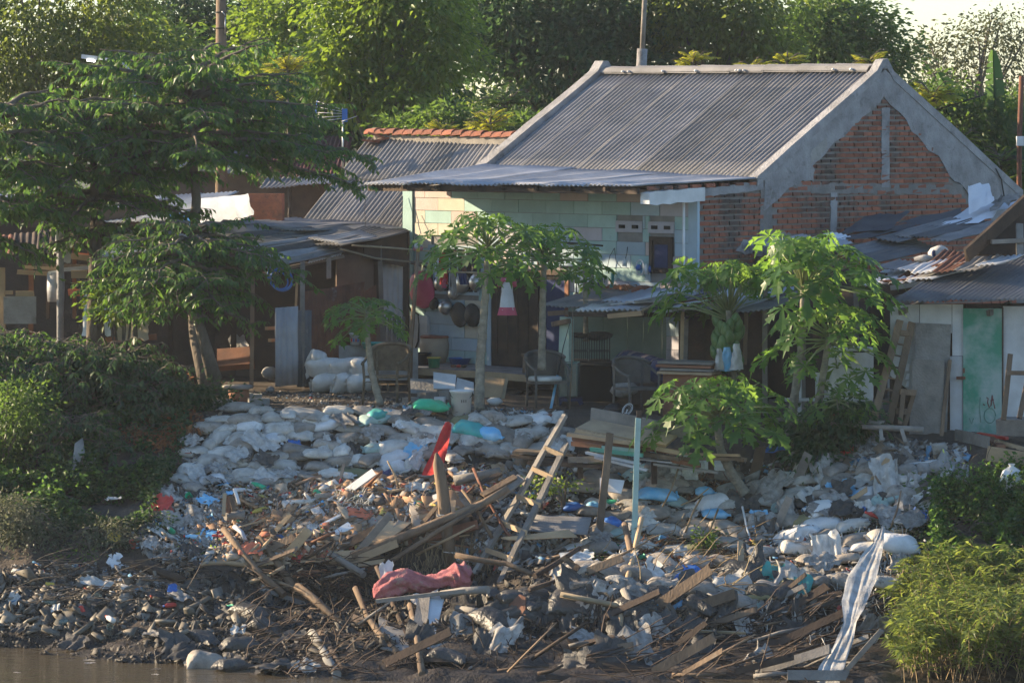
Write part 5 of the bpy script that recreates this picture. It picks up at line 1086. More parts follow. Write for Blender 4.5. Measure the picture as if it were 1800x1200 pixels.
def where(base, px, py):
    ms = sorted(MARKS, key=lambda m: math.hypot(m[0] - px, (m[1] - py) * 1.3))[:4]
    def dirw(m):
        dx, dy = px - m[0], py - m[1]
        a = 'left of' if dx < 0 else 'right of'; b = 'above' if dy < 0 else 'below'
        if abs(dx) > 1.6 * abs(dy): return a
        if abs(dy) > 1.6 * abs(dx): return b
        return b + ' and ' + a
    opts = ['%s %s %s' % (base, ('just ' if math.hypot(px - m[0], py - m[1]) < 45 and ' and ' not in dirw(m) else '') + dirw(m), m[2]) for m in ms] + ['%s between %s and %s' % (base, ms[0][2], m[2]) for m in ms[1:]]
    opts = [o for o in opts if len(o.split()) <= 16]
    for o in opts:
        if o not in USED: USED[o] = 1; return o
    return opts[0]
def put_bag(p, mt, yaw, label, group, sc_=(1, 1, 1), lift=.05, nmix=.55, cat='sandbag', name='sandbag', tilt=0):
    global BAGN
    n = (HN(p.x, p.y) * nmix + Vector((0, 0, 1 - nmix)) + Vector((rnd.uniform(-.12, .12), rnd.uniform(-.12, .12), 0))).normalized()
    o = raw(name, rnd.choice(BM[mt]), None, p + n * lift); o.rotation_euler = orient(n, yaw, tilt); o.scale = sc_; BAGN += 1
    return tag(o, label, cat, group)
def inside(px, py, poly):
    c = False; j = len(poly) - 1
    for i in range(len(poly)):
        (x1, y1), (x2, y2) = poly[i], poly[j]
        if (y1 > py) != (y2 > py) and px < (x2 - x1) * (py - y1) / (y2 - y1) + x1: c = not c
        j = i
    return c
LB = dict(bag='dirty white sandbag in the terrace wall', bag_clean='clean white sandbag in the terrace wall', bag_dirty='mud brown sandbag in the terrace wall', bag_mint='pale green sandbag in the terrace wall', bag_olive='olive sandbag in the terrace wall')
LB2 = dict(bag='dirty white sandbag in the grey bank', bag_clean='clean white sandbag in the grey bank', bag_dirty='mud brown sandbag in the grey bank', bag_mint='pale green sandbag in the grey bank', bag_olive='olive sandbag in the grey bank')
R1 = [(388, 712), (560, 718), (700, 722), (905, 742), (1005, 748), (985, 800), (900, 812), (850, 808), (760, 822), (600, 850), (380, 862), (300, 868), (322, 820), (345, 760)]
py = 712
row = 0
while py < 870:
    px = 300 + (row % 2) * 22
    while px < 1010:
        x, y = px + rnd.uniform(-9, 9), py + rnd.uniform(-6, 6) + (px - 400) * .015
        if inside(x, y, R1):
            p = G(x, y); mt = rnd.choices(['bag', 'bag_dirty', 'bag_clean', 'bag_mint', 'bag_olive'], [60, 31, 7, 2.5, 2.5])[0]; s = rnd.uniform(.68, 1.02)
            put_bag(p, mt, rnd.gauss(0, .35) if rnd.random() < .82 else rnd.uniform(.9, 2.2), where(LB[mt], x, y), 'sandbags stacked below the yard', (s * rnd.uniform(.95, 1.4), s, s * rnd.uniform(.75, 1.2)), .05)
        px += rnd.uniform(38, 52)
    py += 15.5; row += 1
R2 = [(1010, 812), (1250, 812), (1290, 870), (1380, 850), (1400, 800), (1500, 800), (1640, 820), (1660, 900), (1600, 960), (1560, 1040), (1430, 1050), (1300, 1070), (1130, 1055), (1000, 1040), (1000, 960), (1040, 930), (1010, 880)]
py = 806; row = 0
while py < 1075:
    px = 1005 + (row % 2) * 30
    while px < 1665:
        x, y = px + rnd.uniform(-12, 12), py + rnd.uniform(-8, 8)
        if inside(x, y, R2) and rnd.random() < .95:
            p = G(x, y); mt = rnd.choices(['bag', 'bag_dirty', 'bag_clean', 'bag_mint', 'bag_olive'], [34, 50, 5, 5, 6] if y < 985 else [8, 80, 0, 3, 9])[0]; s = rnd.uniform(.75, 1.1)
            put_bag(p, mt, rnd.gauss(0, .4), where(LB2[mt], x, y), 'sandbags in the bank right of the ladder', (s * rnd.uniform(.95, 1.4), s, s * rnd.uniform(.7, 1.2)), .05)
        px += rnd.uniform(46, 66)
    py += 21; row += 1
for poly, n_, lab in (([(700, 1035), (1000, 1030), (1090, 1080), (1000, 1130), (720, 1180)], 10, 'black wet sandbag'), ([(330, 1080), (480, 1060), (520, 1120), (460, 1190), (340, 1185)], 5, 'black muddy sandbag by the water'), ([(1100, 1000), (1380, 1010), (1420, 1080), (1250, 1100), (1100, 1080)], 7, 'dark sagging sandbag')):
    k = 0
    while k < n_:
        x, y = rnd.uniform(330, 1420), rnd.uniform(1000, 1190)
        if inside(x, y, poly): s = rnd.uniform(.8, 1.15); put_bag(G(x, y), 'bag_wet', rnd.uniform(-1.0, 1.0), where(lab, x, y), 'wet sandbags at the foot of the bank', (s * 1.1, s, s * rnd.uniform(1, 1.5)), .07); k += 1
for (px, py, mt, lab, sc_, yaw) in (
    (757, 729, 'green_plastic', 'bright green plastic sack lying on top of the sandbags beside the bucket', (1.0, 1.0, 1.1), .1), (825, 768, 'teal_plastic', 'teal plastic sack among the white sandbags', (.9, 1, 1.1), -.2),
    (862, 778, 'sky_plastic', 'blue plastic sack next to the teal one', (.8, .9, 1.0), -.5), (665, 744, 'teal_plastic', 'small teal sack wedged between white sandbags', (.6, .7, .9), .5), (1155, 885, 'sky_plastic', 'blue and white printed sack behind the mint post', (1.05, .9, 1.0), .05),
    (1258, 918, 'sky_plastic', 'torn bright blue sack in the grey bank', (.8, .8, .8), .1), (1240, 880, 'sky_plastic', 'faded blue sack beside the dead roots', (.6, .7, .8), 0), (1075, 935, 'blue_plastic', 'crumpled blue sack at the foot of the dark post', (.6, .7, .9), .4),
    (1010, 905, 'blue_plastic', 'blue plastic bundle beside the corrugated sheet', (.6, .6, .7), .1), (1045, 902, 'sky_plastic', 'small pale blue bundle beside the corrugated sheet', (.4, .5, .6), .1),
    (1255, 900, 'bag_clean', 'plump clean white sack lying askew below the curved papaya', (1.05, 1.0, 1.35), .45), (1455, 905, 'white_plastic', 'large clean white sack in the middle of the grey bank', (1.0, 1.15, 1.1), .25), (1575, 972, 'bag_clean', 'fat pale sack beside the hanging plastic sheet', (1.2, 1.2, 1.4), 0),
    (1510, 908, 'blue_plastic', 'dark blue flattened sack right of the large white one', (.7, .8, .7), .1), (1175, 888, 'red_cloth', 'small red and white sack beside the mint post', (.3, .5, .7), .1)):
    key = mt; 
    if key not in BM: BM[key] = [bag_mesh(.50, .31, .17, 91 + i, key, i == 1) for i in range(2)]
    put_bag(G(px, py), key, yaw, lab, 'coloured sacks on the bank', sc_, .11, cat='sack', name='sack')
# big pale boulder like sack in the water, white sack hanging in vines
put_bag(Vector((P(362, 1165, -10.6).x, -10.6, -2.62)), 'bag_dirty', .1, 'large pale sack lying in the water at the bank', None, (1.0, 1.2, 1.6), .06, cat='sack', name='sack')
mb = MB(); c = P(1778, 850, G(1778, 868).y - .10); mb.lathe(c + Vector((0, 0, -.26)), [(.01, 0), (.10, .06), (.17, .18), (.17, .32), (.12, .44), (.03, .50), (.05, .53)], 12); solo('sack', mb, M('bag_clean'), 'white sack hanging among the green vines at right edge', 'sack')
# ------------------------------------------------------------------ rags, sheets and scraps
def rag_mesh(sd, nu=12, nv=10, rough=.15, name='plastic_scrap'):
    r2 = random.Random(sd); vs = []; fs = []
    for j in range(nv):
        for i in range(nu):
            u, v = i / (nu - 1) - .5, j / (nv - 1) - .5; e = max(abs(u), abs(v)) * 2
            q = Vector((u, v, 0)) + Vector((noise.noise(Vector((u * 3, v * 3, sd))), noise.noise(Vector((u * 3, v * 3, sd + 9))), 0)) * .22 * e
            q.z = rough * (noise.noise(Vector((u * 4.2, v * 2.2, sd * 3))) + .55 * noise.noise(Vector((u * 9, v * 5, sd * 5)))) ; vs.append(q)
    for j in range(nv - 1):
        for i in range(nu - 1):
            if (i in (0, nu - 2) or j in (0, nv - 2)) and r2.random() < .16: continue
            k = j * nu + i; fs.append((k, k + 1, k + nu + 1, k + nu))
    mb = MB(); mb.add(vs, fs, 0, True); return mb
RG = {}
def rag_me(mt):
    if mt not in RG: RG[mt] = [rag_mesh(i * 3 + len(RG) * 17).mesh('plastic_scrap', MT[mt]) for i in range(5)]
    return rnd.choice(RG[mt])
def put_rag(p, mt, sx, sy, label, group, yaw=None, hang=0.0, lift=.05, name='plastic_scrap', cat='scrap', cz=1.0):
    n = HN(p.x, p.y)
    if hang: n = n.lerp(Vector((rnd.uniform(-.25, .25), -1, .12)), hang).normalized()
    n = (n + Vector((rnd.uniform(-.2, .2), rnd.uniform(-.2, .2), rnd.uniform(-.1, .2)))).normalized()
    o = raw(name, rag_me(mt), None, p + n * lift); o.rotation_euler = orient(n, yaw if yaw is not None else rnd.uniform(-1.2, 1.2)); o.scale = (sx, sy, (sx + sy) * .5 * cz); return tag(o, label, cat, group)
def scatter_rags(poly, n, mts, wts, size, lab, group, hang=0.0, asp=(.6, 1.6), lift=.06):
    xs = [p[0] for p in poly]; ys = [p[1] for p in poly]; k = 0
    while k < n:
        x, y = rnd.uniform(min(xs), max(xs)), rnd.uniform(min(ys), max(ys))
        if not inside(x, y, poly) or inside(x, y, [(970, 720), (1020, 780), (905, 1045), (810, 1020)]) or inside(x, y, [(1470, 930), (1580, 930), (1545, 1080), (1440, 1200), (1400, 1200)]): continue
        mt = rnd.choices(mts, wts)[0]; s = size * rnd.uniform(.6, 1.5); a = rnd.uniform(*asp)
        put_rag(G(x, y), mt, s, s * a, where(lab[mt], x, y), group, hang=hang * rnd.uniform(.6, 1.1), lift=lift * rnd.uniform(.5, 1.6)); k += 1
SL = lambda where: {'rag_grey': 'dirty grey torn sack scrap ' + where, 'rag_white': 'white torn sack scrap ' + where, 'rag_dark': 'blackened torn sack scrap ' + where, 'teal_plastic': 'teal plastic scrap ' + where, 'sky_plastic': 'pale blue plastic scrap ' + where, 'red_plastic': 'red plastic scrap ' + where, 'orange_plastic': 'orange plastic scrap ' + where, 'yellow_plastic': 'yellow plastic scrap ' + where, 'wood_pale': 'scrap of brown cardboard ' + where, 'bag_mint': 'pale green sack scrap ' + where, 'blue_plastic': 'dark blue plastic scrap ' + where, 'pink_plastic': 'pink plastic scrap ' + where}
scatter_rags(R1, 36, ['rag_white', 'rag_grey', 'bag_mint', 'sky_plastic', 'rag_dark'], [34, 46, 2, 1, 12], .22, SL('on the sandbag wall'), 'sack scraps on the sandbag wall', lift=.13)
scatter_rags(R2, 44, ['rag_grey', 'rag_white', 'rag_dark', 'sky_plastic', 'blue_plastic'], [52, 22, 18, 3, 3], .30, SL('on the grey bank'), 'sack scraps on the right bank', .35, lift=.14)
scatter_rags([(1330, 900), (1600, 880), (1560, 1120), (1420, 1160), (1330, 1080)], 46, ['rag_grey', 'rag_white', 'rag_dark', 'teal_plastic', 'bag_mint'], [48, 22, 22, 3, 6], .20, SL('hanging on the bank'), 'rags hanging on the right bank', .9, (1.0, 2.0))
scatter_rags([(380, 850), (760, 830), (880, 830), (760, 960), (560, 985), (400, 980), (330, 940)], 62, ['rag_grey', 'rag_white', 'wood_pale', 'orange_plastic', 'red_plastic', 'sky_plastic', 'yellow_plastic', 'blue_plastic', 'pink_plastic'], [28, 30, 20, 4, 3, 5, 3, 2, 2], .15, SL('on the rubbish heap'), 'scraps on the rubbish heap', lift=.05)
scatter_rags([(700, 1000), (1090, 1000), (1380, 1010), (1420, 1180), (720, 1190)], 48, ['rag_dark', 'rag_grey', 'rag_white'], [66, 26, 6], .34, SL('on the dark foot'), 'rags at the foot of the bank', .55, (.8, 2.0))
scatter_rags([(0, 1010), (330, 1010), (560, 1060), (560, 1190), (330, 1180), (0, 1120)], 26, ['rag_dark', 'rag_grey', 'rag_white'], [78, 20, 2], .24, SL('on the shore'), 'scraps on the muddy shore', .1)
scatter_rags([(290, 850), (400, 860), (400, 985), (330, 990), (240, 960)], 28, ['rag_grey', 'rag_white', 'rag_dark', 'sky_plastic', 'bag_mint'], [44, 26, 18, 6, 4], .20, SL('at the heap flank'), 'scraps left of the heap', .2)
for (px, py, mt, sx, sy, lab) in ((148, 820, 'rag_white', .22, .18, 'crumpled white bag on the creeper left of the heap'), (238, 735, 'rag_white', .12, .12, 'small round white bag in the dark undergrowth'), (286, 896, 'red_plastic', .22, .26, 'red and white packet at the edge of the creeper'), (200, 955, 'yellow_plastic', .16, .14, 'square yellow packet above the mud'), (200, 890, 'rag_white', .16, .10, 'torn white scrap at the lower edge of the creeper'), (168, 1036, 'rag_white', .34, .16, 'flat white plastic sheet on the mud'), (103, 1080, 'rag_white', .10, .10, 'small white wad on the mud by the water'), (302, 1045, 'blue_plastic', .10, .12, 'round blue cup on the mud'), (735, 790, 'rag_white', .22, .22, 'white scrap under the red flag'), (730, 808, 'sky_plastic', .26, .30, 'printed white and blue cloth left of the tall stake'), (440, 975, 'orange_plastic', .26, .18, 'bright orange red cloth on the driftwood'), (628, 915, 'orange_plastic', .30, .16, 'coral orange plastic sheet on the heap'), (515, 790, 'blue_plastic', .14, .10, 'bright blue scrap in the middle of the sandbag wall'), (1355, 1020, 'teal_plastic', .25, .3, 'teal cloth hanging above the weed'), (1412, 1045, 'teal_plastic', .18, .34, 'teal and cream packet hanging on the right bank'), (1455, 990, 'rag_white', .34, .62, 'wide pale cloth hanging in folds on the right bank'), (1538, 855, 'rag_white', .46, .26, 'sunlit frayed white sacking on top of the right bank'), (1490, 803, 'red_plastic', .16, .14, 'red plastic bag by the shrub'), (1368, 800, 'blue_plastic', .26, .14, 'dark blue plastic bag under the low papaya'), (805, 875, 'red_plastic', .18, .18, 'red plastic bag behind the tall stake'), (815, 850, 'rag_white', .22, .16, 'white carrier bag with red print on the heap'), (735, 868, 'rag_white', .26, .14, 'black and white cloth on the heap'), (672, 848, 'navy', .30, .16, 'black and navy cloth on top of the heap'), (990, 790, 'rag_white', .30, .22, 'white torn cloth hung behind the ladder'), (960, 748, 'rag_white', .40, .22, 'large white sheet bag before the blue rod'), (1700, 860, 'rag_white', .16, .12, 'white paper in the vines'), (1690, 1075, 'rag_white', .14, .12, 'pale scrap in the tall grass'), (1678, 1112, 'yellow_plastic', .14, .18, 'orange packet caught in the tall grass'), (420, 1120, 'rag_white', .16, .14, 'pale paper scrap on the black bank'), (1022, 1130, 'rag_grey', .3, .22, 'grey crumpled cloth at the dark foot of the bank')):
    if mt == 'navy' and 'navy' not in MT: pass
    put_rag(G(px, py), mt, sx * 1.2, sy * 1.2, lab, None, yaw=rnd.uniform(-.4, .4), lift=.12, name='rag' if 'cloth' in lab else 'plastic_scrap', cat='cloth' if 'cloth' in lab else 'litter', hang=.8 if 'hang' in lab else .25)
# the long plastic sheet that hangs down the right bank
mb = MB(); path = [(1552, 925, .04), (1545, 950, .12), (1532, 975, .26), (1514, 1015, .38), (1502, 1055, .32), (1494, 1095, .16), (1482, 1130, .22), (1462, 1170, .30), (1445, 1215, .34), (1432, 1240, .3)]
path2 = []
for (a_, b_) in zip(path[:-1], path[1:]):
    for q_ in range(3): f_ = q_ / 3; path2.append(tuple(a_[n_] * (1 - f_) + b_[n_] * f_ for n_ in range(3)))
path = path2 + [path[-1]]; vs = []; nv = 15; gs_ = [G(min(x, 1800), min(y, 1198)).y for x, y, w_ in path]; n_p = len(path) - 1; lin = [gs_[0] + (gs_[-1] - gs_[0]) * i / n_p for i in range(n_p + 1)]; off_ = max(l - g for l, g in zip(lin, gs_)) + .22
for i, (x, y, w_) in enumerate(path):
    c = P0(x, y, lin[i] - off_)
    for j in range(nv):
        f = j / (nv - 1) - .5; vs.append(c + Vector((f * w_ + .05 * w_ * noise.noise(Vector((i * .8, j * .7, 1))), .15 * w_ * noise.noise(Vector((i * .09, j * .42, 7))) - .05 * abs(f), .02 * noise.noise(Vector((i * .3, j * .5, 4))))))
mb.add(vs, [(i * nv + j, i * nv + j + 1, i * nv + nv + j + 1, i * nv + nv + j) for i in range(len(path) - 1) for j in range(nv - 1)], 0, True)
solo('plastic_sheet', mb, M('rag_white'), 'long twisted translucent white plastic sheet hanging to the waterline', 'plastic sheet')
def folded(mb, pts, rs, n=48, twist=6.0):
    # cloth rolled into a bundle: twisted lengthwise folds of uneven depth
    dense = []; rr = []
    for i in range(len(pts) - 1):
        for j in range(4): f = j / 4; dense.append(pts[i].lerp(pts[i + 1], f)); rr.append(rs[i] + (rs[i + 1] - rs[i]) * f)
    dense.append(pts[-1]); rr.append(rs[-1]); m = len(dense); vs = []
    for i, p in enumerate(dense):
        d = (dense[min(i + 1, m - 1)] - dense[max(i - 1, 0)]).normalized(); e1 = d.cross(Vector((0, 0, 1))).normalized(); e2 = e1.cross(d)
        for k in range(n):
            a = 2 * math.pi * k / n; s = a + twist * i / m
            r = rr[i] * (1 + .17 * math.sin(5 * s + 2 * math.sin(i * .4)) + .10 * math.sin(11 * s + i * .3) + .12 * noise.noise(Vector((i * .3, math.cos(a) * 2, math.sin(a) * 2))))
            vs.append(p + e1 * math.cos(a) * r + e2 * math.sin(a) * r)
    mb.add(vs, [(i * n + k, i * n + (k + 1) % n, i * n + n + (k + 1) % n, i * n + n + k) for i in range(m - 1) for k in range(n)], 0, True)
# red bundle on the dark bank
mb = MB(); pts = [clear(P(x, y, Y), .06) for x, y, Y in ((660, 1052, -8.1), (668, 1040, -8.05), (690, 1026, -8.0), (716, 1020, -8.0), (742, 1026, -8.0), (768, 1022, -8.0), (788, 1014, -8.0), (804, 1012, -8.0), (818, 1013, -8.0), (830, 1014, -8.0))]
folded(mb, pts, [.03, .11, .15, .14, .11, .09, .10, .16, .17, .06]); solo('red_bundle', mb, M('red_cloth'), 'faded red cloth bundle tied up and lying on the bank', 'bundle')
mb = MB(); mb.beam(P(662, 1056, -8.2), P(848, 1034, -8.2), .07, .05, jag=.006); solo('plank', mb, M('wood_grey'), 'weathered plank under the red bundle', 'plank')
# red flag
mb = MB(); a, b, c = clear(P(783, 742, -4.2), .12), clear(P(741, 836, -5.0), .12), clear(P(772, 828, -5.0), .12); vs = []; fs = []; N = 10
for i in range(N + 1):
    f = i / N; l = a.lerp(b, f); r_ = clear(P(794, 744, -4.2), .12).lerp(c, f); r_ = r_.lerp(l, .0) + Vector((.12 * math.sin(f * 2.6) * .3, 0, 0))
    for j in range(5): q = l.lerp(r_, j / 4); vs.append(q + Vector((0, -.04 * math.sin(j * 1.6 + f * 4), .02 * math.sin(f * 9 + j))))
mb.add(vs, [(i * 5 + j, i * 5 + j + 1, i * 5 + 6 + j, i * 5 + 5 + j) for i in range(N) for j in range(4)], 0, True); solo('red_flag', mb, M('flag_red'), 'torn bright red flag draped over the sandbags', 'flag')
# ------------------------------------------------------------------ stakes, logs, poles on the bank
def gs(px, py, lift=0): return G(px, py, lift)
mb = MB(); b_ = gs(792, 985); mb.tube([b_ - Vector((0, 0, .1)), P(785, 930, b_.y), P(778, 860, b_.y), P(770, 815, b_.y), P(767, 796, b_.y)], [.085, .082, .085, .075, .02], 8, wob=.1); st = solo('stake', mb, M('wood'), 'thick pointed wooden stake standing in front of the red flag', 'stake')
mb = MB(); mb.torus(P(779, 905, b_.y), .085, .008, (.05, .1, 1)); mb.torus(P(780, 908, b_.y), .086, .008, (.1, .05, 1)); mb.torus(P(790, 970, b_.y), .086, .008, (.1, .05, 1)); o = raw('string_tie', mb.mesh('string_tie', M('string'), ORG[st]), st); ORG[o] = ORG[st]
for (pts, r0, r1, mt, lab) in (
    ([(618, 978, -6.45), (690, 950, -6.4), (745, 928, -6.35), (800, 905, -6.3), (850, 884, -6.2), (893, 858, -6.1)], .07, .05, 'wood', 'long debarked log along the front edge of the heap'),
    ([(650, 1010, -6.6), (720, 965, -6.5), (775, 930, -6.4), (850, 885, -6.3)], .035, .03, 'wood', 'thin dark pole under the long debarked log'),
    ([(640, 958, -6.4), (660, 956, -6.4), (690, 952, -6.35), (720, 943, -6.3)], .05, .04, 'wood_pale', 'short pale forked log lying before the chipboard'),
    ([(327, 1004, -6.5), (360, 990, -6.45), (395, 988, -6.4), (430, 992, -6.4), (470, 982, -6.35), (515, 975, -6.35)], .028, .045, 'wood_pale', 'pale crooked driftwood branch at the left tip of the heap'),
    ([(392, 928, -6.3), (420, 962, -6.5), (450, 1000, -6.7), (500, 1045, -7.0)], .042, .048, 'wood', 'leaning pole at the left end of the heap'),
    ([(453, 944, -6.4), (485, 985, -6.6), (512, 1025, -6.8), (525, 1045, -6.9)], .050, .058, 'wood', 'thick leaning pole standing right of the orange cloth'),
    ([(543, 945, -6.3), (580, 972, -6.5), (640, 1010, -6.9)], .038, .05, 'wood_grey', 'bark covered pole leaning out of the heap front'),
    ([(455, 1008, -6.6), (520, 1035, -6.9), (580, 1075, -7.3)], .025, .03, 'wood_pale', 'split pale batten leaning below the heap'),
    ([(522, 1030, -7.0), (550, 1050, -7.2), (595, 1090, -7.5)], .065, .05, 'wood', 'broken log with a frayed white end below the heap'),
    ([(215, 986, -6.5), (262, 1000, -6.5), (325, 1020, -6.6)], .065, .055, 'wood_dark', 'dark charred log jutting left over the mud'),
    ([(624, 1032, -7.6), (645, 1080, -7.9), (668, 1115, -8.2), (700, 1150, -8.5)], .038, .05, 'wood', 'bamboo like stake slanting below the plank of the red bundle'),
    ([(662, 995, -7.4), (678, 1030, -7.6), (700, 1080, -7.9), (720, 1130, -8.3)], .032, .045, 'wood_dark', 'dark stake slanting beside the white rag'),
    ([(720, 1060, -8.3), (732, 1110, -8.4), (742, 1185, -8.5)], .04, .045, 'wood', 'upright stake beneath the red bundle'),
    ([(520, 1077, -7.6), (560, 1080, -7.6), (590, 1086, -7.6)], .03, .035, 'wood_pale', 'short peeled pale stick below the broken log'),
    ([(548, 1112, -9.3), (570, 1148, -9.6), (592, 1185, -9.9)], .062, .062, 'stone', 'grey concrete pipe lying by the water edge'),
    ([(565, 1112, -9.0), (585, 1150, -9.3), (606, 1180, -9.6)], .055, .055, 'wood_dark', 'dark pipe beside the grey concrete pipe'),
    ([(985, 1044, -7.9), (1040, 1055, -7.9), (1100, 1066, -7.9), (1215, 1086, -7.9)], .038, .03, 'bamboo', 'long weathered bamboo rail across the lower bank'),
    ([(1098, 920, -6.9), (1112, 985, -7.4), (1126, 1065, -7.9)], .042, .04, 'wood', 'front stick of the crossed pair by the mint post'),
    ([(1128, 910, -7.0), (1115, 970, -7.3), (1100, 1030, -7.6), (1083, 1140, -8.3)], .036, .04, 'wood_pale', 'rear stick of the crossed pair by the mint post'),
    ([(1096, 1035, -7.8), (1118, 1080, -8.0), (1136, 1135, -8.3)], .05, .05, 'wood_grey', 'broken grey stump below the crossed sticks'),
    ([(1022, 1160, -9.2), (1060, 1120, -9.0)], .03, .02, 'wood', 'short stick near the bottom centre of the bank'),
    ([(825, 1175, -9.4), (870, 1145, -9.2), (918, 1085, -8.7)], .02, .03, 'wood_grey', 'thin grey branch leaning on the wet sandbags'),
    ([(803, 1068, -8.4), (850, 1076, -8.4)], .045, .045, 'wood_grey', 'short pale log end among the wet sandbags'),
    ([(775, 1045, -8.3), (815, 1038, -8.3), (858, 1036, -8.3)], .055, .05, 'wood_grey', 'hollow bamboo log right of the red bundle'),
    ([(800, 975, -7.2), (850, 985, -7.25), (890, 990, -7.3), (940, 1010, -7.4)], .04, .032, 'wood', 'branch lying across the foot of the ladder'),
    ([(832, 823, -5.6), (850, 865, -5.9), (890, 935, -6.3), (905, 950, -6.4)], .022, .022, 'rust', 'thin rusty rod leaning left of the ladder'),
    ([(812, 860, -6.0), (835, 890, -6.1), (865, 945, -6.3)], .022, .025, 'wood', 'thin stick tied to the log left of the ladder'),
    ([(940, 1012, -7.6), (985, 985, -7.5), (1020, 962, -7.3)], .04, .03, 'wood_dark', 'grey branch right of the ladder foot'),
    ([(1040, 1002, -7.4), (975, 1022, -7.7), (930, 1036, -7.9)], .03, .035, 'wood_dark', 'dark branch below the ladder'),
    ([(798, 845, -5.4), (830, 838, -5.4), (880, 828, -5.4)], .075, .06, 'wood_grey', 'rolled grey mat lying behind the log'),
    ([(396, 908, -5.9), (418, 905, -5.8), (430, 906, -5.8)], .055, .06, 'wood_grey', 'short sawn grey log at the left of the heap'),
    ([(398, 980, -6.4), (412, 978, -6.4), (425, 976, -6.4)], .05, .05, 'clay', 'cardboard tube at the left tip of the heap'),
    ([(412, 925, -6.0), (425, 935, -6.1), (432, 950, -6.2)], .035, .03, 'zinc', 'grey plastic pipe on the heap'),
    ([(1200, 800, -5.2), (1180, 860, -5.4), (1165, 890, -5.5)], .015, .012, 'straw', 'dry stalk left of the curved papaya'),
    ([(1262, 895, -5.6), (1245, 940, -6.0), (1225, 975, -6.3)], .014, .012, 'straw', 'dry stalk below the clean white sack'),
    ([(1235, 870, -5.5), (1218, 900, -5.7), (1205, 935, -6.0)], .014, .012, 'straw', 'dry stalk leaning by the dead roots'),
    ([(1305, 890, -5.6), (1312, 925, -5.9), (1318, 945, -6.1)], .014, .012, 'white_plastic', 'thin white pipe slanting on the bank')):
    stick([P(*p) for p in pts], r0, r1, mt, lab, 'log' if 'log' in lab else 'stick')
# ladder in front of the bank
ld = thing('wooden_ladder', 'rough wooden ladder leaning on the sandbag bank', 'ladder', gs(835, 1010))
L0, L1 = P0(993, 730, -5.3), P0(834, 1008, G(834, 1008).y - .10); K0, K1 = P0(996, 780, -5.55), P0(878, 1026, G(878, 1026).y - .10)
for a, b in ((L0, L1), (K0, K1)):
    mb = MB(); mb.beam(a, b, .075, .055, jag=.007); part('rail', mb, M('wood_grey'), ld)
for (p, q) in (((952, 787), (990, 801)), ((930, 824), (969, 840)), ((903, 872), (944, 889)), ((879, 919), (921, 937)), ((852, 966), (899, 983))):
    def on(e0, e1, y): f = 0; 
    fa = (p[1] - 730) / 278; fb = (q[1] - 780) / 246; A_ = L0.lerp(L1, fa) + Vector((-.03, -.04, 0)); B_ = K0.lerp(K1, fb) + Vector((.03, -.04, 0))
    mb = MB(); mb.beam(A_, B_, .03, .065, jag=.004); part('rung', mb, M('wood_pale'), ld)
# posts at the lumber pile
def upright(px0, py0, px1, py1, Y, w_, mt, label, cat='post', name='post', dY=.3):
    mb = MB(); mb.beam(P(px0, py0, Y - dY), P(px1, py1, Y), w_, w_, up=(0, 1, 0), jag=.006); return solo(name, mb, MT[mt], label, cat)
upright(1052, 948, 1072, 762, -5.4, .10, 'wood', 'dark brown post leaning before the lumber pile', dY=.6)
up = upright(1114, 965, 1122, 735, -5.6, .075, 'mint_paint', 'tall mint painted post before the lumber pile', dY=.5)
upright(1122, 760, 1124, 722, -5.4, .07, 'wood_dark', 'dark stub nailed on top of the mint post', dY=0)
mb = MB(); mb.torus(P(1118, 830, -5.72), .075, .008, (.1, .1, 1)); solo('wire_loop', mb, M('wire'), 'dark wire loop tied around the mint post', 'wire')
upright(1062, 850, 1062, 820, -5.1, .05, 'wood_grey', 'short grey batten end under the lumber pile', dY=0)
# plank cross at the lower right
cr = thing('plank_cross', 'sawn plank standing upright with a short cross piece nailed on', 'plank cross', gs(1297, 1083))
mb = MB(); mb.beam(P(1297, 1084, -8.0), P(1303, 952, -7.4), .085, .03, up=(0, 1, 0), jag=.003); part('upright', mb, M('wood_pale'), cr)
mb = MB(); mb.beam(P(1277, 992, -7.5), P(1352, 1004, -7.5), .06, .055, jag=.006); part('cross_piece', mb, M('wood'), cr)
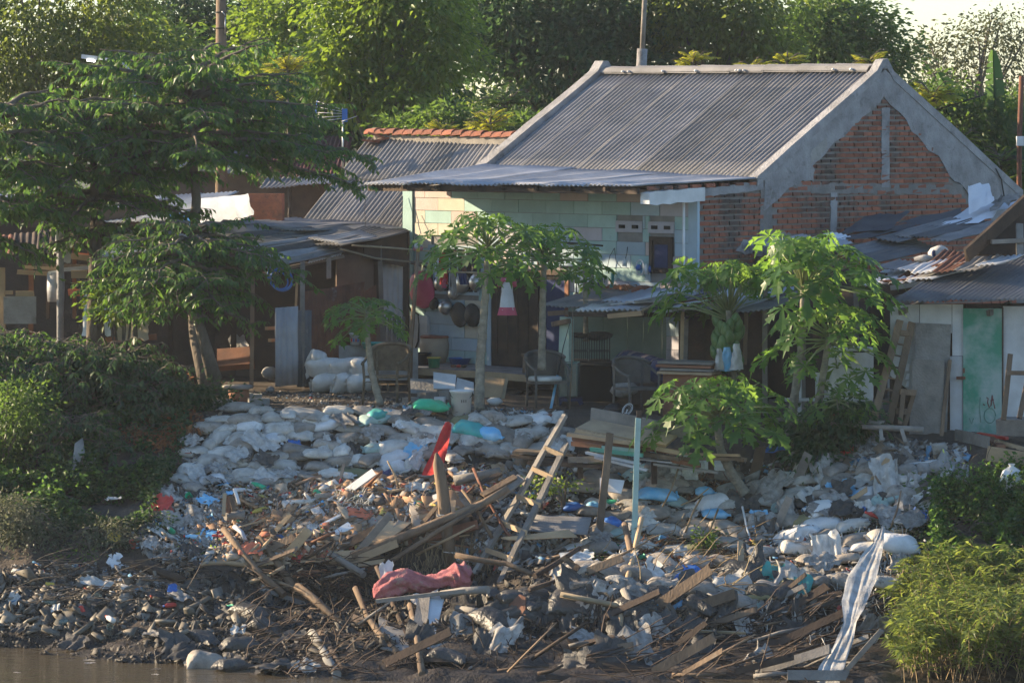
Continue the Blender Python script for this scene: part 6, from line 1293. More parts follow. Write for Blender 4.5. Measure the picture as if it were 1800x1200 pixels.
# lumber pile: boards stacked on a frame, each one its own thing
LG = 'boards stacked in the lumber pile'
def Lp(px, py, Y): return P(px, py, Y)
mb = MB(); mb.slab4(P(1012, 752, -4.55), P(1170, 782, -5.1), P(1190, 765, -4.6), P(1042, 736, -4.0), -.035); solo('plywood_sheet', mb, M('wood_pale'), 'sunlit pale plywood sheet on top of the lumber pile', 'plywood', LG)
for (a, b, w_, t, mt, lab) in (
    ((1040, 727, -3.9), (1216, 762, -4.6), .05, .17, 'wood_grey', 'deep grey beam lying on the plywood sheet'), ((1012, 757, -4.7), (1195, 796, -5.4), .06, .05, 'wood_pale', 'pale batten along the front edge of the plywood'),
    ((1000, 763, -4.8), (1120, 780, -5.2), .12, .05, 'wood_pale', 'short pale board under the plywood'), ((1008, 770, -4.8), (1150, 790, -5.2), .14, .05, 'wood_red', 'reddish brown board under the plywood'),
    ((1006, 779, -4.9), (1060, 785, -5.1), .10, .06, 'wood_red', 'short reddish block end in the pile'), ((1058, 786, -5.1), (1125, 792, -5.2), .10, .05, 'mint_paint', 'mint painted board in the pile'),
    ((1038, 789, -5.15), (1130, 800, -5.3), .10, .05, 'green_paint', 'green painted board in the pile'), ((1030, 795, -5.2), (1125, 815, -5.4), .10, .03, 'white_paint', 'white painted board slanting in the pile'), ((1045, 803, -5.3), (1138, 826, -5.5), .10, .03, 'white_paint', 'lowest white painted board slanting in the pile'),
    ((905, 793, -4.4), (1010, 800, -4.7), .20, .03, 'wood', 'brown board sticking out behind the ladder'), ((902, 801, -4.4), (1005, 808, -4.7), .22, .04, 'wood_dark', 'dark board under the brown one behind the ladder'), ((910, 790, -4.2), (980, 794, -4.5), .2, .02, 'wood_pale', 'thin pale board topmost behind the ladder'),
    ((930, 812, -4.6), (1070, 820, -5.1), .15, .05, 'wood_dark', 'dark timber at the bottom of the pile'), ((1000, 808, -4.9), (1060, 806, -5.1), .10, .08, 'wood_grey', 'square grey beam end in the pile'),
    ((1120, 796, -5.1), (1195, 806, -5.4), .10, .06, 'wood', 'brown board right of the mint post'), ((1130, 785, -5.0), (1195, 796, -5.3), .20, .05, 'wood_red', 'wide red brown board right of the mint post'),
    ((1190, 797, -5.0), (1300, 800, -5.3), .08, .03, 'wood_pale', 'pale batten pointing right at the papaya stem'), ((1180, 806, -5.1), (1305, 806, -5.3), .10, .04, 'wood', 'brown batten under the pale one'), ((1180, 808, -5.2), (1230, 818, -5.3), .12, .06, 'wood_red', 'red brown block at the right end of the pile'), ((1255, 800, -5.0), (1310, 808, -5.2), .10, .05, 'wood', 'short board end behind the curved papaya'),
    ((1150, 815, -5.2), (1262, 830, -5.4), .14, .03, 'wood_grey', 'loose grey board slipping off the pile'), ((1125, 806, -5.0), (1185, 812, -5.2), .18, .02, 'white_paint', 'white sheet edge under the boards')):
    board(Lp(*a), Lp(*b), w_, t, mt, lab, group=LG)
for x, y, w__ in ((1020, 840, 'left of the dark post'), (1150, 850, 'right of the mint post'), (1250, 840, 'beside the curved papaya')):
    mb = MB(); mb.beam(P(x, y, -4.9), P(x, 800, -4.9), .08, .08, up=(0, 1, 0)); solo('pile_support', mb, M('wood_dark'), 'short dark support under the lumber pile, ' + w__, 'post', 'supports of the lumber pile')
# corrugated sheet on the bank
mb = MB(); mb.corr4(P(925, 935, -6.3), P(1030, 938, -6.6), P(1040, 908, -6.1), P(938, 904, -5.8), .001, .0, 1) if False else mb.corr4(P(1032, 940, -6.6), P(1040, 908, -6.1), P(938, 903, -5.8), P(925, 932, -6.3), .085, .016, 4, 0, .03); solo('corrugated_sheet', mb, M('asbestos'), 'bent grey corrugated sheet lying right of the ladder', 'sheet')
mb = MB(); mb.corr4(P(1000, 930, -6.6), P(1016, 943, -6.8), P(895, 948, -6.6), P(880, 945, -6.5), .06, .012, 3, 0, .02); solo('corrugated_sheet', mb, M('wood_pale'), 'tan corrugated strip in front of the grey one', 'sheet')
# chipboards and panels on the heap
for (q, Ys, mt, lab) in (
    ([(625, 972), (690, 945), (725, 920), (660, 915)], (-6.45, -6.4, -6.2, -6.0), 'wood_pale', 'large broken chipboard at the front of the heap'), ([(512, 970), (560, 985), (570, 966), (530, 962)], (-6.5, -6.55, -6.4, -6.3), 'wood_red', 'brown board with its front edge torn on the heap'),
    ([(580, 948), (622, 928), (612, 918), (578, 940)], (-6.3, -6.2, -6.1, -6.2), 'white_plastic', 'white board lying diagonally on the heap'), ([(676, 905), (730, 890), (728, 880), (675, 892)], (-5.9, -5.8, -5.75, -5.8), 'white_plastic', 'long white board behind the orange sheet'),
    ([(732, 902), (770, 890), (772, 868), (738, 880)], (-5.9, -5.9, -5.7, -5.7), 'rag_white', 'pale board leaning left of the tall stake'), ([(722, 916), (745, 912), (760, 896), (738, 900)], (-6.1, -6.1, -5.95, -5.95), 'wood_pale', 'orange cardboard piece left of the tall stake'),
    ([(766, 912), (800, 905), (802, 880), (768, 882)], (-6.1, -6.1, -5.9, -5.9), 'wood_pale', 'cardboard box side behind the tall stake'), ([(592, 918), (608, 915), (607, 898), (596, 902)], (-6.0, -6.0, -5.8, -5.8), 'tarp_white', 'small white tile on the heap'),
    ([(745, 1125), (764, 1122), (782, 1048), (756, 1045)], (-8.6, -8.6, -8.2, -8.2), 'white_paint', 'stained white board hanging below the red bundle'), ([(722, 1120), (748, 1126), (756, 1046), (735, 1050)], (-8.65, -8.65, -8.3, -8.3), 'wood_grey', 'grey board beside the stained white one'),
    ([(668, 1140), (720, 1150), (715, 1110), (665, 1085)], (-8.6, -8.7, -8.5, -8.3), 'wood_grey', 'wide grey board slanting under the stakes'), ([(1055, 862), (1092, 868), (1098, 845), (1055, 840)], (-5.6, -5.7, -5.5, -5.5), 'tarp_white', 'pale blue and white carton behind the dark post'),
    ([(1110, 1040), (1145, 1052), (1146, 1036), (1112, 1026)], (-7.6, -7.7, -7.5, -7.4), 'white_paint', 'white carton under the crossed sticks'), ([(126, 832), (150, 800), (146, 770), (132, 780)], (-4.6, -4.5, -4.3, -4.4), 'stone', 'curved grey sheet standing in the creeper'),
    ([(880, 1075), (925, 1082), (925, 1050), (915, 1045)], (-8.2, -8.2, -8.0, -8.0), 'wood_red', 'brown plastic pot shard on the wet sandbags'), ([(1222, 1070), (1236, 1078), (1290, 1000), (1282, 994)], (-7.9, -7.9, -7.4, -7.4), 'wood_grey', 'split grey plank slanting left of the plank cross')):
    flat(q, Ys, .022, mt, lab, 'board', 'board', 'boards lying on the bank')
for (a, b, w_, mt, lab) in (((870, 876, -6.0), (918, 838, -5.8), .16, 'wood_grey', 'wide grey plank beside the ladder'), ((848, 870, -6.0), (905, 838, -5.8), .10, 'wood', 'brown plank parallel to the grey one beside the ladder'), ((838, 852, -5.8), (880, 832, -5.6), .07, 'wood_dark', 'dark strip of wood above the two planks'), ((393, 905, -6.0), (395, 868, -5.8), .05, 'wood_pale', 'short orange brown batten standing at the left of the heap'), ((402, 900, -5.9), (400, 872, -5.8), .05, 'wood_red', 'reddish batten standing beside the pale one'), ((412, 900, -5.8), (406, 872, -5.7), .06, 'wood', 'brown batten third in the upright row at the left of the heap'), ((420, 885, -5.7), (412, 858, -5.6), .04, 'white_plastic', 'thin white batten behind the upright row'), ((598, 842, -5.0), (605, 815, -4.9), .04, 'wood_grey', 'thin plank leaning on the sandbag wall'), ((640, 905, -5.9), (668, 900, -5.8), .07, 'wood_pale', 'small tan batten on the heap'), ((655, 895, -5.7), (690, 876, -5.6), .05, 'wood', 'brown batten on the heap behind the white board'), ((645, 893, -5.6), (690, 890, -5.6), .06, 'wood_grey', 'grey batten across the heap'), ((560, 925, -6.1), (600, 905, -6.0), .04, 'white_plastic', 'white plastic strip on the heap'), ((1160, 1010, -7.4), (1200, 995, -7.3), .10, 'wood_pale', 'grey plank end among the dead stalks'), ((1130, 1018, -7.4), (1180, 1002, -7.3), .10, 'wood_grey', 'pale splintered board among the dead stalks'), ((1020, 1160, -8.8), (1130, 1155, -8.8), .03, 'wood', 'thin stick lying along the dark foot of the bank'), ((1220, 1108, -8.3), (1310, 1112, -8.3), .02, 'bamboo', 'thin split bamboo across the dark hollow')):
    board(P(*a), P(*b), w_, .03, mt, lab, up=(0, -.5, 1), group='loose boards on the bank')
# ------------------------------------------------------------------ things on the yard
def lathe_solo(name, px, pyb, Y, prof, mt, label, cat, n=16, z=None, squash=1.0):
    c = P(px, pyb, Y); c.z = c.z if z is None else z; mb = MB(); mb.lathe(c, prof, n, squash=squash); return solo(name, mb, MT[mt], label, cat)
def pail(px, pyb, Y, r, h, mt, label, rim=None, handle=True, name='bucket', cat='bucket', zb=None):
    c = P(px, pyb, Y); c.z = zb if zb is not None else c.z; t = thing(name, label, cat, c); mb = MB()
    mb.lathe(c, [(.001, 0), (r * .84, 0), (r * .99, h * .9), (r * 1.06, h * .9), (r * 1.06, h), (r * .98, h), (r * .95, h * .92), (r * .8, .03), (.001, .03)], 18); part('body', mb, MT[mt], t)
    mb = MB(); mb.torus(c + Vector((0, 0, h * .97)), r * 1.06, .010, n=18); part('rim', mb, MT[rim or mt], t)
    if handle:
        mb = MB(); mb.tube([c + Vector((r * 1.05 * math.cos(a), -.02 - r * 1.0 * math.sin(a) * .6, h * .93 - math.sin(a) * r * .8)) for a in [math.pi * i / 8 for i in range(9)]], .005, 4); part('handle', mb, M('wire'), t)
    return t
pb = gs(811, 733); pl_ = pail(811, 736, pb.y + .1, .155, .37, 'white_plastic', 'tall dirty white plastic bucket on the sandbag edge', zb=pb.z)
mb = MB()
for s in range(3): mb.box(Vector((pb.x + .005 + s * .03, pb.y + .1 - .150, pb.z + .22)), .014, .006, .04)
part('faded_print', mb, M('rag_grey'), pl_)
# white sacks piled beside the rust sheets
for k, (px, py, Y, sx, yaw, mt, lab) in enumerate((
    (575, 682, .75, 1.0, .15, 'bag_clean', 'white rice sack bottom left of the sack pile'), (605, 684, .65, .8, 1.2, 'bag_clean', 'white rice sack bottom middle of the sack pile'), (632, 683, .55, .85, .2, 'bag_clean', 'white rice sack bottom right of the sack pile'),
    (570, 655, .8, 1.1, -.12, 'bag_clean', 'white sack with faded letters lying at upper left of the pile'), (612, 648, .75, 1.15, .25, 'bag_clean', 'white sack topmost of the sack pile, slanting up right'), (638, 656, .6, .8, .1, 'bag_clean', 'white sack with blue print at the right of the pile'), (555, 640, .85, .5, .9, 'bag_clean', 'knotted end sack at the top left of the pile'))):
    c = P(px, py, Y); c.z = H(c.x, c.y) + (.14 if k < 3 else .36 if k < 6 else .48); o = raw('rice_sack', rnd.choice(BM[mt]), None, c); o.rotation_euler = (rnd.uniform(-.9, -.5), -.15 if k == 4 else rnd.uniform(-.1, .1), yaw * .5); o.scale = (sx, 1.15, 1.5); tag(o, lab, 'sack', 'white sacks beside the rusty sheets'); ORG[o] = c
def letter(s, p, h, parent, mt, name='print', rot=None):
    cu = bpy.data.curves.new(name, 'FONT'); cu.body = s; cu.size = h; cu.extrude = .001; cu.align_x = 'CENTER'; cu.align_y = 'CENTER'; cu.materials.append(MT[mt]); o = bpy.data.objects.new(name, cu); col.objects.link(o)
    if parent is not None: o.parent = parent; o.location = p - ORG[parent]
    else: o.location = p
    o.rotation_euler = rot or (math.pi / 2, 0, 0); bpy.context.view_layer.update()
    me = bpy.data.meshes.new_from_object(o.evaluated_get(bpy.context.evaluated_depsgraph_get())); o2 = bpy.data.objects.new(name, me); col.objects.link(o2); o2.parent = o.parent; o2.location = o.location; o2.rotation_euler = o.rotation_euler; bpy.data.objects.remove(o); return o2
# rattan armchair
def rattan_chair(px, py, Y, label, mt='rattan', s=1.0, yaw=-.3, woven=True, cat='chair'):
    c = P(px, py, Y); c.z = H(c.x, c.y); t = thing('rattan_chair' if woven else 'plastic_chair', label, cat, c); Rm = Matrix.Rotation(yaw, 3, 'Z')
    q = lambda x, y, z: c + Rm @ Vector((x, y, z)) * s
    for (x, y, top) in ((-.25, -.24, .62), (.25, -.24, .62), (-.24, .24, .80), (.24, .24, .80)):
        mb = MB(); mb.tube([q(x * 1.05, y * 1.05, 0), q(x, y, .38), q(x * 1.08, y, top)], .02 * s, 6); part('leg', mb, MT[mt], t)
    mb = MB(); mb.slab4(q(-.26, -.25, .38), q(.26, -.25, .38), q(.25, .25, .37), q(-.25, .25, .37), .035); mb.F = [tuple(reversed(f)) for f in mb.F]; part('seat', mb, MT[mt], t)
    for sg in (-1, 1):
        mb = MB(); mb.tube([q(sg * .27, -.27, .58), q(sg * .30, 0, .66), q(sg * .29, .2, .74), q(sg * .2, .3, .82)], .022 * s, 6); part('arm', mb, MT[mt], t)
    mb = MB(); vs = []; n = 11
    for i in range(n):
        a = math.pi * i / (n - 1); x, y = -.31 * math.cos(a), .10 + .24 * math.sin(a)
        for z in (.46, .62, .76 + .08 * math.sin(a)): vs.append(q(x, y, z))
    mb.add(vs + [v + Vector((0, .012, 0)) for v in vs], [(i * 3 + k, i * 3 + 3 + k, i * 3 + 4 + k, i * 3 + 1 + k) for i in range(n - 1) for k in range(2)] + [(3 * n + i * 3 + 1 + k, 3 * n + i * 3 + 4 + k, 3 * n + i * 3 + 3 + k, 3 * n + i * 3 + k) for i in range(n - 1) for k in range(2)], 0, True); part('backrest', mb, MT[mt], t)
    mb = MB(); mb.tube([q(-.31 * math.cos(math.pi * i / 10), .10 + .24 * math.sin(math.pi * i / 10), .76 + .09 * math.sin(math.pi * i / 10)) for i in range(11)], .026 * s, 6); part('top_rail', mb, MT[mt], t)
    if woven:
        mb = MB()
        for k in range(4):
            a0 = (k - 1.5) * .12; mb.torus(q(a0, -.26, .26), .075 * s, .007, Rm @ Vector((0, 1, 0)), 12, 4)
        part('apron_rings', mb, MT[mt], t)
    return t
rattan_chair(680, 706, -1.6, 'old worn rattan armchair beside the small papaya', yaw=-.35, s=1.02)
rattan_chair(962, 735, -1.9, 'weathered grey armchair with a round white seat pad near the blue rod', 'chair_plastic', .95, .3, False)
rattan_chair(1118, 740, -2.6, 'weathered grey armchair partly hidden behind the lumber pile', 'chair_plastic', .95, .5, False)
lathe_solo('seat_pad', 958, 690, -1.95, [(.001, 0), (.24, 0), (.25, .03), (.23, .06), (.001, .06)], 'rag_white', 'stack of round white pads on the grey armchair', 'cushion', z=H(P(960, 700, -1.95).x, -1.95) + .40)
# stump seat by the sandbag corner
lathe_solo('stump_table', 420, 705, -1.2, [(.001, 0), (.16, 0), (.15, .20), (.001, .20)], 'wood_red', 'short brown stump seat at the corner of the yard', 'stump', n=8, z=H(P(420, 705, -1.2).x, -1.2))
lathe_solo('stone_disc', 418, 690, -1.2, [(.001, 0), (.22, 0), (.23, .03), (.21, .05), (.001, .05)], 'stone', 'round grey stone disc lying on the brown stump', 'slab', n=10, z=H(P(420, 705, -1.2).x, -1.2) + .205)
for i, (px, py, w_, h_, lab) in enumerate(((445, 703, .26, .09, 'upper grey block beside the stump'), (455, 712, .30, .10, 'lower grey block beside the stump'), (432, 705, .18, .12, 'small arched grey block beside the stump'), (670, 722, .36, .05, 'flat grey stone at the papaya foot'), (722, 708, .2, .08, 'tan brick in the row before the porch, at its left end'), (752, 706, .34, .14, 'grey brown block in the row before the porch'), (785, 702, .22, .13, 'tan block in the row before the porch'), (773, 712, .10, .12, 'white block standing before the row'), (870, 712, .24, .12, 'rounded white stone at the papaya base'), (960, 738, .22, .09, 'red brick under the blue rod'), (475, 690, .14, .10, 'pale rock by the wall sheet foot'))):
    p = gs(px, py); mb = MB(); mb.sph(p + Vector((0, 0, h_ * .45)), w_ / 2, .10, h_ / 2, 8, 5, nz=.25) if ('rock' in lab or 'rounded' in lab or 'stone at' in lab) else mb.box(p + Vector((0, 0, h_ / 2)), w_, .15, h_, (Vector((math.cos(.2 * i), math.sin(.2 * i), 0)), Vector((-math.sin(.2 * i), math.cos(.2 * i), 0)), Vector((0, 0, 1))))
    solo('block', mb, M('brick') if 'red brick' in lab else M('white_paint') if 'white' in lab else M('stone'), lab, 'block', 'blocks around the yard')
# boards leaning under the porch edge
for (q, Ys, mt, lab) in (([(718, 702), (768, 702), (768, 668), (722, 666)], (.6, .5, .75, .85), 'stone', 'grey tile board leaning under the porch, leftmost'), ([(762, 684), (800, 685), (802, 660), (762, 655)], (.35, .3, .5, .6), 'white_paint', 'white board leaning under the porch edge'), ([(800, 690), (833, 692), (833, 673), (804, 665)], (.3, .2, .4, .5), 'white_paint', 'broken white board right of the other under the porch'), ([(768, 700), (822, 700), (822, 686), (768, 685)], (.3, .2, .3, .4), 'wood_grey', 'low tan board at the foot of the white boards'), ([(850, 712), (884, 712), (890, 666), (852, 664)], (.0, -.1, .15, .25), 'wood_pale', 'tan wooden board leaning under the porch beside the papaya')):
    flat(q, Ys, .02, mt, lab, 'board', 'leaning_board', 'boards leaning under the porch')
board(P(882, 710, -.2), P(891, 665, .1), .05, .03, 'bamboo', 'pale stick leaning beside the tan board', 'stick', 'stick', up=(0, 1, 0))
for k in range(9):
    x = rnd.uniform(893, 945); board(P(x, rnd.uniform(672, 705), .8), P(x + rnd.uniform(15, 40), rnd.uniform(670, 705), .4), .05, .03, 'wood_dark', 'dark firewood stick stacked under the porch', 'firewood', 'firewood', group='firewood under the porch')
# porch things
def zf(u, v): return ZF
def on_porch(px, py): return planehit(px, py, Vector((0, 0, ZF)), Vector((0, 0, 1)))
jr = on_porch(764, 637); mb = MB(); mb.lathe(jr, [(.001, 0), (.17, 0), (.23, .12), (.245, .28), (.22, .40), (.001, .40)], 18); t = thing('clay_jar', 'large tan water jar with a reddish rim on the porch', 'jar', jr); part('body', mb, M('clay'), t)
mb = MB(); mb.torus(jr + Vector((0, 0, .41)), .215, .022, n=20); mb.lathe(jr + Vector((0, 0, .40)), [(.21, 0), (.19, .03), (.001, .02)], 18); part('rim', mb, M('clay_tile'), t)
pt = on_porch(763, 646); pail(763, 646, pt.y, .10, .16, 'green_plastic', 'small pale green tub with a yellow rim on the porch', rim='yellow_plastic', handle=False, name='tub', cat='tub')
pt = on_porch(742, 640); pail(742, 640, pt.y, .14, .18, 'black_plastic', 'black pail beside the water jar', name='pail', cat='pail')
bt = on_porch(766, 636); lathe_solo('bottle', 766, 622, bt.y - .3, [(.001, 0), (.03, 0), (.032, .11), (.012, .15), (.012, .18), (.001, .18)], 'glass', 'clear plastic bottle standing on the green tub', 'bottle', 10)
pt = on_porch(808, 640); lathe_solo('basin', 808, 640, pt.y, [(.001, 0), (.13, 0), (.18, .10), (.19, .10), (.17, .09), (.12, .02), (.001, .02)], 'blue_plastic', 'shallow blue grey basin on the porch right of the jar', 'basin')
for (px, mt, lab) in ((797, 'wood_red', 'brown flip flop on the porch floor'), (806, 'red_plastic', 'red flip flop on the porch floor'), (815, 'wood_dark', 'dark flip flop on the porch floor')):
    p = on_porch(px, 646); mb = MB(); mb.sph(p + Vector((0, 0, .025)), .05, .09, .025, 8, 4); solo('flip_flop', mb, MT[mt], lab, 'flip flop')
stl = on_porch(940, 655); t = thing('wooden_stool', 'small wooden stool on the porch left of the papaya trunk', 'stool', stl); mb = MB(); mb.box(stl + Vector((0, 0, .27)), .42, .22, .04); part('seat', mb, M('wood'), t)
for sx in (-1, 1):
    for sy in (-1, 1):
        mb = MB(); mb.beam(stl + Vector((sx * .17, sy * .08, 0)), stl + Vector((sx * .16, sy * .07, .26)), .04, .04); part('leg', mb, M('wood'), t)
hz_ = on_porch(735, 640); mb = MB(); mb.tube([HP(716, 531, -.1), HP(722, 545, -.12), HP(735, 552, -.12), HP(737, 570, -.12), HP(735, 600, -.14), HP(728, 618, -.14)], .014, 6); solo('hose', mb, M('wire'), 'dark hose curling down the wall beside the pink lid', 'hose')
mb = MB(); mb.box(HP(737, 583, -.10), .42, .05, .52, (UV, VV, Vector((0, 0, 1)))); solo('tile_panel', mb, M('white_paint'), 'pale panel against the wall behind the water jar', 'panel')
# washing place ledge: pail with red and blue print, basins
p = P(624, 612, 2.1); t = pail(624, 606, 2.0, .085, .18, 'white_plastic', 'white paint pail with red and blue print on the ledge'); 
for k, (dx, mt) in enumerate(((-.05, 'red_plastic'), (-.015, 'blue_plastic'), (.02, 'red_plastic'), (.05, 'blue_plastic'))):
    mb = MB(); c = ORG[t] + Vector((dx, -math.sqrt(max(0, .083 ** 2 - dx ** 2)) - .004, .075)); mb.box(c, .022, .006, .05); part('print', mb, MT[mt], t)
lathe_solo('basin', 657, 612, 1.9, [(.001, 0), (.16, 0), (.20, .09), (.21, .09), (.19, .08), (.14, .02), (.001, .02)], 'teal_plastic', 'dull teal basin on the ledge beside the pail', 'basin')
lathe_solo('bowl', 674, 614, 1.75, [(.001, 0), (.05, 0), (.075, .04), (.07, .04), (.045, .01), (.001, .01)], 'orange_plastic', 'small orange bowl on the ledge', 'bowl', 12)
mb = MB(); mb.sph(P(605, 600, 2.2), .14, .12, .10, 10, 6, nz=.4); solo('black_bag', mb, M('black_plastic'), 'black bag lying left of the paint pail', 'bag')
# wall hung pans
def pan(px, py, r, depth, mt, label, v=-.06, name='pan', sq=1.0, handles=True, cat='pan'):
    c = HP(px, py, v); t = thing(name, label, cat, c, 'pans hanging on the pastel wall'); mb = MB(); n = -VV + Vector((0, 0, .12))
    mb.lathe(c, [(r, 0), (r * 1.02, .01), (r * .9, depth * .5), (r * .6, depth * .9), (.001, depth)], 18, axis=n, squash=sq); part('bowl', mb, MT[mt], t)
    if handles:
        for sg in (-1, 1):
            mb = MB(); mb.torus(c + UV * sg * r * 1.05 + VV * -.01, .03, .006, VV, 10, 4); part('handle', mb, MT[mt], t)
    return t
pan(763, 534, .10, .05, 'metal_black', 'round black pan beside the pink lid'); pan(785, 540, .13, .12, 'metal_pot', 'dull metal pot hanging below the others', sq=.9)
pan(808, 553, .17, .08, 'metal_black', 'large black wok, left one of the pair', sq=1.25); pan(831, 554, .165, .08, 'metal_black', 'large black wok, right one of the pair', sq=1.2)
pan(776, 498, .13, .10, 'metal_pot', 'grey pot behind the red cloth'); pan(797, 515, .11, .06, 'metal_pot', 'shiny pan in the middle of the wall group'); pan(814, 498, .16, .09, 'metal_pot', 'broad shiny pan with a dark oval on the wall'); pan(838, 496, .14, .10, 'metal_pot', 'square bottomed pot at the right of the wall group')
c = HP(742, 509, -.07); mb = MB(); mb.lathe(c, [(.001, .07), (.20, .06), (.27, .03), (.28, 0), (.24, -.02)], 22, axis=-VV, squash=1.12); mb.V = [tuple(v) for v in mb.V]; solo('pink_basin', mb, M('pink_plastic'), 'big pink plastic basin hung on the pastel wall', 'basin')
# rectangle sign and dish rack bits near the door top
mb = MB(); c = HP(905, 448, -.05); mb.box(c, .26, .02, .10, (UV, VV, Vector((0, 0, 1)))); t = thing('wall_sign', 'small white lettered plate above the door behind leaves', 'sign', c); part('plate', mb, M('white_paint'), t)
o = letter('BA', c - VV * .012, .09, t, 'black_plastic', 'lettering', (math.pi / 2, 0, -math.pi / 4))
# clothesline poles and washing
for (pts, r0, mt, lab) in (([(618, 431, 1.4), (690, 436, 1.4), (778, 443, 1.4)], .016, 'bamboo', 'upper bamboo clothes pole from the shed to the wall'), ([(598, 437, 1.2), (660, 454, 1.2), (752, 463, 1.2)], .016, 'bamboo', 'lower bamboo clothes pole sloping to the crooked post'), ([(788, 478, .9), (850, 480, .8), (955, 473, .6)], .018, 'bamboo', 'bamboo pole carrying the pink dress'), ([(985, 470, .5), (1072, 473, .3)], .02, 'wood', 'short wooden rail right of the door'), ([(985, 426, .6), (1060, 432, .4)], .018, 'wood_dark', 'dark rod under the eaves right of the door'), ([(722, 462, 1.1), (760, 472, 1.0)], .022, 'wood_dark', 'short crosspiece tied to the crooked post')):
    stick([P(*p) for p in pts], r0, r0 * .8, mt, lab, 'pole', 'clothes_pole')
b0 = gs(714, 705); stick([Vector((b0.x, 1.0, 0)), P(722, 600, 1.0), P(729, 520, 1.0), P(735, 440, 1.0)], .040, .028, 'wood', 'crooked thin post holding the clothes poles', 'post', 'post')
mb = MB(); cs_ = [(733, 433, .05), (738, 430, .045), (735, 438, .04), (730, 437, .035), (740, 437, .035)]
t = thing('toy_bunch', 'bunch of red, cream and yellow toys tied to the crooked post', 'toys', P(735, 438, .97))
for (x, y, r_), mt in zip(cs_, ('rag_white', 'rag_white', 'yellow_plastic', 'red_cloth', 'red_cloth')):
    mb = MB(); mb.sph(P(x, y, .96), r_, r_, r_, 8, 6, nz=.3); part('toy', mb, MT[mt], t)
# dress
dr = thing('dress', 'child\'s white dress with pink sleeves and hem on a hanger', 'dress', P(892, 552, .45))
def cloth_lathe(px, rows, Y, mt, name, par, n=15, sq=.4):
    mb = MB(); vs = []
    for i, (py, hw, r_) in enumerate(rows):
        c = P(px, py, Y); w_ = hw * (Y - YC) / FPX
        for k in range(n):
            a = 2 * math.pi * k / n; vs.append(c + Vector((math.cos(a) * w_, math.sin(a) * (w_ * sq) + r_ * math.sin(5 * a), 0)))
    mb.add(vs, [(i * n + k, i * n + (k + 1) % n, i * n + n + (k + 1) % n, i * n + n + k) for i in range(len(rows) - 1) for k in range(n)], 0, True); return part(name, mb, MT[mt], par)
cloth_lathe(891.5, [(490, 7, 0), (498, 10.5, 0), (513, 10, 0), (522, 11.5, .005), (545, 14, .012)], .45, 'white_plastic', 'bodice_and_skirt', dr); cloth_lathe(891.5, [(540, 14, .012), (547, 16, .02), (554, 18, .025)], .45, 'pink_plastic', 'hem', dr)
for sg in (-1, 1):
    mb = MB(); mb.tube([P(891.5 + sg * 5, 490, .42), P(891.5 + sg * 11, 494, .42), P(891.5 + sg * 15, 504, .42)], [.035, .045, .028], 8); part('sleeve', mb, M('pink_plastic'), dr)
mb = MB(); mb.torus(P(891.5, 491, .43), .05, .012, (0, -.5, 1), 14, 4); part('collar', mb, M('pink_plastic'), dr)
mb = MB(); mb.tube([P(891.5, 476, .5), P(892, 484, .46), P(880, 489, .45)], .004, 4); mb.tube([P(892, 484, .46), P(903, 489, .45)], .004, 4); part('hanger', mb, M('wire'), dr)
def hang_cloth(px, py0, py1, hw, Y, mt, label, cat='cloth', name='hanging_cloth', n=9, group='washing by the door'):
    mb = MB(); vs = []; m = 7
    for i in range(m):
        f = i / (m - 1)
        for j in range(n):
            g = j / (n - 1) - .5; p = P(px + g * 2 * hw * (.85 + .2 * f) + 2 * math.sin(f * 3 + px), py0 + (py1 - py0) * f + 3 * noise.noise(Vector((j, px, 0))) * f, Y); vs.append(p + Vector((0, .03 * math.sin(j * 2.1 + f * 2 + px) - .02, 0)))
    mb.add(vs, [(i * n + j, i * n + j + 1, i * n + n + j + 1, i * n + n + j) for i in range(m - 1) for j in range(n - 1)], 0, True); return solo(name, mb, MT[mt], label, cat, group)
hang_cloth(778, 440, 500, 7, 1.35, 'flag_red', 'red towel hung over the upper clothes pole'); hang_cloth(769, 442, 488, 3.5, 1.33, 'tarp_white', 'narrow white cloth beside the red towel'); hang_cloth(815, 480, 500, 8, .82, 'navy', 'navy bag with a white ring on the lower pole'); hang_cloth(797, 480, 520, 5, .84, 'rag_grey', 'grey cloth on the pole before the pans'); hang_cloth(815, 458, 480, 4, .9, 'wood_red', 'rust coloured cloth in front of the window'); hang_cloth(835, 448, 478, 8, .95, 'rag_dark', 'dark cloth in front of the window'); hang_cloth(870, 482, 500, 7, .7, 'rag_dark', 'dark hanger bunch left of the dress'); hang_cloth(782, 490, 506, 4, 1.3, 'pink_plastic', 'pink cloth tip below the red towel')
# items above the annex roof by the small window
c = HP(1125, 470, -.12); t = thing('wall_fan', 'white round fan with a blue hub on the pastel wall', 'fan', c); mb = MB(); mb.torus(c, .115, .012, -VV + UV * .3, 18, 5); part('guard', mb, M('white_plastic'), t); mb = MB(); mb.sph(c - VV * .03, .05, .05, .05, 8, 6); part('hub', mb, M('blue_plastic'), t)
for k in range(3):
    mb = MB(); a = 2.1 * k; mb.beam(c, c + (UV * math.cos(a) + Vector((0, 0, 1)) * math.sin(a)) * .10, .05, .006); part('blade', mb, M('sky_plastic'), t)
for (px, py, r_, h_, mt, lab) in ((1136, 482, .035, .16, 'white_plastic', 'white bottle beside the wall fan'), (1098, 468, .035, .12, 'white_plastic', 'small white canister hanging by its cord'), (1142, 478, .02, .10, 'blue_plastic', 'slim blue bottle beside the white one')):
    c = HP(px, py, -.15); mb = MB(); mb.lathe(c, [(.001, 0), (r_, 0), (r_, h_ * .7), (r_ * .4, h_ * .85), (r_ * .4, h_), (.001, h_)], 10); solo('bottle', mb, MT[mt], lab, 'bottle')
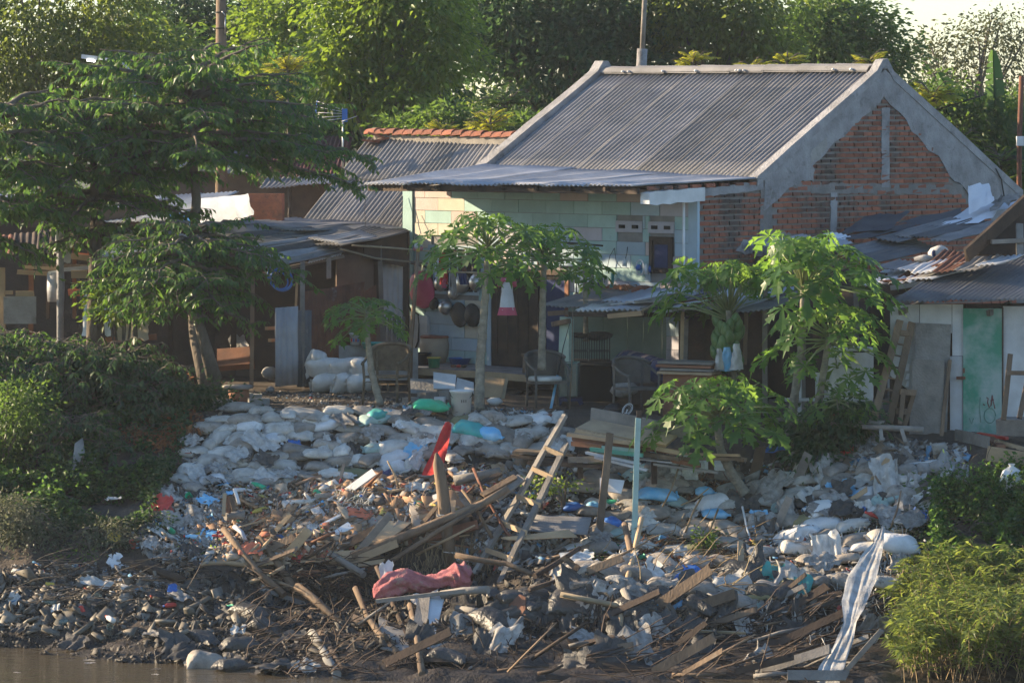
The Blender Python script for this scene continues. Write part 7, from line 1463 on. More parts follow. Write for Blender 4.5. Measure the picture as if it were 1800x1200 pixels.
mb = MB(); mb.tube([HP(1080, 436, -.05), HP(1072, 450, -.06), HP(1068, 468, -.06)], .006, 4); mb.tube([HP(1080, 436, -.05), HP(1083, 460, -.06), HP(1092, 470, -.06)], .006, 4); mb.tube([HP(1103, 434, -.05), HP(1102, 445, -.06), HP(1098, 460, -.06)], .008, 4); solo('wall_cable', mb, M('wire'), 'thin brown cables looping on the pastel wall', 'cable')
hang_cloth(1055, 480, 505, 7, .8, 'navy', 'navy and white cloth at the post above the annex roof'); hang_cloth(1062, 484, 503, 5, .78, 'rag_white', 'white cloth at the post above the annex roof'); hang_cloth(1075, 480, 506, 3, .8, 'teal_plastic', 'green cloth strip at the post above the annex roof')
mb = MB(); mb.sph(P(1128, 512, .1), .17, .14, .10, 10, 6, nz=.3); solo('clay_pot', mb, M('brick'), 'rounded reddish pot on the annex roof edge', 'pot')
stick([P(1085, 490, .5), P(1128, 508, .2)], .012, .012, 'zinc', 'grey rod lying above the annex roof', 'rod', 'rod'); stick([P(1130, 545, -1.9), P(1195, 512, -1.2)], .018, .016, 'bamboo', 'thin stick lying across the annex roof', 'stick')
stick([P(1014, 480, .7), P(1013, 515, .7)], .008, .008, 'wire', 'long ladle handle hung right of the door', 'ladle', 'ladle'); pan(1014, 522, .07, .04, 'metal_black', 'small black ladle bowl by the annex roof', v=-.15, handles=False, name='ladle_bowl')
# ------------------------------------------------------------------ inside the annex
cg = P(1038, 637, -.3); t = thing('bird_cage', 'dark wire bird cage on the table in the annex', 'cage', cg); 
for (x0, x1) in ((1006, 1033), (1036, 1072)):
    mb = MB(); a, b = P(x0, 634, -.3), P(x1, 634, -.4); h_ = .40
    for k in range(9):
        c = a.lerp(b, k / 8); mb.beam(c, c + Vector((0, 0, h_)), .008, .008); c2 = c + Vector((0, .3, 0)); mb.beam(c2, c2 + Vector((0, 0, h_)), .008, .008)
    for z in (0, h_ * .35, h_): mb.beam(a + Vector((0, 0, z)), b + Vector((0, 0, z)), .012, .012); mb.beam(a + Vector((0, .3, z)), b + Vector((0, .3, z)), .012, .012); mb.beam(a + Vector((0, 0, z)), a + Vector((0, .3, z)), .012, .012); mb.beam(b + Vector((0, 0, z)), b + Vector((0, .3, z)), .012, .012)
    part('wire_frame', mb, M('metal_black'), t)
    mb = MB(); mb.slab4(a, b, b + Vector((0, .3, 0)), a + Vector((0, .3, 0)), .01); part('tray', mb, M('wood_dark'), t)
mb = MB(); mb.sph(P(1052, 590, -.2), .20, .12, .07, 10, 5, nz=.4); mb.sph(P(1020, 590, -.2), .13, .1, .04, 10, 5, nz=.4); solo('cloth_heap', mb, M('rag_dark'), 'dark cloth heap lying on the bird cage', 'cloth')
tb = P(1035, 700, -.6); t = thing('dark_table', 'dark low cabinet under the bird cage', 'cabinet', tb); mb = MB(); mb.slab4(P(1014, 641, -.75), P(1078, 643, -1.0), P(1078, 637, -.2), P(1016, 637, .1), .03); part('top', mb, M('wood_dark'), t)
mb = MB(); mb.slab4(P(1016, 705, -.6), P(1075, 706, -.8), P(1075, 645, -.8), P(1016, 643, -.6), -.25); part('body', mb, M('dark'), t)
aq = P(998, 696, -1.4); t = thing('glass_tank', 'empty greenish glass tank standing on a blue stool', 'fish tank', aq); x0, x1, y0, y1 = 982, 1014, 697, 638
a, b, c, d = P(x0, y0, -1.4), P(x1, y0, -1.4), P(x1, y1, -1.4), P(x0 + 2, y1, -1.4); bk_ = Vector((.05, .35, 0))
for q in ((a, b, c, d), (a + bk_, b + bk_, c + bk_, d + bk_), (a, a + bk_, d + bk_, d), (b, b + bk_, c + bk_, c), (a, b, b + bk_, a + bk_)):
    mb = MB(); mb.slab4(*q, .006); part('pane', mb, M('glass'), t)
mb = MB(); 
for p, q in ((d, c), (d, d + bk_), (c, c + bk_), (d + bk_, c + bk_), (a, d), (b, c)): mb.tube([p, q], .007, 4)
part('edge', mb, M('mint_paint'), t)
st_ = P(1002, 742, -1.35); t = thing('plastic_stool', 'dark blue plastic stool under the glass tank', 'stool', ground_at(st_)); zt = P(1000, 698, -1.3).z
mb = MB(); mb.box(Vector((st_.x, -1.25, zt - .03)), .36, .34, .04); part('seat', mb, M('navy'), t)
for sx in (-1, 1):
    for sy in (-1, 1):
        mb = MB(); mb.beam(Vector((st_.x + sx * .17, -1.25 + sy * .14, H(st_.x, -1.25))), Vector((st_.x + sx * .14, -1.25 + sy * .12, zt - .05)), .06, .05, up=(0, 1, 0)); part('leg', mb, M('navy'), t)
t = thing('fishing_rod', 'blue handled fishing rod leaning beside the glass tank', 'fishing rod', P(966, 730, -2.0)); mb = MB(); mb.tube([P(966, 730, -2.0), P(980, 660, -1.8)], .020, 8); part('handle', mb, M('sky_plastic'), t)
mb = MB(); mb.tube([P(980, 660, -1.8), P(985, 637, -1.75)], .018, 8); part('grip', mb, M('black_plastic'), t); mb = MB(); mb.tube([P(985, 637, -1.75), P(990, 610, -1.6), P(1003, 562, -1.4)], [.010, .007, .004], 6); part('tip', mb, M('wire'), t)
t = thing('fishing_rod', 'thin brown fishing rod standing in front of the glass tank', 'fishing rod', P(999, 742, -2.1)); mb = MB(); mb.tube([P(999, 742, -2.1), P(1005, 650, -1.9), P(1007, 540, -1.6)], [.014, .010, .005], 6); part('shaft', mb, M('wood'), t); mb = MB(); mb.tube([P(999, 742, -2.1), P(1000, 722, -2.06)], .018, 6); part('grip', mb, M('white_plastic'), t)
mb = MB(); mb.sph(P(996, 722, -2.1), .04, .04, .05, 8, 6); solo('fishing_reel', mb, M('wood_dark'), 'round dark reel on the thin brown rod', 'reel')
ml = mat('mattress', (.05, .06, .13), (.03, .04, .09), 3, .95, .2, 40); stripe = mat('mattress_stripe', (.26, .22, .24), (.15, .13, .15), 5, .95)
t = thing('rolled_mattress', 'rolled navy mattress with pale stripes in the annex', 'mattress', P(1130, 690, -1.0)); A_, B_ = P(1092, 634, -.4), P(1168, 655, -1.5)
mb = MB(); mb.tube([A_, A_.lerp(B_, .1), A_.lerp(B_, .5), A_.lerp(B_, .9), B_], [.12, .18, .20, .19, .14], 14); part('roll', mb, ml, t)
for f in (.15, .32, .36, .62, .66, .85):
    mb = MB(); c = A_.lerp(B_, f); mb.tube([c - (B_ - A_).normalized() * .015, c + (B_ - A_).normalized() * .015], .203 if .3 < f < .7 else .197, 14); part('stripe', mb, stripe, t)
c = P(1098, 684, -1.5); mb = MB(); mb.sph(c, .22, .14, .12, 12, 7, nz=.25); solo('pillow', mb, M('rag_grey'), 'grey checked pillow in the annex', 'pillow')
mb = MB(); mb.box(P(1140, 690, -1.3), .5, .5, .30); solo('dark_crate', mb, M('dark_wall'), 'dark box under the rolled mattress', 'box')
mb = MB(); mb.sph(P(1078, 719, -2.6), .14, .12, .09, 10, 6, nz=.35); solo('black_bag', mb, M('black_plastic'), 'black bag lying on the lumber behind the grey beam', 'bag')
mb = MB(); c = P(1103, 719, -3.6); mb.torus(c, .10, .007, (.5, -1, .25), 20, 4, squash=.6); mb.torus(c, .075, .004, (.5, -1, .25), 20, 4, squash=.6); mb.beam(c, c + Vector((-.06, 0, -.16)), .02, .02); solo('fan_guard', mb, M('white_paint'), 'oval white fan guard standing on the lumber pile', 'fan guard')
# stack of boards and sack by the fruiting papaya
for k, (y, dx, mt, lab) in enumerate(((635, 0, 'wood_grey', 'topmost thin board on the board stack under the papayas'), (641, -4, 'wood_red', 'second board of the stack under the papayas'), (647, 2, 'wood_grey', 'third board of the stack under the papayas'), (653, -2, 'wood_pale', 'fourth board of the stack under the papayas'))):
    board(P(1166 + dx, y, -2.6), P(1262 + dx, y + 3, -2.9), .45, .035, mt, lab, group='board stack under the fruiting papaya')
mb = MB(); mb.slab4(P(1165, 735, -2.75), P(1262, 738, -3.05), P(1262, 660, -3.05), P(1165, 657, -2.75), -.5); solo('wooden_box', mb, M('wood_red'), 'brown wooden chest under the stack of boards', 'chest')
t = thing('carrier_bag', 'frayed white bag with a blue bag inside hung under the papaya fruit', 'bag', P(1280, 645, -2.9)); 
for (xa, xb, yt, yb, mt_, nm, off) in ((1256, 1272, 612, 650, 'rag_white', 'outer_bag', -3.0), (1266, 1290, 610, 652, 'sky_plastic', 'inner_bag', -2.92), (1284, 1306, 604, 650, 'rag_white', 'outer_bag', -2.98)):
    mb = MB(); vs = []
    for i in range(9):
        for j in range(8):
            f, g = i / 8, j / 7; w_ = .45 + .55 * f; x = (xa + xb) / 2 + (xb - xa) * (g - .5) * w_ * 1.1 + 2.5 * noise.noise(Vector((i * .7, j * .9, xa))); y = yt + (yb - yt) * f + 3 * noise.noise(Vector((j * 1.1, xa, 3))) * f
            vs.append(P(x, y, off - .05 * math.sin(math.pi * g) + .05 * noise.noise(Vector((i * .8, j * 1.2, xa + 5)))))
    mb.add(vs, [(i * 8 + j, i * 8 + j + 1, i * 8 + 9 + j, i * 8 + 8 + j) for i in range(8) for j in range(7)], 0, True); part(nm, mb, MT[mt_], t)
# white tank and shelf right of the papayas
tk = gs(1490, 735); t = thing('water_tank', 'big white plastic water tank behind the papaya trunks', 'tank', P(1492, 705, -2.9)); c = P(1492, 704, -2.9); mb = MB(); mb.lathe(c, [(.001, 0), (.34, 0), (.35, .05), (.35, .68), (.36, .70), (.36, .74), (.33, .76), (.001, .77)], 22); part('body', mb, M('white_plastic'), t); mb = MB(); mb.torus(c + Vector((0, 0, .715)), .362, .012, n=24); part('rim', mb, M('wire'), t)
mb = MB(); mb.box(P(1490, 713, -2.9), .95, .6, .12); solo('tank_plinth', mb, M('wood_grey'), 'low plank plinth under the white water tank', 'plinth')
tt = thing('white_rack', 'old white painted rack standing behind the papaya trunks', 'rack', P(1420, 745, -3.1))
for x in (1405, 1437, 1475):
    mb = MB(); mb.beam(P(x, 745, -3.1), P(x, 655, -3.1), .06, .05, up=(0, 1, 0), jag=.004); part('post', mb, M('white_paint'), tt)
for y in (702, 735):
    mb = MB(); mb.beam(P(1380, y, -3.1), P(1478, y, -3.1), .25, .03); part('shelf', mb, M('white_paint'), tt)
mb = MB(); mb.slab4(P(1440, 750, -3.0), P(1475, 750, -3.0), P(1475, 706, -3.0), P(1440, 706, -3.0), .02); part('panel', mb, M('white_paint'), tt)
lathe_solo('flower_pot', 1462, 735, -4.0, [(.001, 0), (.06, 0), (.085, .13), (.075, .13), (.001, .11)], 'brick', 'terracotta pot under the papaya leaves', 'pot', 12)
# ladder frame, broken chair, slats at the white shack
lt = thing('leaning_ladder', 'old brown wooden ladder frame leaning on the white shack', 'ladder', P(1560, 740, -3.4))
for (a, b) in (((1536, 736, -4.1), (1582, 563, -3.5)), ((1563, 743, -4.1), (1603, 567, -3.5))):
    mb = MB(); mb.beam(P(*a), P(*b), .10, .05, up=(0, 1, 0), jag=.005); part('rail', mb, M('wood'), lt)
for k in range(8):
    f = .08 + .115 * k; a = P(1536, 736, -4.1).lerp(P(1582, 563, -3.5), f); b = P(1563, 743, -4.1).lerp(P(1603, 567, -3.5), f); mb = MB(); mb.tube([a, b], .014, 5); part('rung', mb, M('wood'), lt)
mb = MB(); mb.slab4(P(1582, 590, -3.6), P(1598, 592, -3.6), P(1598, 583, -3.57), P(1583, 581, -3.57), .03); part('head_panel', mb, M('wood'), lt)
wsr = thing('slatted_rack', 'narrow rack of short white slats showing between the leaning ladder and board', 'rack', P(1595, 680, -3.2))
for (y0, y1) in ((600, 625), (640, 652), (657, 667), (670, 680)):
    mb = MB(); mb.slab4(P(1591, y1, -3.45), P(1597, y1, -3.45), P(1599, y0, -3.42), P(1594, y0, -3.42), .01); part('white_slat', mb, M('white_plastic'), wsr)
bc = thing('broken_chair', 'broken brown wooden chair frame upside down before the dark board', 'chair', P(1592, 750, -4.1))
for (a, b) in (((1582, 745, -4.2), (1588, 690, -4.1)), ((1590, 748, -4.1), (1607, 690, -4.0)), ((1588, 690, -4.1), (1585, 725, -4.05))):
    mb = MB(); mb.beam(P(*a), P(*b), .06, .04, up=(0, 1, 0)); part('leg', mb, M('wood'), bc)
for (a, b) in (((1582, 688, -4.1), (1610, 690, -4.05)), ((1575, 722, -4.1), (1600, 724, -4.05))):
    mb = MB(); mb.beam(P(*a), P(*b), .05, .08); part('stretcher', mb, M('wood'), bc)
tr = thing('trestle', 'low grey trestle beam on sloping legs below the leaning ladder', 'trestle', gs(1560, 775))
mb = MB(); mb.tube([P(1516, 750, -4.7), P(1570, 752, -4.8), P(1623, 755, -4.9)], [.035, .04, .042], 8); part('beam', mb, M('wood_grey'), tr)
for (a, b) in (((1550, 775, -4.9), (1548, 755, -4.8)), ((1592, 778, -5.0), (1585, 755, -4.85))):
    mb = MB(); mb.beam(P(*a), P(*b), .05, .05, up=(0, 1, 0)); part('leg', mb, M('wood_grey'), tr)
board(P(1470, 738, -4.2), P(1550, 742, -4.4), .3, .03, 'wood_grey', 'low plank table top left of the trestle'); board(P(1353, 735, -4.2), P(1520, 748, -4.5), .12, .04, 'wood_grey', 'long grey rail in front of the white rack')
fr = thing('wooden_a_frame', 'dark wooden frame of three bars leaning at the right edge of the picture', 'wooden frame', P(1780, 740, -5.1))  # wooden A-frame of bars
for (a, b, w_) in (((1764, 738, -5.1), (1776, 622, -4.9), .07), ((1770, 655, -5.05), (1830, 656, -5.2), .06), ((1792, 735, -5.3), (1806, 670, -5.1), .07)):
    mb = MB(); mb.beam(P(*a), P(*b), w_, .04, up=(0, 1, 0)); part('rail', mb, M('wood'), fr)
# crates, old mattress and planks lower right
def GL(q, t_): g = G(min(q[0], 1835), q[1] + 6); return P0(q[0], q[1], g.y - .04 - t_ * .3)
mb = MB(); mb.slab4(P(1752, 765, -4.9), P(1840, 768, -5.1), P(1840, 738, -5.1), P(1750, 738, -4.9), -.5); solo('weathered_trunk', mb, M('wood_grey'), 'weathered bluish grey chest before the green door', 'chest')
for (a, b, w_, t_, mt, lab) in (((1680, 764, -5.7), (1738, 778, -6.0), .03, .16, 'wood_grey', 'pale front board of the broken crate before the shack'), ((1736, 768, -5.9), (1760, 785, -6.1), .12, .05, 'wood_red', 'red brown board standing in the broken crate'), ((1720, 762, -5.7), (1770, 770, -5.9), .08, .04, 'red_plastic', 'faded red board behind the crate'), ((1750, 775, -5.9), (1840, 800, -6.2), .06, .05, 'wood_pale', 'tan batten lying at the right edge'), ((1735, 796, -6.2), (1830, 812, -6.4), .04, .20, 'wood_pale', 'pale side board of the lower crate'), ((1560, 820, -5.8), (1680, 818, -6.0), .30, .05, 'wood_dark', 'dark plank platform above the right bank'), ((1660, 845, -6.2), (1695, 848, -6.2), .2, .06, 'wood_grey', 'grey plank end under the vines'), ((1590, 815, -5.7), (1650, 808, -5.8), .25, .02, 'white_paint', 'white board lying on the dark platform')):
    board(GL(a, t_), GL(b, t_), w_, t_, mt, lab, group='boards of the broken crates')

for i, (px, py, lab) in enumerate(((1592, 838, 'large grey stone under the dark platform'), (1622, 838, 'pale grey stone right of the large one'), (1648, 832, 'rounded stone beside the platform end'), (1575, 840, 'small grey stone under the platform'), (1672, 835, 'square block below the vines'), (1395, 820, 'pale stone on the soil beside the shrub'), (1450, 820, 'grey block among roots beside the shrub'))):
    p = gs(px, py); mb = MB(); mb.sph(p + Vector((0, -.05, .08)), rnd.uniform(.10, .18), .12, rnd.uniform(.09, .13), 8, 6, nz=.35); solo('stone', mb, M('stone'), lab, 'stone', 'stones on the right bank')
# cushions and clutter on the right roofs
c = P(1652, 447, -1.4); t = thing('patterned_cushion', 'crumpled white and black patterned cloth on the right roof', 'cloth', c); mb = MB(); mb.sph(c, .17, .14, .12, 10, 7, nz=.4); part('bundle', mb, M('rag_white'), t)
for k in range(4):
    mb = MB(); mb.sph(c + Vector((-.1 + .07 * k, -.11, .02 * (-1) ** k)), .035, .03, .05, 6, 5, nz=.3); part('dark_patch', mb, M('navy'), t)
mb = MB(); c = P(1625, 455, -1.5); mb.sph(c, .15, .10, .06, 8, 5, nz=.6); solo('rubble_heap', mb, M('rag_grey'), 'small grey rubble heap beside the patterned cloth', 'rubble')
def drape(quad, nu, nv, amp, mt, name, label, cat, sd=1, thick=0):
    a, b, c, d = quad; mb = MB(); vs = []
    for j in range(nv):
        for i in range(nu):
            f, g = i / (nu - 1), j / (nv - 1); p = a * (1 - f) * (1 - g) + b * f * (1 - g) + c * f * g + d * (1 - f) * g; e = 1
            vs.append(p + Vector((noise.noise(Vector((f * 3, g * 3, sd))) * amp, noise.noise(Vector((f * 4, g * 4, sd + 3))) * amp * .6, (noise.noise(Vector((f * 5, g * 5, sd + 7))) + .4 * noise.noise(Vector((f * 12, g * 12, sd)))) * amp)))
    mb.add(vs, [(j * nu + i, j * nu + i + 1, j * nu + nu + i + 1, j * nu + nu + i) for j in range(nv - 1) for i in range(nu - 1)], 0, True); return solo(name, mb, MT[mt], label, cat)
drape([P(1465, 418, .8), P(1500, 420, .4), P(1700, 392, 1.9), P(1690, 365, 2.6)], 14, 7, .07, 'tarp_grey', 'tarpaulin', 'dark grey tarpaulin laid along the foot of the brick gable', 'tarpaulin', 3)
drape([P(1480, 408, 1.0), P(1560, 405, .9), P(1600, 372, 2.4), P(1520, 380, 2.0)], 10, 6, .05, 'tarp_grey', 'tarpaulin', 'bulging dark tarpaulin fold nearest the papaya crowns', 'tarpaulin', 5)
drape([P(1640, 398, 1.4), P(1720, 392, 1.0), P(1795, 355, 1.9), P(1730, 352, 2.6)], 10, 7, .06, 'tarp_white', 'plastic_sheet', 'crumpled white plastic sheeting on the right roof', 'plastic sheet', 9)
drape([P(1703, 378, 1.5), P(1748, 352, 1.5), P(1738, 322, 2.0), P(1702, 326, 2.0)], 7, 7, .07, 'tarp_white', 'white_sack', 'white sack standing up against the gable foot', 'sack', 14)
drape([P(1740, 372, 1.2), P(1790, 350, 1.4), P(1790, 340, 1.6), P(1745, 350, 1.9)], 7, 5, .08, 'rag_grey', 'rag', 'grey rag between the white sheeting and the brown gable', 'cloth', 19)
drape([P(348, 397, 3.0), P(442, 383, 3.0), P(430, 342, 4.2), P(340, 350, 4.4)], 12, 8, .018, 'tarp_white', 'tarpaulin', 'bright white tarpaulin roof behind the largest tree', 'tarpaulin', 23)
drape([P(420, 385, 2.9), P(446, 378, 3.0), P(436, 340, 4.0), P(405, 352, 3.9)], 6, 6, .04, 'tarp_white', 'tarpaulin', 'gathered white tarpaulin end beside the brick stub', 'tarpaulin', 25)
drape([P(290, 398, 3.1), P(345, 398, 3.0), P(330, 375, 3.6), P(300, 372, 3.8)], 7, 5, .05, 'tarp_blue', 'tarpaulin', 'blue tarpaulin corner left of the white one', 'tarpaulin', 27)
# left shack clutter
drape([P(143, 590, 1.6), P(195, 590, 1.5), P(195, 515, 2.0), P(150, 512, 2.0)], 8, 8, .06, 'tarp_white', 'white_sheet', 'pale grey sheet hung behind the straight tree trunk', 'sheet', 31)
drape([P(205, 598, 1.3), P(262, 596, 1.2), P(262, 560, 1.5), P(208, 540, 1.6)], 8, 6, .08, 'clay', 'sack_cloth', 'beige sack cloth hung in the left shack', 'cloth', 33)
drape([P(400, 632, 2.3), P(436, 622, 2.2), P(430, 590, 2.6), P(405, 588, 2.6)], 7, 7, .08, 'rag_grey', 'grey_sheet', 'rumpled grey sheet in the open shed behind the leaning trunk', 'sheet', 35)
drape([P(112, 460, 2.0), P(124, 462, 2.0), P(124, 415, 2.0), P(108, 410, 2.0)], 5, 6, .05, 'rag_white', 'white_cloth', 'torn white cloth pinned beside the pale post', 'cloth', 37)
mb = MB(); mb.box(P(35, 545, 1.9), .5, .05, .42); solo('panel', mb, M('stone'), 'grey panel standing in the left shack', 'panel')
lathe_solo('drum', 98, 530, 2.1, [(.001, 0), (.13, 0), (.14, .2), (.13, .45), (.001, .45)], 'zinc', 'dull grey drum in the left shack', 'drum', 12)
mb = MB(); mb.torus(P(492, 487, 1.5), .17, .012, (.2, -1, .1), 24, 5, squash=1.2); mb.torus(P(494, 490, 1.5), .15, .012, (-.1, -1, .1), 24, 5, squash=1.2); mb.torus(P(490, 492, 1.52), .12, .012, (.1, -1, .2), 24, 5, squash=1.3); mb.torus(P(495, 492, 1.49), .16, .012, (.0, -1, .0), 24, 5, squash=1.1); solo('coiled_hose', mb, M('blue_plastic'), 'coiled blue hose hung under the shed roof', 'hose')
mb = MB(); mb.slab4(P(388, 652, 1.6), P(448, 648, 1.4), P(445, 618, 1.6), P(388, 622, 1.8), .15); solo('red_box', mb, M('wood_red'), 'reddish brown trough in the open shed', 'trough')
mb = MB(); mb.sph(P(474, 655, 1.2), .12, .12, .10, 10, 6, nz=.25); solo('rock', mb, M('stone'), 'round tan rock at the entrance of the open shed', 'rock')
# poles, lamp, antenna
bx = P(388, 110, 12); mb = MB(); mb.tube([Vector((bx.x, 12, -.1)), P(388.5, 110, 12), P(389, -60, 12)], [.12, .10, .085], 10); t = thing('utility_pole', 'brown utility pole rising from behind the left tree crown', 'pole', Vector((bx.x, 12, -.1))); part('shaft', mb, M('wood'), t)
for y in (22, 50):
    mb = MB(); mb.torus(P(389, y, 12), .10, .012); part('clamp', mb, M('wire'), t)
mb = MB(); mb.tube([P(396, 30, 11.9), P(395.5, 60, 11.9)], .012, 5); mb.tube([P(390, 20, 11.9), P(396, 28, 11.9)], .012, 5); part('bracket', mb, M('metal_pot'), t)
bx = P(1130, 130, 17); mb = MB(); mb.tube([Vector((bx.x - .1, 17, -.1)), P(1127, 128, 17), P(1129, 86, 17)], .10, 9); t = thing('thin_pole', 'thin grey pole standing behind the roof ridge', 'pole', Vector((bx.x - .1, 17, -.1))); part('sleeve', mb, M('concrete'), t); mb = MB(); mb.tube([P(1129, 90, 17), P(1135, -40, 17)], [.05, .045], 8); part('shaft', mb, M('wood_grey'), t)
bx = P(1793, 240, 8.2); mb = MB(); mb.tube([Vector((bx.x, 8.2, -.1)), P(1792, 240, 8.2), P(1796, 134, 8.2)], .045, 8); t = thing('rusty_pole', 'thin rusty pole with a white box at the right edge', 'pole', Vector((bx.x, 8.2, -.1))); part('shaft', mb, M('rust'), t); mb = MB(); mb.box(P(1793, 248, 8.1), .12, .1, .16); part('meter_box', mb, M('white_plastic'), t)
mb = MB(); mb.tube([P(1640, 194, 9), P(1690, 180, 8.8), P(1735, 165, 8.5)], .012, 5); solo('cable', mb, M('wire'), 'black cable running up beside the banana leaves', 'cable')
mb = MB(); mb.tube([GP(1750, 296, -.05), GP(1760, 315, -.07), GP(1765, 345, -.07)], .012, 5); solo('wall_cable', mb, M('wire'), 'black cable hanging on the plastered end of the gable', 'cable')
lp = thing('street_lamp', 'lit white street lamp on an arm among the left tree tops', 'street lamp', P(180, 420, 9)); mb = MB(); a = P(185, 108, 9); mb.tube([Vector((a.x + .5, 9, -.1)), Vector((a.x + .5, 9, a.z - .2)), a + Vector((.25, 0, 0)), P(170, 102, 9)], [.05, .04, .03, .025], 8); part('arm', mb, M('metal_pot'), lp)
mb = MB(); mb.box(P(157, 101, 9), .26, .14, .07, (Vector((1, 0, -.12)).normalized(), Vector((0, 1, 0)), Vector((.12, 0, 1)).normalized())); part('housing', mb, M('white_plastic'), lp); mb = MB(); mb.box(P(160, 107, 8.97), .13, .10, .03, (Vector((1, 0, -.12)).normalized(), Vector((0, 1, 0)), Vector((.12, 0, 1)).normalized())); part('lens', mb, M('lamp_on'), lp)
an = thing('tv_antenna', 'blue and white television antenna on a thin mast', 'antenna', P(602, 330, 7.5)); mb = MB(); mb.tube([P(602, 330, 7.5), P(603, 190, 7.5)], .016, 6); part('mast', mb, M('metal_pot'), an)
for k, (y0, y1) in enumerate(((178, 194), (188, 197), (198, 200), (207, 204), (214, 208))):
    mb = MB(); mb.tube([P(556, y0, 7.6), P(605, y1, 7.5)], .006, 4); part('rod', mb, M('white_plastic'), an)
mb = MB(); mb.tube([P(558, 177, 7.6), P(555, 196, 7.6), P(556, 216, 7.6)], .012, 5); part('end_bar', mb, M('blue_plastic'), an); mb = MB(); mb.box(P(606, 203, 7.45), .09, .06, .22); part('reflector_box', mb, M('blue_plastic'), an); mb = MB(); mb.tube([P(600, 214, 7.4), P(628, 204, 7.4)], .008, 4); part('boom', mb, M('metal_pot'), an)
cp = P(106, 640, 1.9); mb = MB(); mb.tube([Vector((cp.x, 1.9, H(cp.x, 1.9))), P(106, 500, 1.9), P(106, 375, 1.9)], .055, 10); solo('concrete_post', mb, M('concrete'), 'pale concrete post sunlit on its left side before the left shack', 'post')
mb = MB(); mb.tube([P(101, 445, 1.7), P(100, 375, 1.7)], .03, 8); solo('white_pipe', mb, M('white_plastic'), 'white pipe strapped to the concrete post', 'pipe')

# ------------------------------------------------------------------ loose timber tangled into the heap and the lower bank
KEEP = [[(920, 720), (1020, 780), (905, 1045), (745, 1020), (850, 900)], [(640, 980), (850, 980), (860, 1062), (640, 1066)], [(1085, 900), (1145, 900), (1145, 1070), (1085, 1070)], [(1270, 940), (1360, 940), (1330, 1095), (1280, 1095)], [(755, 790), (800, 790), (805, 990), (765, 990)], [(1440, 920), (1560, 920), (1560, 1100), (1420, 1200)]]
def timber(poly, n, Lr, mts, ang, base, grp, lean=(0, .5)):
    xs = [p[0] for p in poly]; ys = [p[1] for p in poly]; k = 0
    while k < n:
        x, y = rnd.uniform(min(xs), max(xs)), rnd.uniform(min(ys), max(ys))
        if not inside(x, y, poly): continue
        if any(inside(x, y, z_) for z_ in KEEP): continue
        p = G(x, y, .04); L_ = rnd.uniform(*Lr); a = rnd.gauss(*ang); d = Vector((math.cos(a), -.25 * abs(math.sin(a)), math.sin(a))); q = p + d * L_
        g = H(q.x, q.y) + .03
        if q.z < g: q.z = g
        mt = rnd.choice(mts); r = rnd.uniform(.013, .032); mb = MB()
        kind = 'stick' if rnd.random() < .5 else 'plank'
        if kind == 'stick': m = p.lerp(q, .5) + Vector((rnd.uniform(-.03, .03), 0, rnd.uniform(-.03, .03))); mb.tube([p, m, q], [r, r * .9, r * .6], 6, wob=.15)
        else: mb.beam(p, q, r * rnd.uniform(2.5, 5), r * .9, up=(rnd.uniform(-.5, .5), -1, rnd.uniform(.2, 1)), jag=.022)
        cw = {'wood': 'brown', 'wood_dark': 'dark', 'wood_grey': 'grey', 'wood_pale': 'tan', 'wood_red': 'reddish', 'white_paint': 'white'}[mt]
        solo(kind, mb, MT[mt], where('%s splintered %s %s' % (cw, kind, base), x, y), kind, grp); k += 1
timber([(390, 920), (620, 960), (800, 930), (900, 870), (900, 960), (640, 1040), (420, 1030)], 66, (.3, .9), ['wood', 'wood_pale', 'wood_grey', 'wood_dark', 'wood_red'], (.12, .4), 'at the heap front', 'timber tangled at the heap front')
timber([(430, 1020), (700, 1020), (760, 1100), (560, 1120)], 22, (.3, .8), ['wood', 'wood_dark', 'wood_grey'], (-.6, .5), 'under the heap', 'timber under the heap')
timber([(560, 850), (860, 830), (820, 900), (560, 940)], 22, (.15, .5), ['wood', 'wood_pale', 'wood_red', 'white_paint'], (.1, .5), 'on the heap', 'timber on the rubbish heap')
timber([(900, 960), (1400, 980), (1450, 1130), (1000, 1150)], 34, (.3, .9), ['wood', 'wood_dark', 'wood_grey', 'wood_dark'], (.2, .5), 'on the lower bank', 'timber on the lower bank')
timber([(1340, 1060), (1520, 1060), (1500, 1190), (1240, 1190)], 34, (.4, 1.0), ['wood_dark', 'wood_grey', 'wood_dark'], (.12, .25), 'at the bank bottom', 'timber at the bottom of the bank')
timber([(1150, 830), (1640, 830), (1600, 960), (1200, 960)], 16, (.2, .6), ['wood', 'wood_grey', 'wood_pale'], (.3, .8), 'in the grey bank', 'timber in the grey bank')

# white torn rag on a stake left of the red bundle, blue cup, frayed end
drape([P(668, 1040, -7.7), P(688, 1038, -7.7), P(690, 985, -7.5), P(668, 990, -7.5)], 7, 8, .07, 'rag_white', 'rag', 'torn white rag hung on the dark stake left of the red bundle', 'cloth', 41)
drape([P(196, 1000, -6.6), P(216, 998, -6.6), P(212, 972, -6.5), P(190, 975, -6.5)], 7, 7, .08, 'tarp_white', 'plastic_bag', 'white plastic bag caught on the tip of the charred log', 'bag', 43)
drape([P(966, 1040, -7.6), P(1010, 1034, -7.6), P(1010, 985, -7.4), P(968, 990, -7.4)], 9, 8, .09, 'rag_grey', 'cloth_heap', 'grey and brown cloth heap at the end of the bamboo rail', 'cloth', 45)

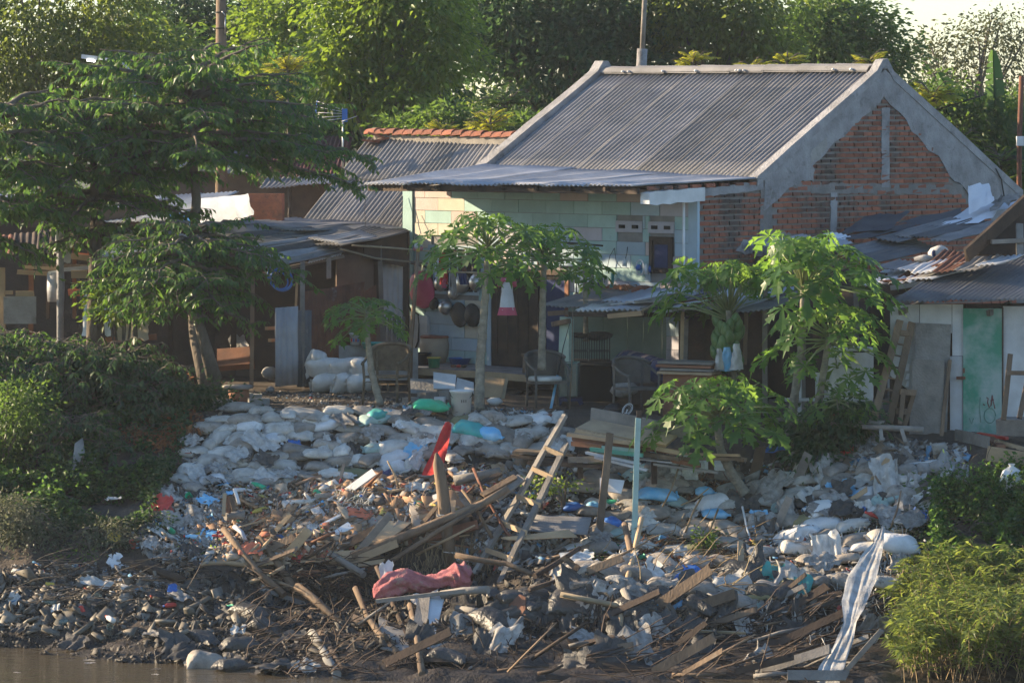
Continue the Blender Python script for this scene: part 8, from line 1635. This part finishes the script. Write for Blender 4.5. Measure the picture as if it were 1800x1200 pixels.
# recognisable small rubbish: bottles and cups on the heap and the bank
def small_rubbish(poly, n, where_word, grp):
    xs = [p[0] for p in poly]; ys = [p[1] for p in poly]; k = 0
    while k < n:
        x, y = rnd.uniform(min(xs), max(xs)), rnd.uniform(min(ys), max(ys))
        if not inside(x, y, poly): continue
        p = G(x, y, .05); a = rnd.uniform(0, 6.28); ax = Vector((math.cos(a), math.sin(a) * .6, rnd.uniform(-.2, .4))).normalized(); mt, cw = rnd.choice([('glass', 'clear'), ('glass', 'clear'), ('white_plastic', 'white'), ('sky_plastic', 'pale blue'), ('green_plastic', 'green'), ('yellow_plastic', 'yellow'), ('red_plastic', 'red')]); s = rnd.uniform(.85, 1.2)
        if rnd.random() < .6:
            t = thing('plastic_bottle', where('%s plastic bottle lying %s' % (cw, where_word), x, y), 'bottle', p, grp); mb = MB(); mb.lathe(p, [(.001, 0), (.032 * s, .004), (.034 * s, .10 * s), (.030 * s, .13 * s), (.033 * s, .16 * s), (.014 * s, .21 * s), (.014 * s, .225 * s)], 10, axis=ax); part('body', mb, MT[mt], t)
            mb = MB(); mb.lathe(p, [(.016 * s, .222 * s), (.016 * s, .242 * s), (.001, .243 * s)], 8, axis=ax); part('cap', mb, MT[rnd.choice(['blue_plastic', 'white_plastic', 'red_plastic'])], t)
        else:
            mb = MB(); mb.lathe(p, [(.001, .002), (.028 * s, 0), (.04 * s, .10 * s), (.043 * s, .10 * s), (.038 * s, .095 * s), (.026 * s, .006)], 10, axis=ax); solo('plastic_cup', mb, MT[mt], where('%s plastic cup lying %s' % (cw, where_word), x, y), 'cup', grp)
        k += 1
small_rubbish([(400, 860), (860, 835), (760, 940), (430, 975)], 26, 'on the heap', 'small rubbish on the heap')
small_rubbish([(290, 860), (400, 865), (400, 985), (240, 960)], 10, 'at the heap flank', 'small rubbish at the heap flank')
small_rubbish([(1010, 860), (1600, 850), (1500, 990), (1050, 1000)], 14, 'in the grey bank', 'small rubbish in the grey bank')
small_rubbish([(20, 1020), (330, 1020), (500, 1090), (340, 1130), (20, 1100)], 10, 'on the shore', 'small rubbish on the shore')
timber([(600, 1080), (1000, 1090), (1240, 1130), (1240, 1195), (620, 1195)], 20, (.3, .9), ['wood_dark', 'wood_dark', 'wood_dark', 'wood'], (.15, .4), 'in the black mud', 'timber in the black mud')

for k in range(12):
    px, py = rnd.uniform(20, 330), rnd.uniform(1150, 1196); p = planehit(px, py, Vector((0, 0, -2.595)), Vector((0, 0, 1)))
    if H(p.x, p.y) > -2.62: continue
    mt = rnd.choice(['rag_white', 'rag_dark', 'rag_grey']); o = raw('floating_scrap', rag_me(mt), None, p); o.rotation_euler = (0, 0, rnd.uniform(0, 6)); o.scale = (rnd.uniform(.06, .16), rnd.uniform(.05, .12), .04); tag(o, where({'rag_white': 'white', 'rag_dark': 'dark', 'rag_grey': 'grey'}[mt] + ' scrap floating on the water', px, py), 'litter', 'scraps floating on the river')
# ================================================================== uncountable small rubbish, debris, stones
def shards(name, poly, n, size, mt, lift=(.0, .06), asp=(1, 3), bend=.25, flatness=.6, label=None):
    xs = [p[0] for p in poly]; ys = [p[1] for p in poly]; B = []; 
    V = []; k = 0
    while k < n:
        x, y = rnd.uniform(min(xs), max(xs)), rnd.uniform(min(ys), max(ys))
        if not inside(x, y, poly): continue
        p = G(x, y); nn = (HN(p.x, p.y) + Vector((rnd.gauss(0, flatness), rnd.gauss(0, flatness), rnd.gauss(0, flatness * .6)))).normalized()
        a = Vector((rnd.gauss(0, 1), rnd.gauss(0, 1), rnd.gauss(0, 1))); a = (a - nn * a.dot(nn)).normalized(); b = nn.cross(a); s = size * math.exp(rnd.gauss(0, .5)); w_ = s / rnd.uniform(*asp); p = p + nn * rnd.uniform(*lift)
        th = nn * s * .12; j = lambda: 1 + rnd.uniform(-.35, .35); c = nn * s * bend * rnd.uniform(-1, 1)
        q = [p - a * s * .5 * j() - b * w_ * .5 * j(), p + a * s * .5 * j() - b * w_ * .5 * j() + c, p + a * s * .5 * j() + b * w_ * .5 * j() + c, p - a * s * .5 * j() + b * w_ * .5 * j()]
        V += q + [v - th for v in q]; k += 1
    V = np.array([tuple(v) for v in V]); o = (np.arange(n) * 8)[:, None]
    F = np.concatenate([o + np.array([[0, 1, 2, 3]]), o + np.array([[7, 6, 5, 4]]), o + np.array([[0, 4, 5, 1]]), o + np.array([[1, 5, 6, 2]]), o + np.array([[2, 6, 7, 3]]), o + np.array([[3, 7, 4, 0]])], 0)
    ob = raw(name, npmesh(name, V, F, mt)); return tag(ob, label, None, None, 'stuff')
heap_m = mat('heap_litter', (.3, .2, .1), (.13, .10, .08), 9, .85, island=[(9, (.38, .23, .13)), (8, (.27, .17, .11)), (6, (.44, .35, .26)), (6, (.32, .28, .24)), (5, (.58, .55, .51)), (2, (.42, .15, .09)), (1, (.10, .20, .40)), (.8, (.45, .06, .05)), (.8, (.48, .40, .12)), (4, (.11, .085, .065))], lo=.52, hi=.75)
grey_m = mat('grey_litter', (.3, .3, .3), (.13, .11, .09), 9, .85, island=[(9, (.30, .285, .26)), (7, (.20, .18, .16)), (5, (.44, .43, .41)), (6, (.13, .11, .095)), (1, (.12, .26, .40)), (.5, (.42, .09, .07)), (3, (.25, .18, .12))], lo=.52, hi=.75)
dark_m = mat('dark_litter', (.1, .1, .1), (.03, .026, .022), 9, .75, .4, 40, island=[(9, (.058, .046, .035)), (7, (.036, .030, .024)), (4, (.095, .074, .054)), (1.2, (.17, .155, .13)), (2, (.065, .048, .033))], spec=.6)
shards('rubbish_heap', [(385, 860), (640, 835), (780, 822), (900, 825), (870, 870), (760, 945), (620, 985), (480, 990), (400, 985), (340, 960)], 6500, .055, heap_m, (.0, .09))
shards('rubbish_heap', [(520, 850), (780, 830), (860, 850), (740, 930), (600, 960), (450, 970)], 700, .13, heap_m, (.02, .12))
shards('rubbish_heap', [(300, 860), (400, 862), (410, 985), (300, 1000), (230, 960)], 1400, .06, grey_m, (.0, .1))
shards('bank_litter', [(900, 790), (1010, 800), (1010, 980), (880, 1010), (800, 990), (860, 900)], 1400, .075, grey_m, (.0, .1))
shards('bank_litter', [(1000, 810), (1650, 810), (1650, 960), (1560, 1060), (1420, 1130), (1150, 1080), (1000, 1040)], 2600, .06, grey_m, (.0, .10), (1.2, 4))
shards('bank_litter', R1, 500, .05, grey_m, (.04, .12))
shards('bank_litter', [(1000, 730), (900, 745), (880, 735), (700, 722), (560, 712), (470, 695), (560, 690), (760, 712), (1000, 722)], 900, .035, grey_m, (0, .01))
shards('bank_litter', [(1490, 780), (1700, 790), (1690, 850), (1500, 840)], 900, .09, grey_m, (0, .1))
shards('dark_debris', [(330, 1010), (650, 1000), (1000, 1000), (1420, 1060), (1450, 1120), (900, 1120), (560, 1160), (330, 1180)], 2800, .085, dark_m, (-.01, .08), (2, 6), flatness=.9)
shards('shore_stones', [(-60, 1000), (330, 1005), (560, 1080), (560, 1200), (340, 1188), (-60, 1135)], 3200, .045, dark_m, (-.02, .03), (1, 3))
shards('shore_stones', [(-60, 1010), (330, 1010), (480, 1080), (340, 1130), (-60, 1110)], 500, .11, mat('shore_light', (.2, .18, .15), (.10, .09, .07), 6, .6, island=[(3, (.20, .175, .14)), (2, (.12, .10, .08)), (1, (.28, .25, .21))]), (0, .05), (1, 2.5))
shards('shore_stones', [(20, 990), (330, 1000), (330, 1050), (20, 1060)], 500, .06, grey_m, (0, .03))
shards('yard_gravel', [(400, 690), (560, 688), (720, 700), (760, 715), (560, 715), (420, 705)], 1500, .02, mat('gravel', (.12, .1, .08), island=[(3, (.10, .085, .07)), (2, (.17, .145, .12)), (1, (.26, .23, .20))]), (0, .006))
shards('dry_leaf_litter', [(150, 660), (340, 665), (360, 760), (280, 800), (200, 760)], 900, .07, M('redfern'), (0, .14), (2, 5))
# strands: dry stalks, roots, fibres and ropes hanging on the bank
def strands(name, poly, n, L, r, mt, dirv, spread=.5, sag=.2, seg=4, lift=.05):
    mb = MB(); xs = [p[0] for p in poly]; ys = [p[1] for p in poly]; k = 0
    while k < n:
        x, y = rnd.uniform(min(xs), max(xs)), rnd.uniform(min(ys), max(ys))
        if not inside(x, y, poly): continue
        p = G(x, y, lift) + Vector((0, -.05, .02)); d = (Vector(dirv) + Vector((rnd.gauss(0, spread), rnd.gauss(0, spread * .5), rnd.gauss(0, spread)))).normalized(); l = L * rnd.uniform(.5, 1.5); pts = []
        for i in range(seg + 1):
            f = i / seg; q = p + d * l * f + Vector((rnd.uniform(-.02, .02), -.02, -sag * l * f * f)); g = H(q.x, q.y) + .015
            if q.z < g: q.z = g
            pts.append(q)
        mb.tube(pts, [r, r, r * .9, r * .7, r * .4][:seg + 1], 3, caps=False); k += 1
    return tag(raw(name, mb.mesh(name, mt)), None, None, None, 'stuff')
strands('dead_stalks', [(1020, 940), (1330, 930), (1340, 1020), (1200, 1050), (1060, 1020)], 170, .45, .008, M('straw'), (1, -.2, .1), .6, .15)
strands('dead_stalks', [(1130, 820), (1330, 830), (1340, 960), (1170, 960)], 110, .45, .009, M('straw'), (-.2, -.3, -1), .35, .1)
strands('dead_roots', [(1100, 940), (1300, 960), (1230, 1010), (1120, 1000)], 260, .14, .006, M('redfern'), (0, -.5, -.4), 1.0, .3)
strands('dead_roots', [(1200, 810), (1300, 840), (1320, 940), (1220, 900)], 220, .18, .006, M('redfern'), (0, -.4, -.8), .6, .3)
strands('dead_roots', [(230, 680), (330, 700), (320, 790), (220, 770)], 260, .22, .006, M('redfern'), (0, -.4, -.5), .8, .4)
strands('hanging_fibres', [(1320, 900), (1600, 900), (1560, 1120), (1350, 1120)], 190, .40, .007, M('string'), (0, -.4, -1), .25, .1)
strands('hanging_fibres', [(560, 1010), (760, 1000), (760, 1130), (560, 1110)], 160, .35, .007, M('straw'), (0, -.3, -1), .3, .1)
strands('hanging_fibres', [(880, 1040), (1420, 1050), (1450, 1130), (900, 1130)], 260, .35, .008, M('wood_dark'), (0, -.25, -1), .3, .1)
strands('hanging_fibres', [(700, 960), (880, 930), (900, 1000), (720, 1010)], 140, .28, .006, M('straw'), (0, -.3, -1), .3, .1)
strands('dark_sticks', [(1350, 1080), (1530, 1060), (1500, 1200), (1250, 1200), (1000, 1190), (1000, 1120)], 170, .45, .009, M('wood_dark'), (1, -.1, .12), .45, .08, lift=.05)
strands('hanging_fibres', [(640, 1040), (1000, 1040), (1000, 1150), (640, 1180)], 240, .40, .008, M('wood_dark'), (.3, -.25, -.8), .45, .1)
strands('dark_sticks', [(400, 1060), (640, 1090), (640, 1190), (430, 1190)], 120, .40, .009, M('wood_dark'), (1, -.3, .4), .5, .1)
strands('twigs', [(420, 990), (680, 985), (720, 1040), (600, 1070), (450, 1040)], 190, .38, .008, M('wood_dark'), (1, -.4, -.1), .55, .1)
strands('twigs', [(380, 880), (860, 850), (700, 960), (420, 980)], 190, .22, .006, M('wood'), (1, 0, .2), .7, .1)
strands('pale_wires', [(590, 865), (640, 860), (650, 900), (590, 905)], 90, .16, .004, M('string'), (.3, -.3, .6), 1.0, .3)
strands('vine_stems', [(1640, 830), (1800, 800), (1790, 960), (1620, 960)], 90, .5, .006, M('bark'), (.2, -.5, .2), .8, .3)
strands('branchlets', [(0, 985), (340, 985), (330, 1070), (0, 1070)], 90, .45, .008, M('bark'), (1, -.2, .05), .35, .1)
# ================================================================== sunlit morning haze
hm = bpy.data.materials.new('haze_air'); hm.use_nodes = True; nt = hm.node_tree
for n_ in list(nt.nodes):
    if n_.type == 'BSDF_PRINCIPLED': nt.nodes.remove(n_)
pv = nt.nodes.new('ShaderNodeVolumePrincipled'); pv.inputs['Color'].default_value = (.82, .90, 1.0, 1); pv.inputs['Density'].default_value = .0003; pv.inputs['Anisotropy'].default_value = .35
nt.links.new(pv.outputs[0], nt.nodes['Material Output'].inputs['Volume'])
mb = MB(); mb.box((0, 30, 6.5), 200, 330, 20.5); o = struct('haze', mb, hm); o['kind'] = 'stuff'
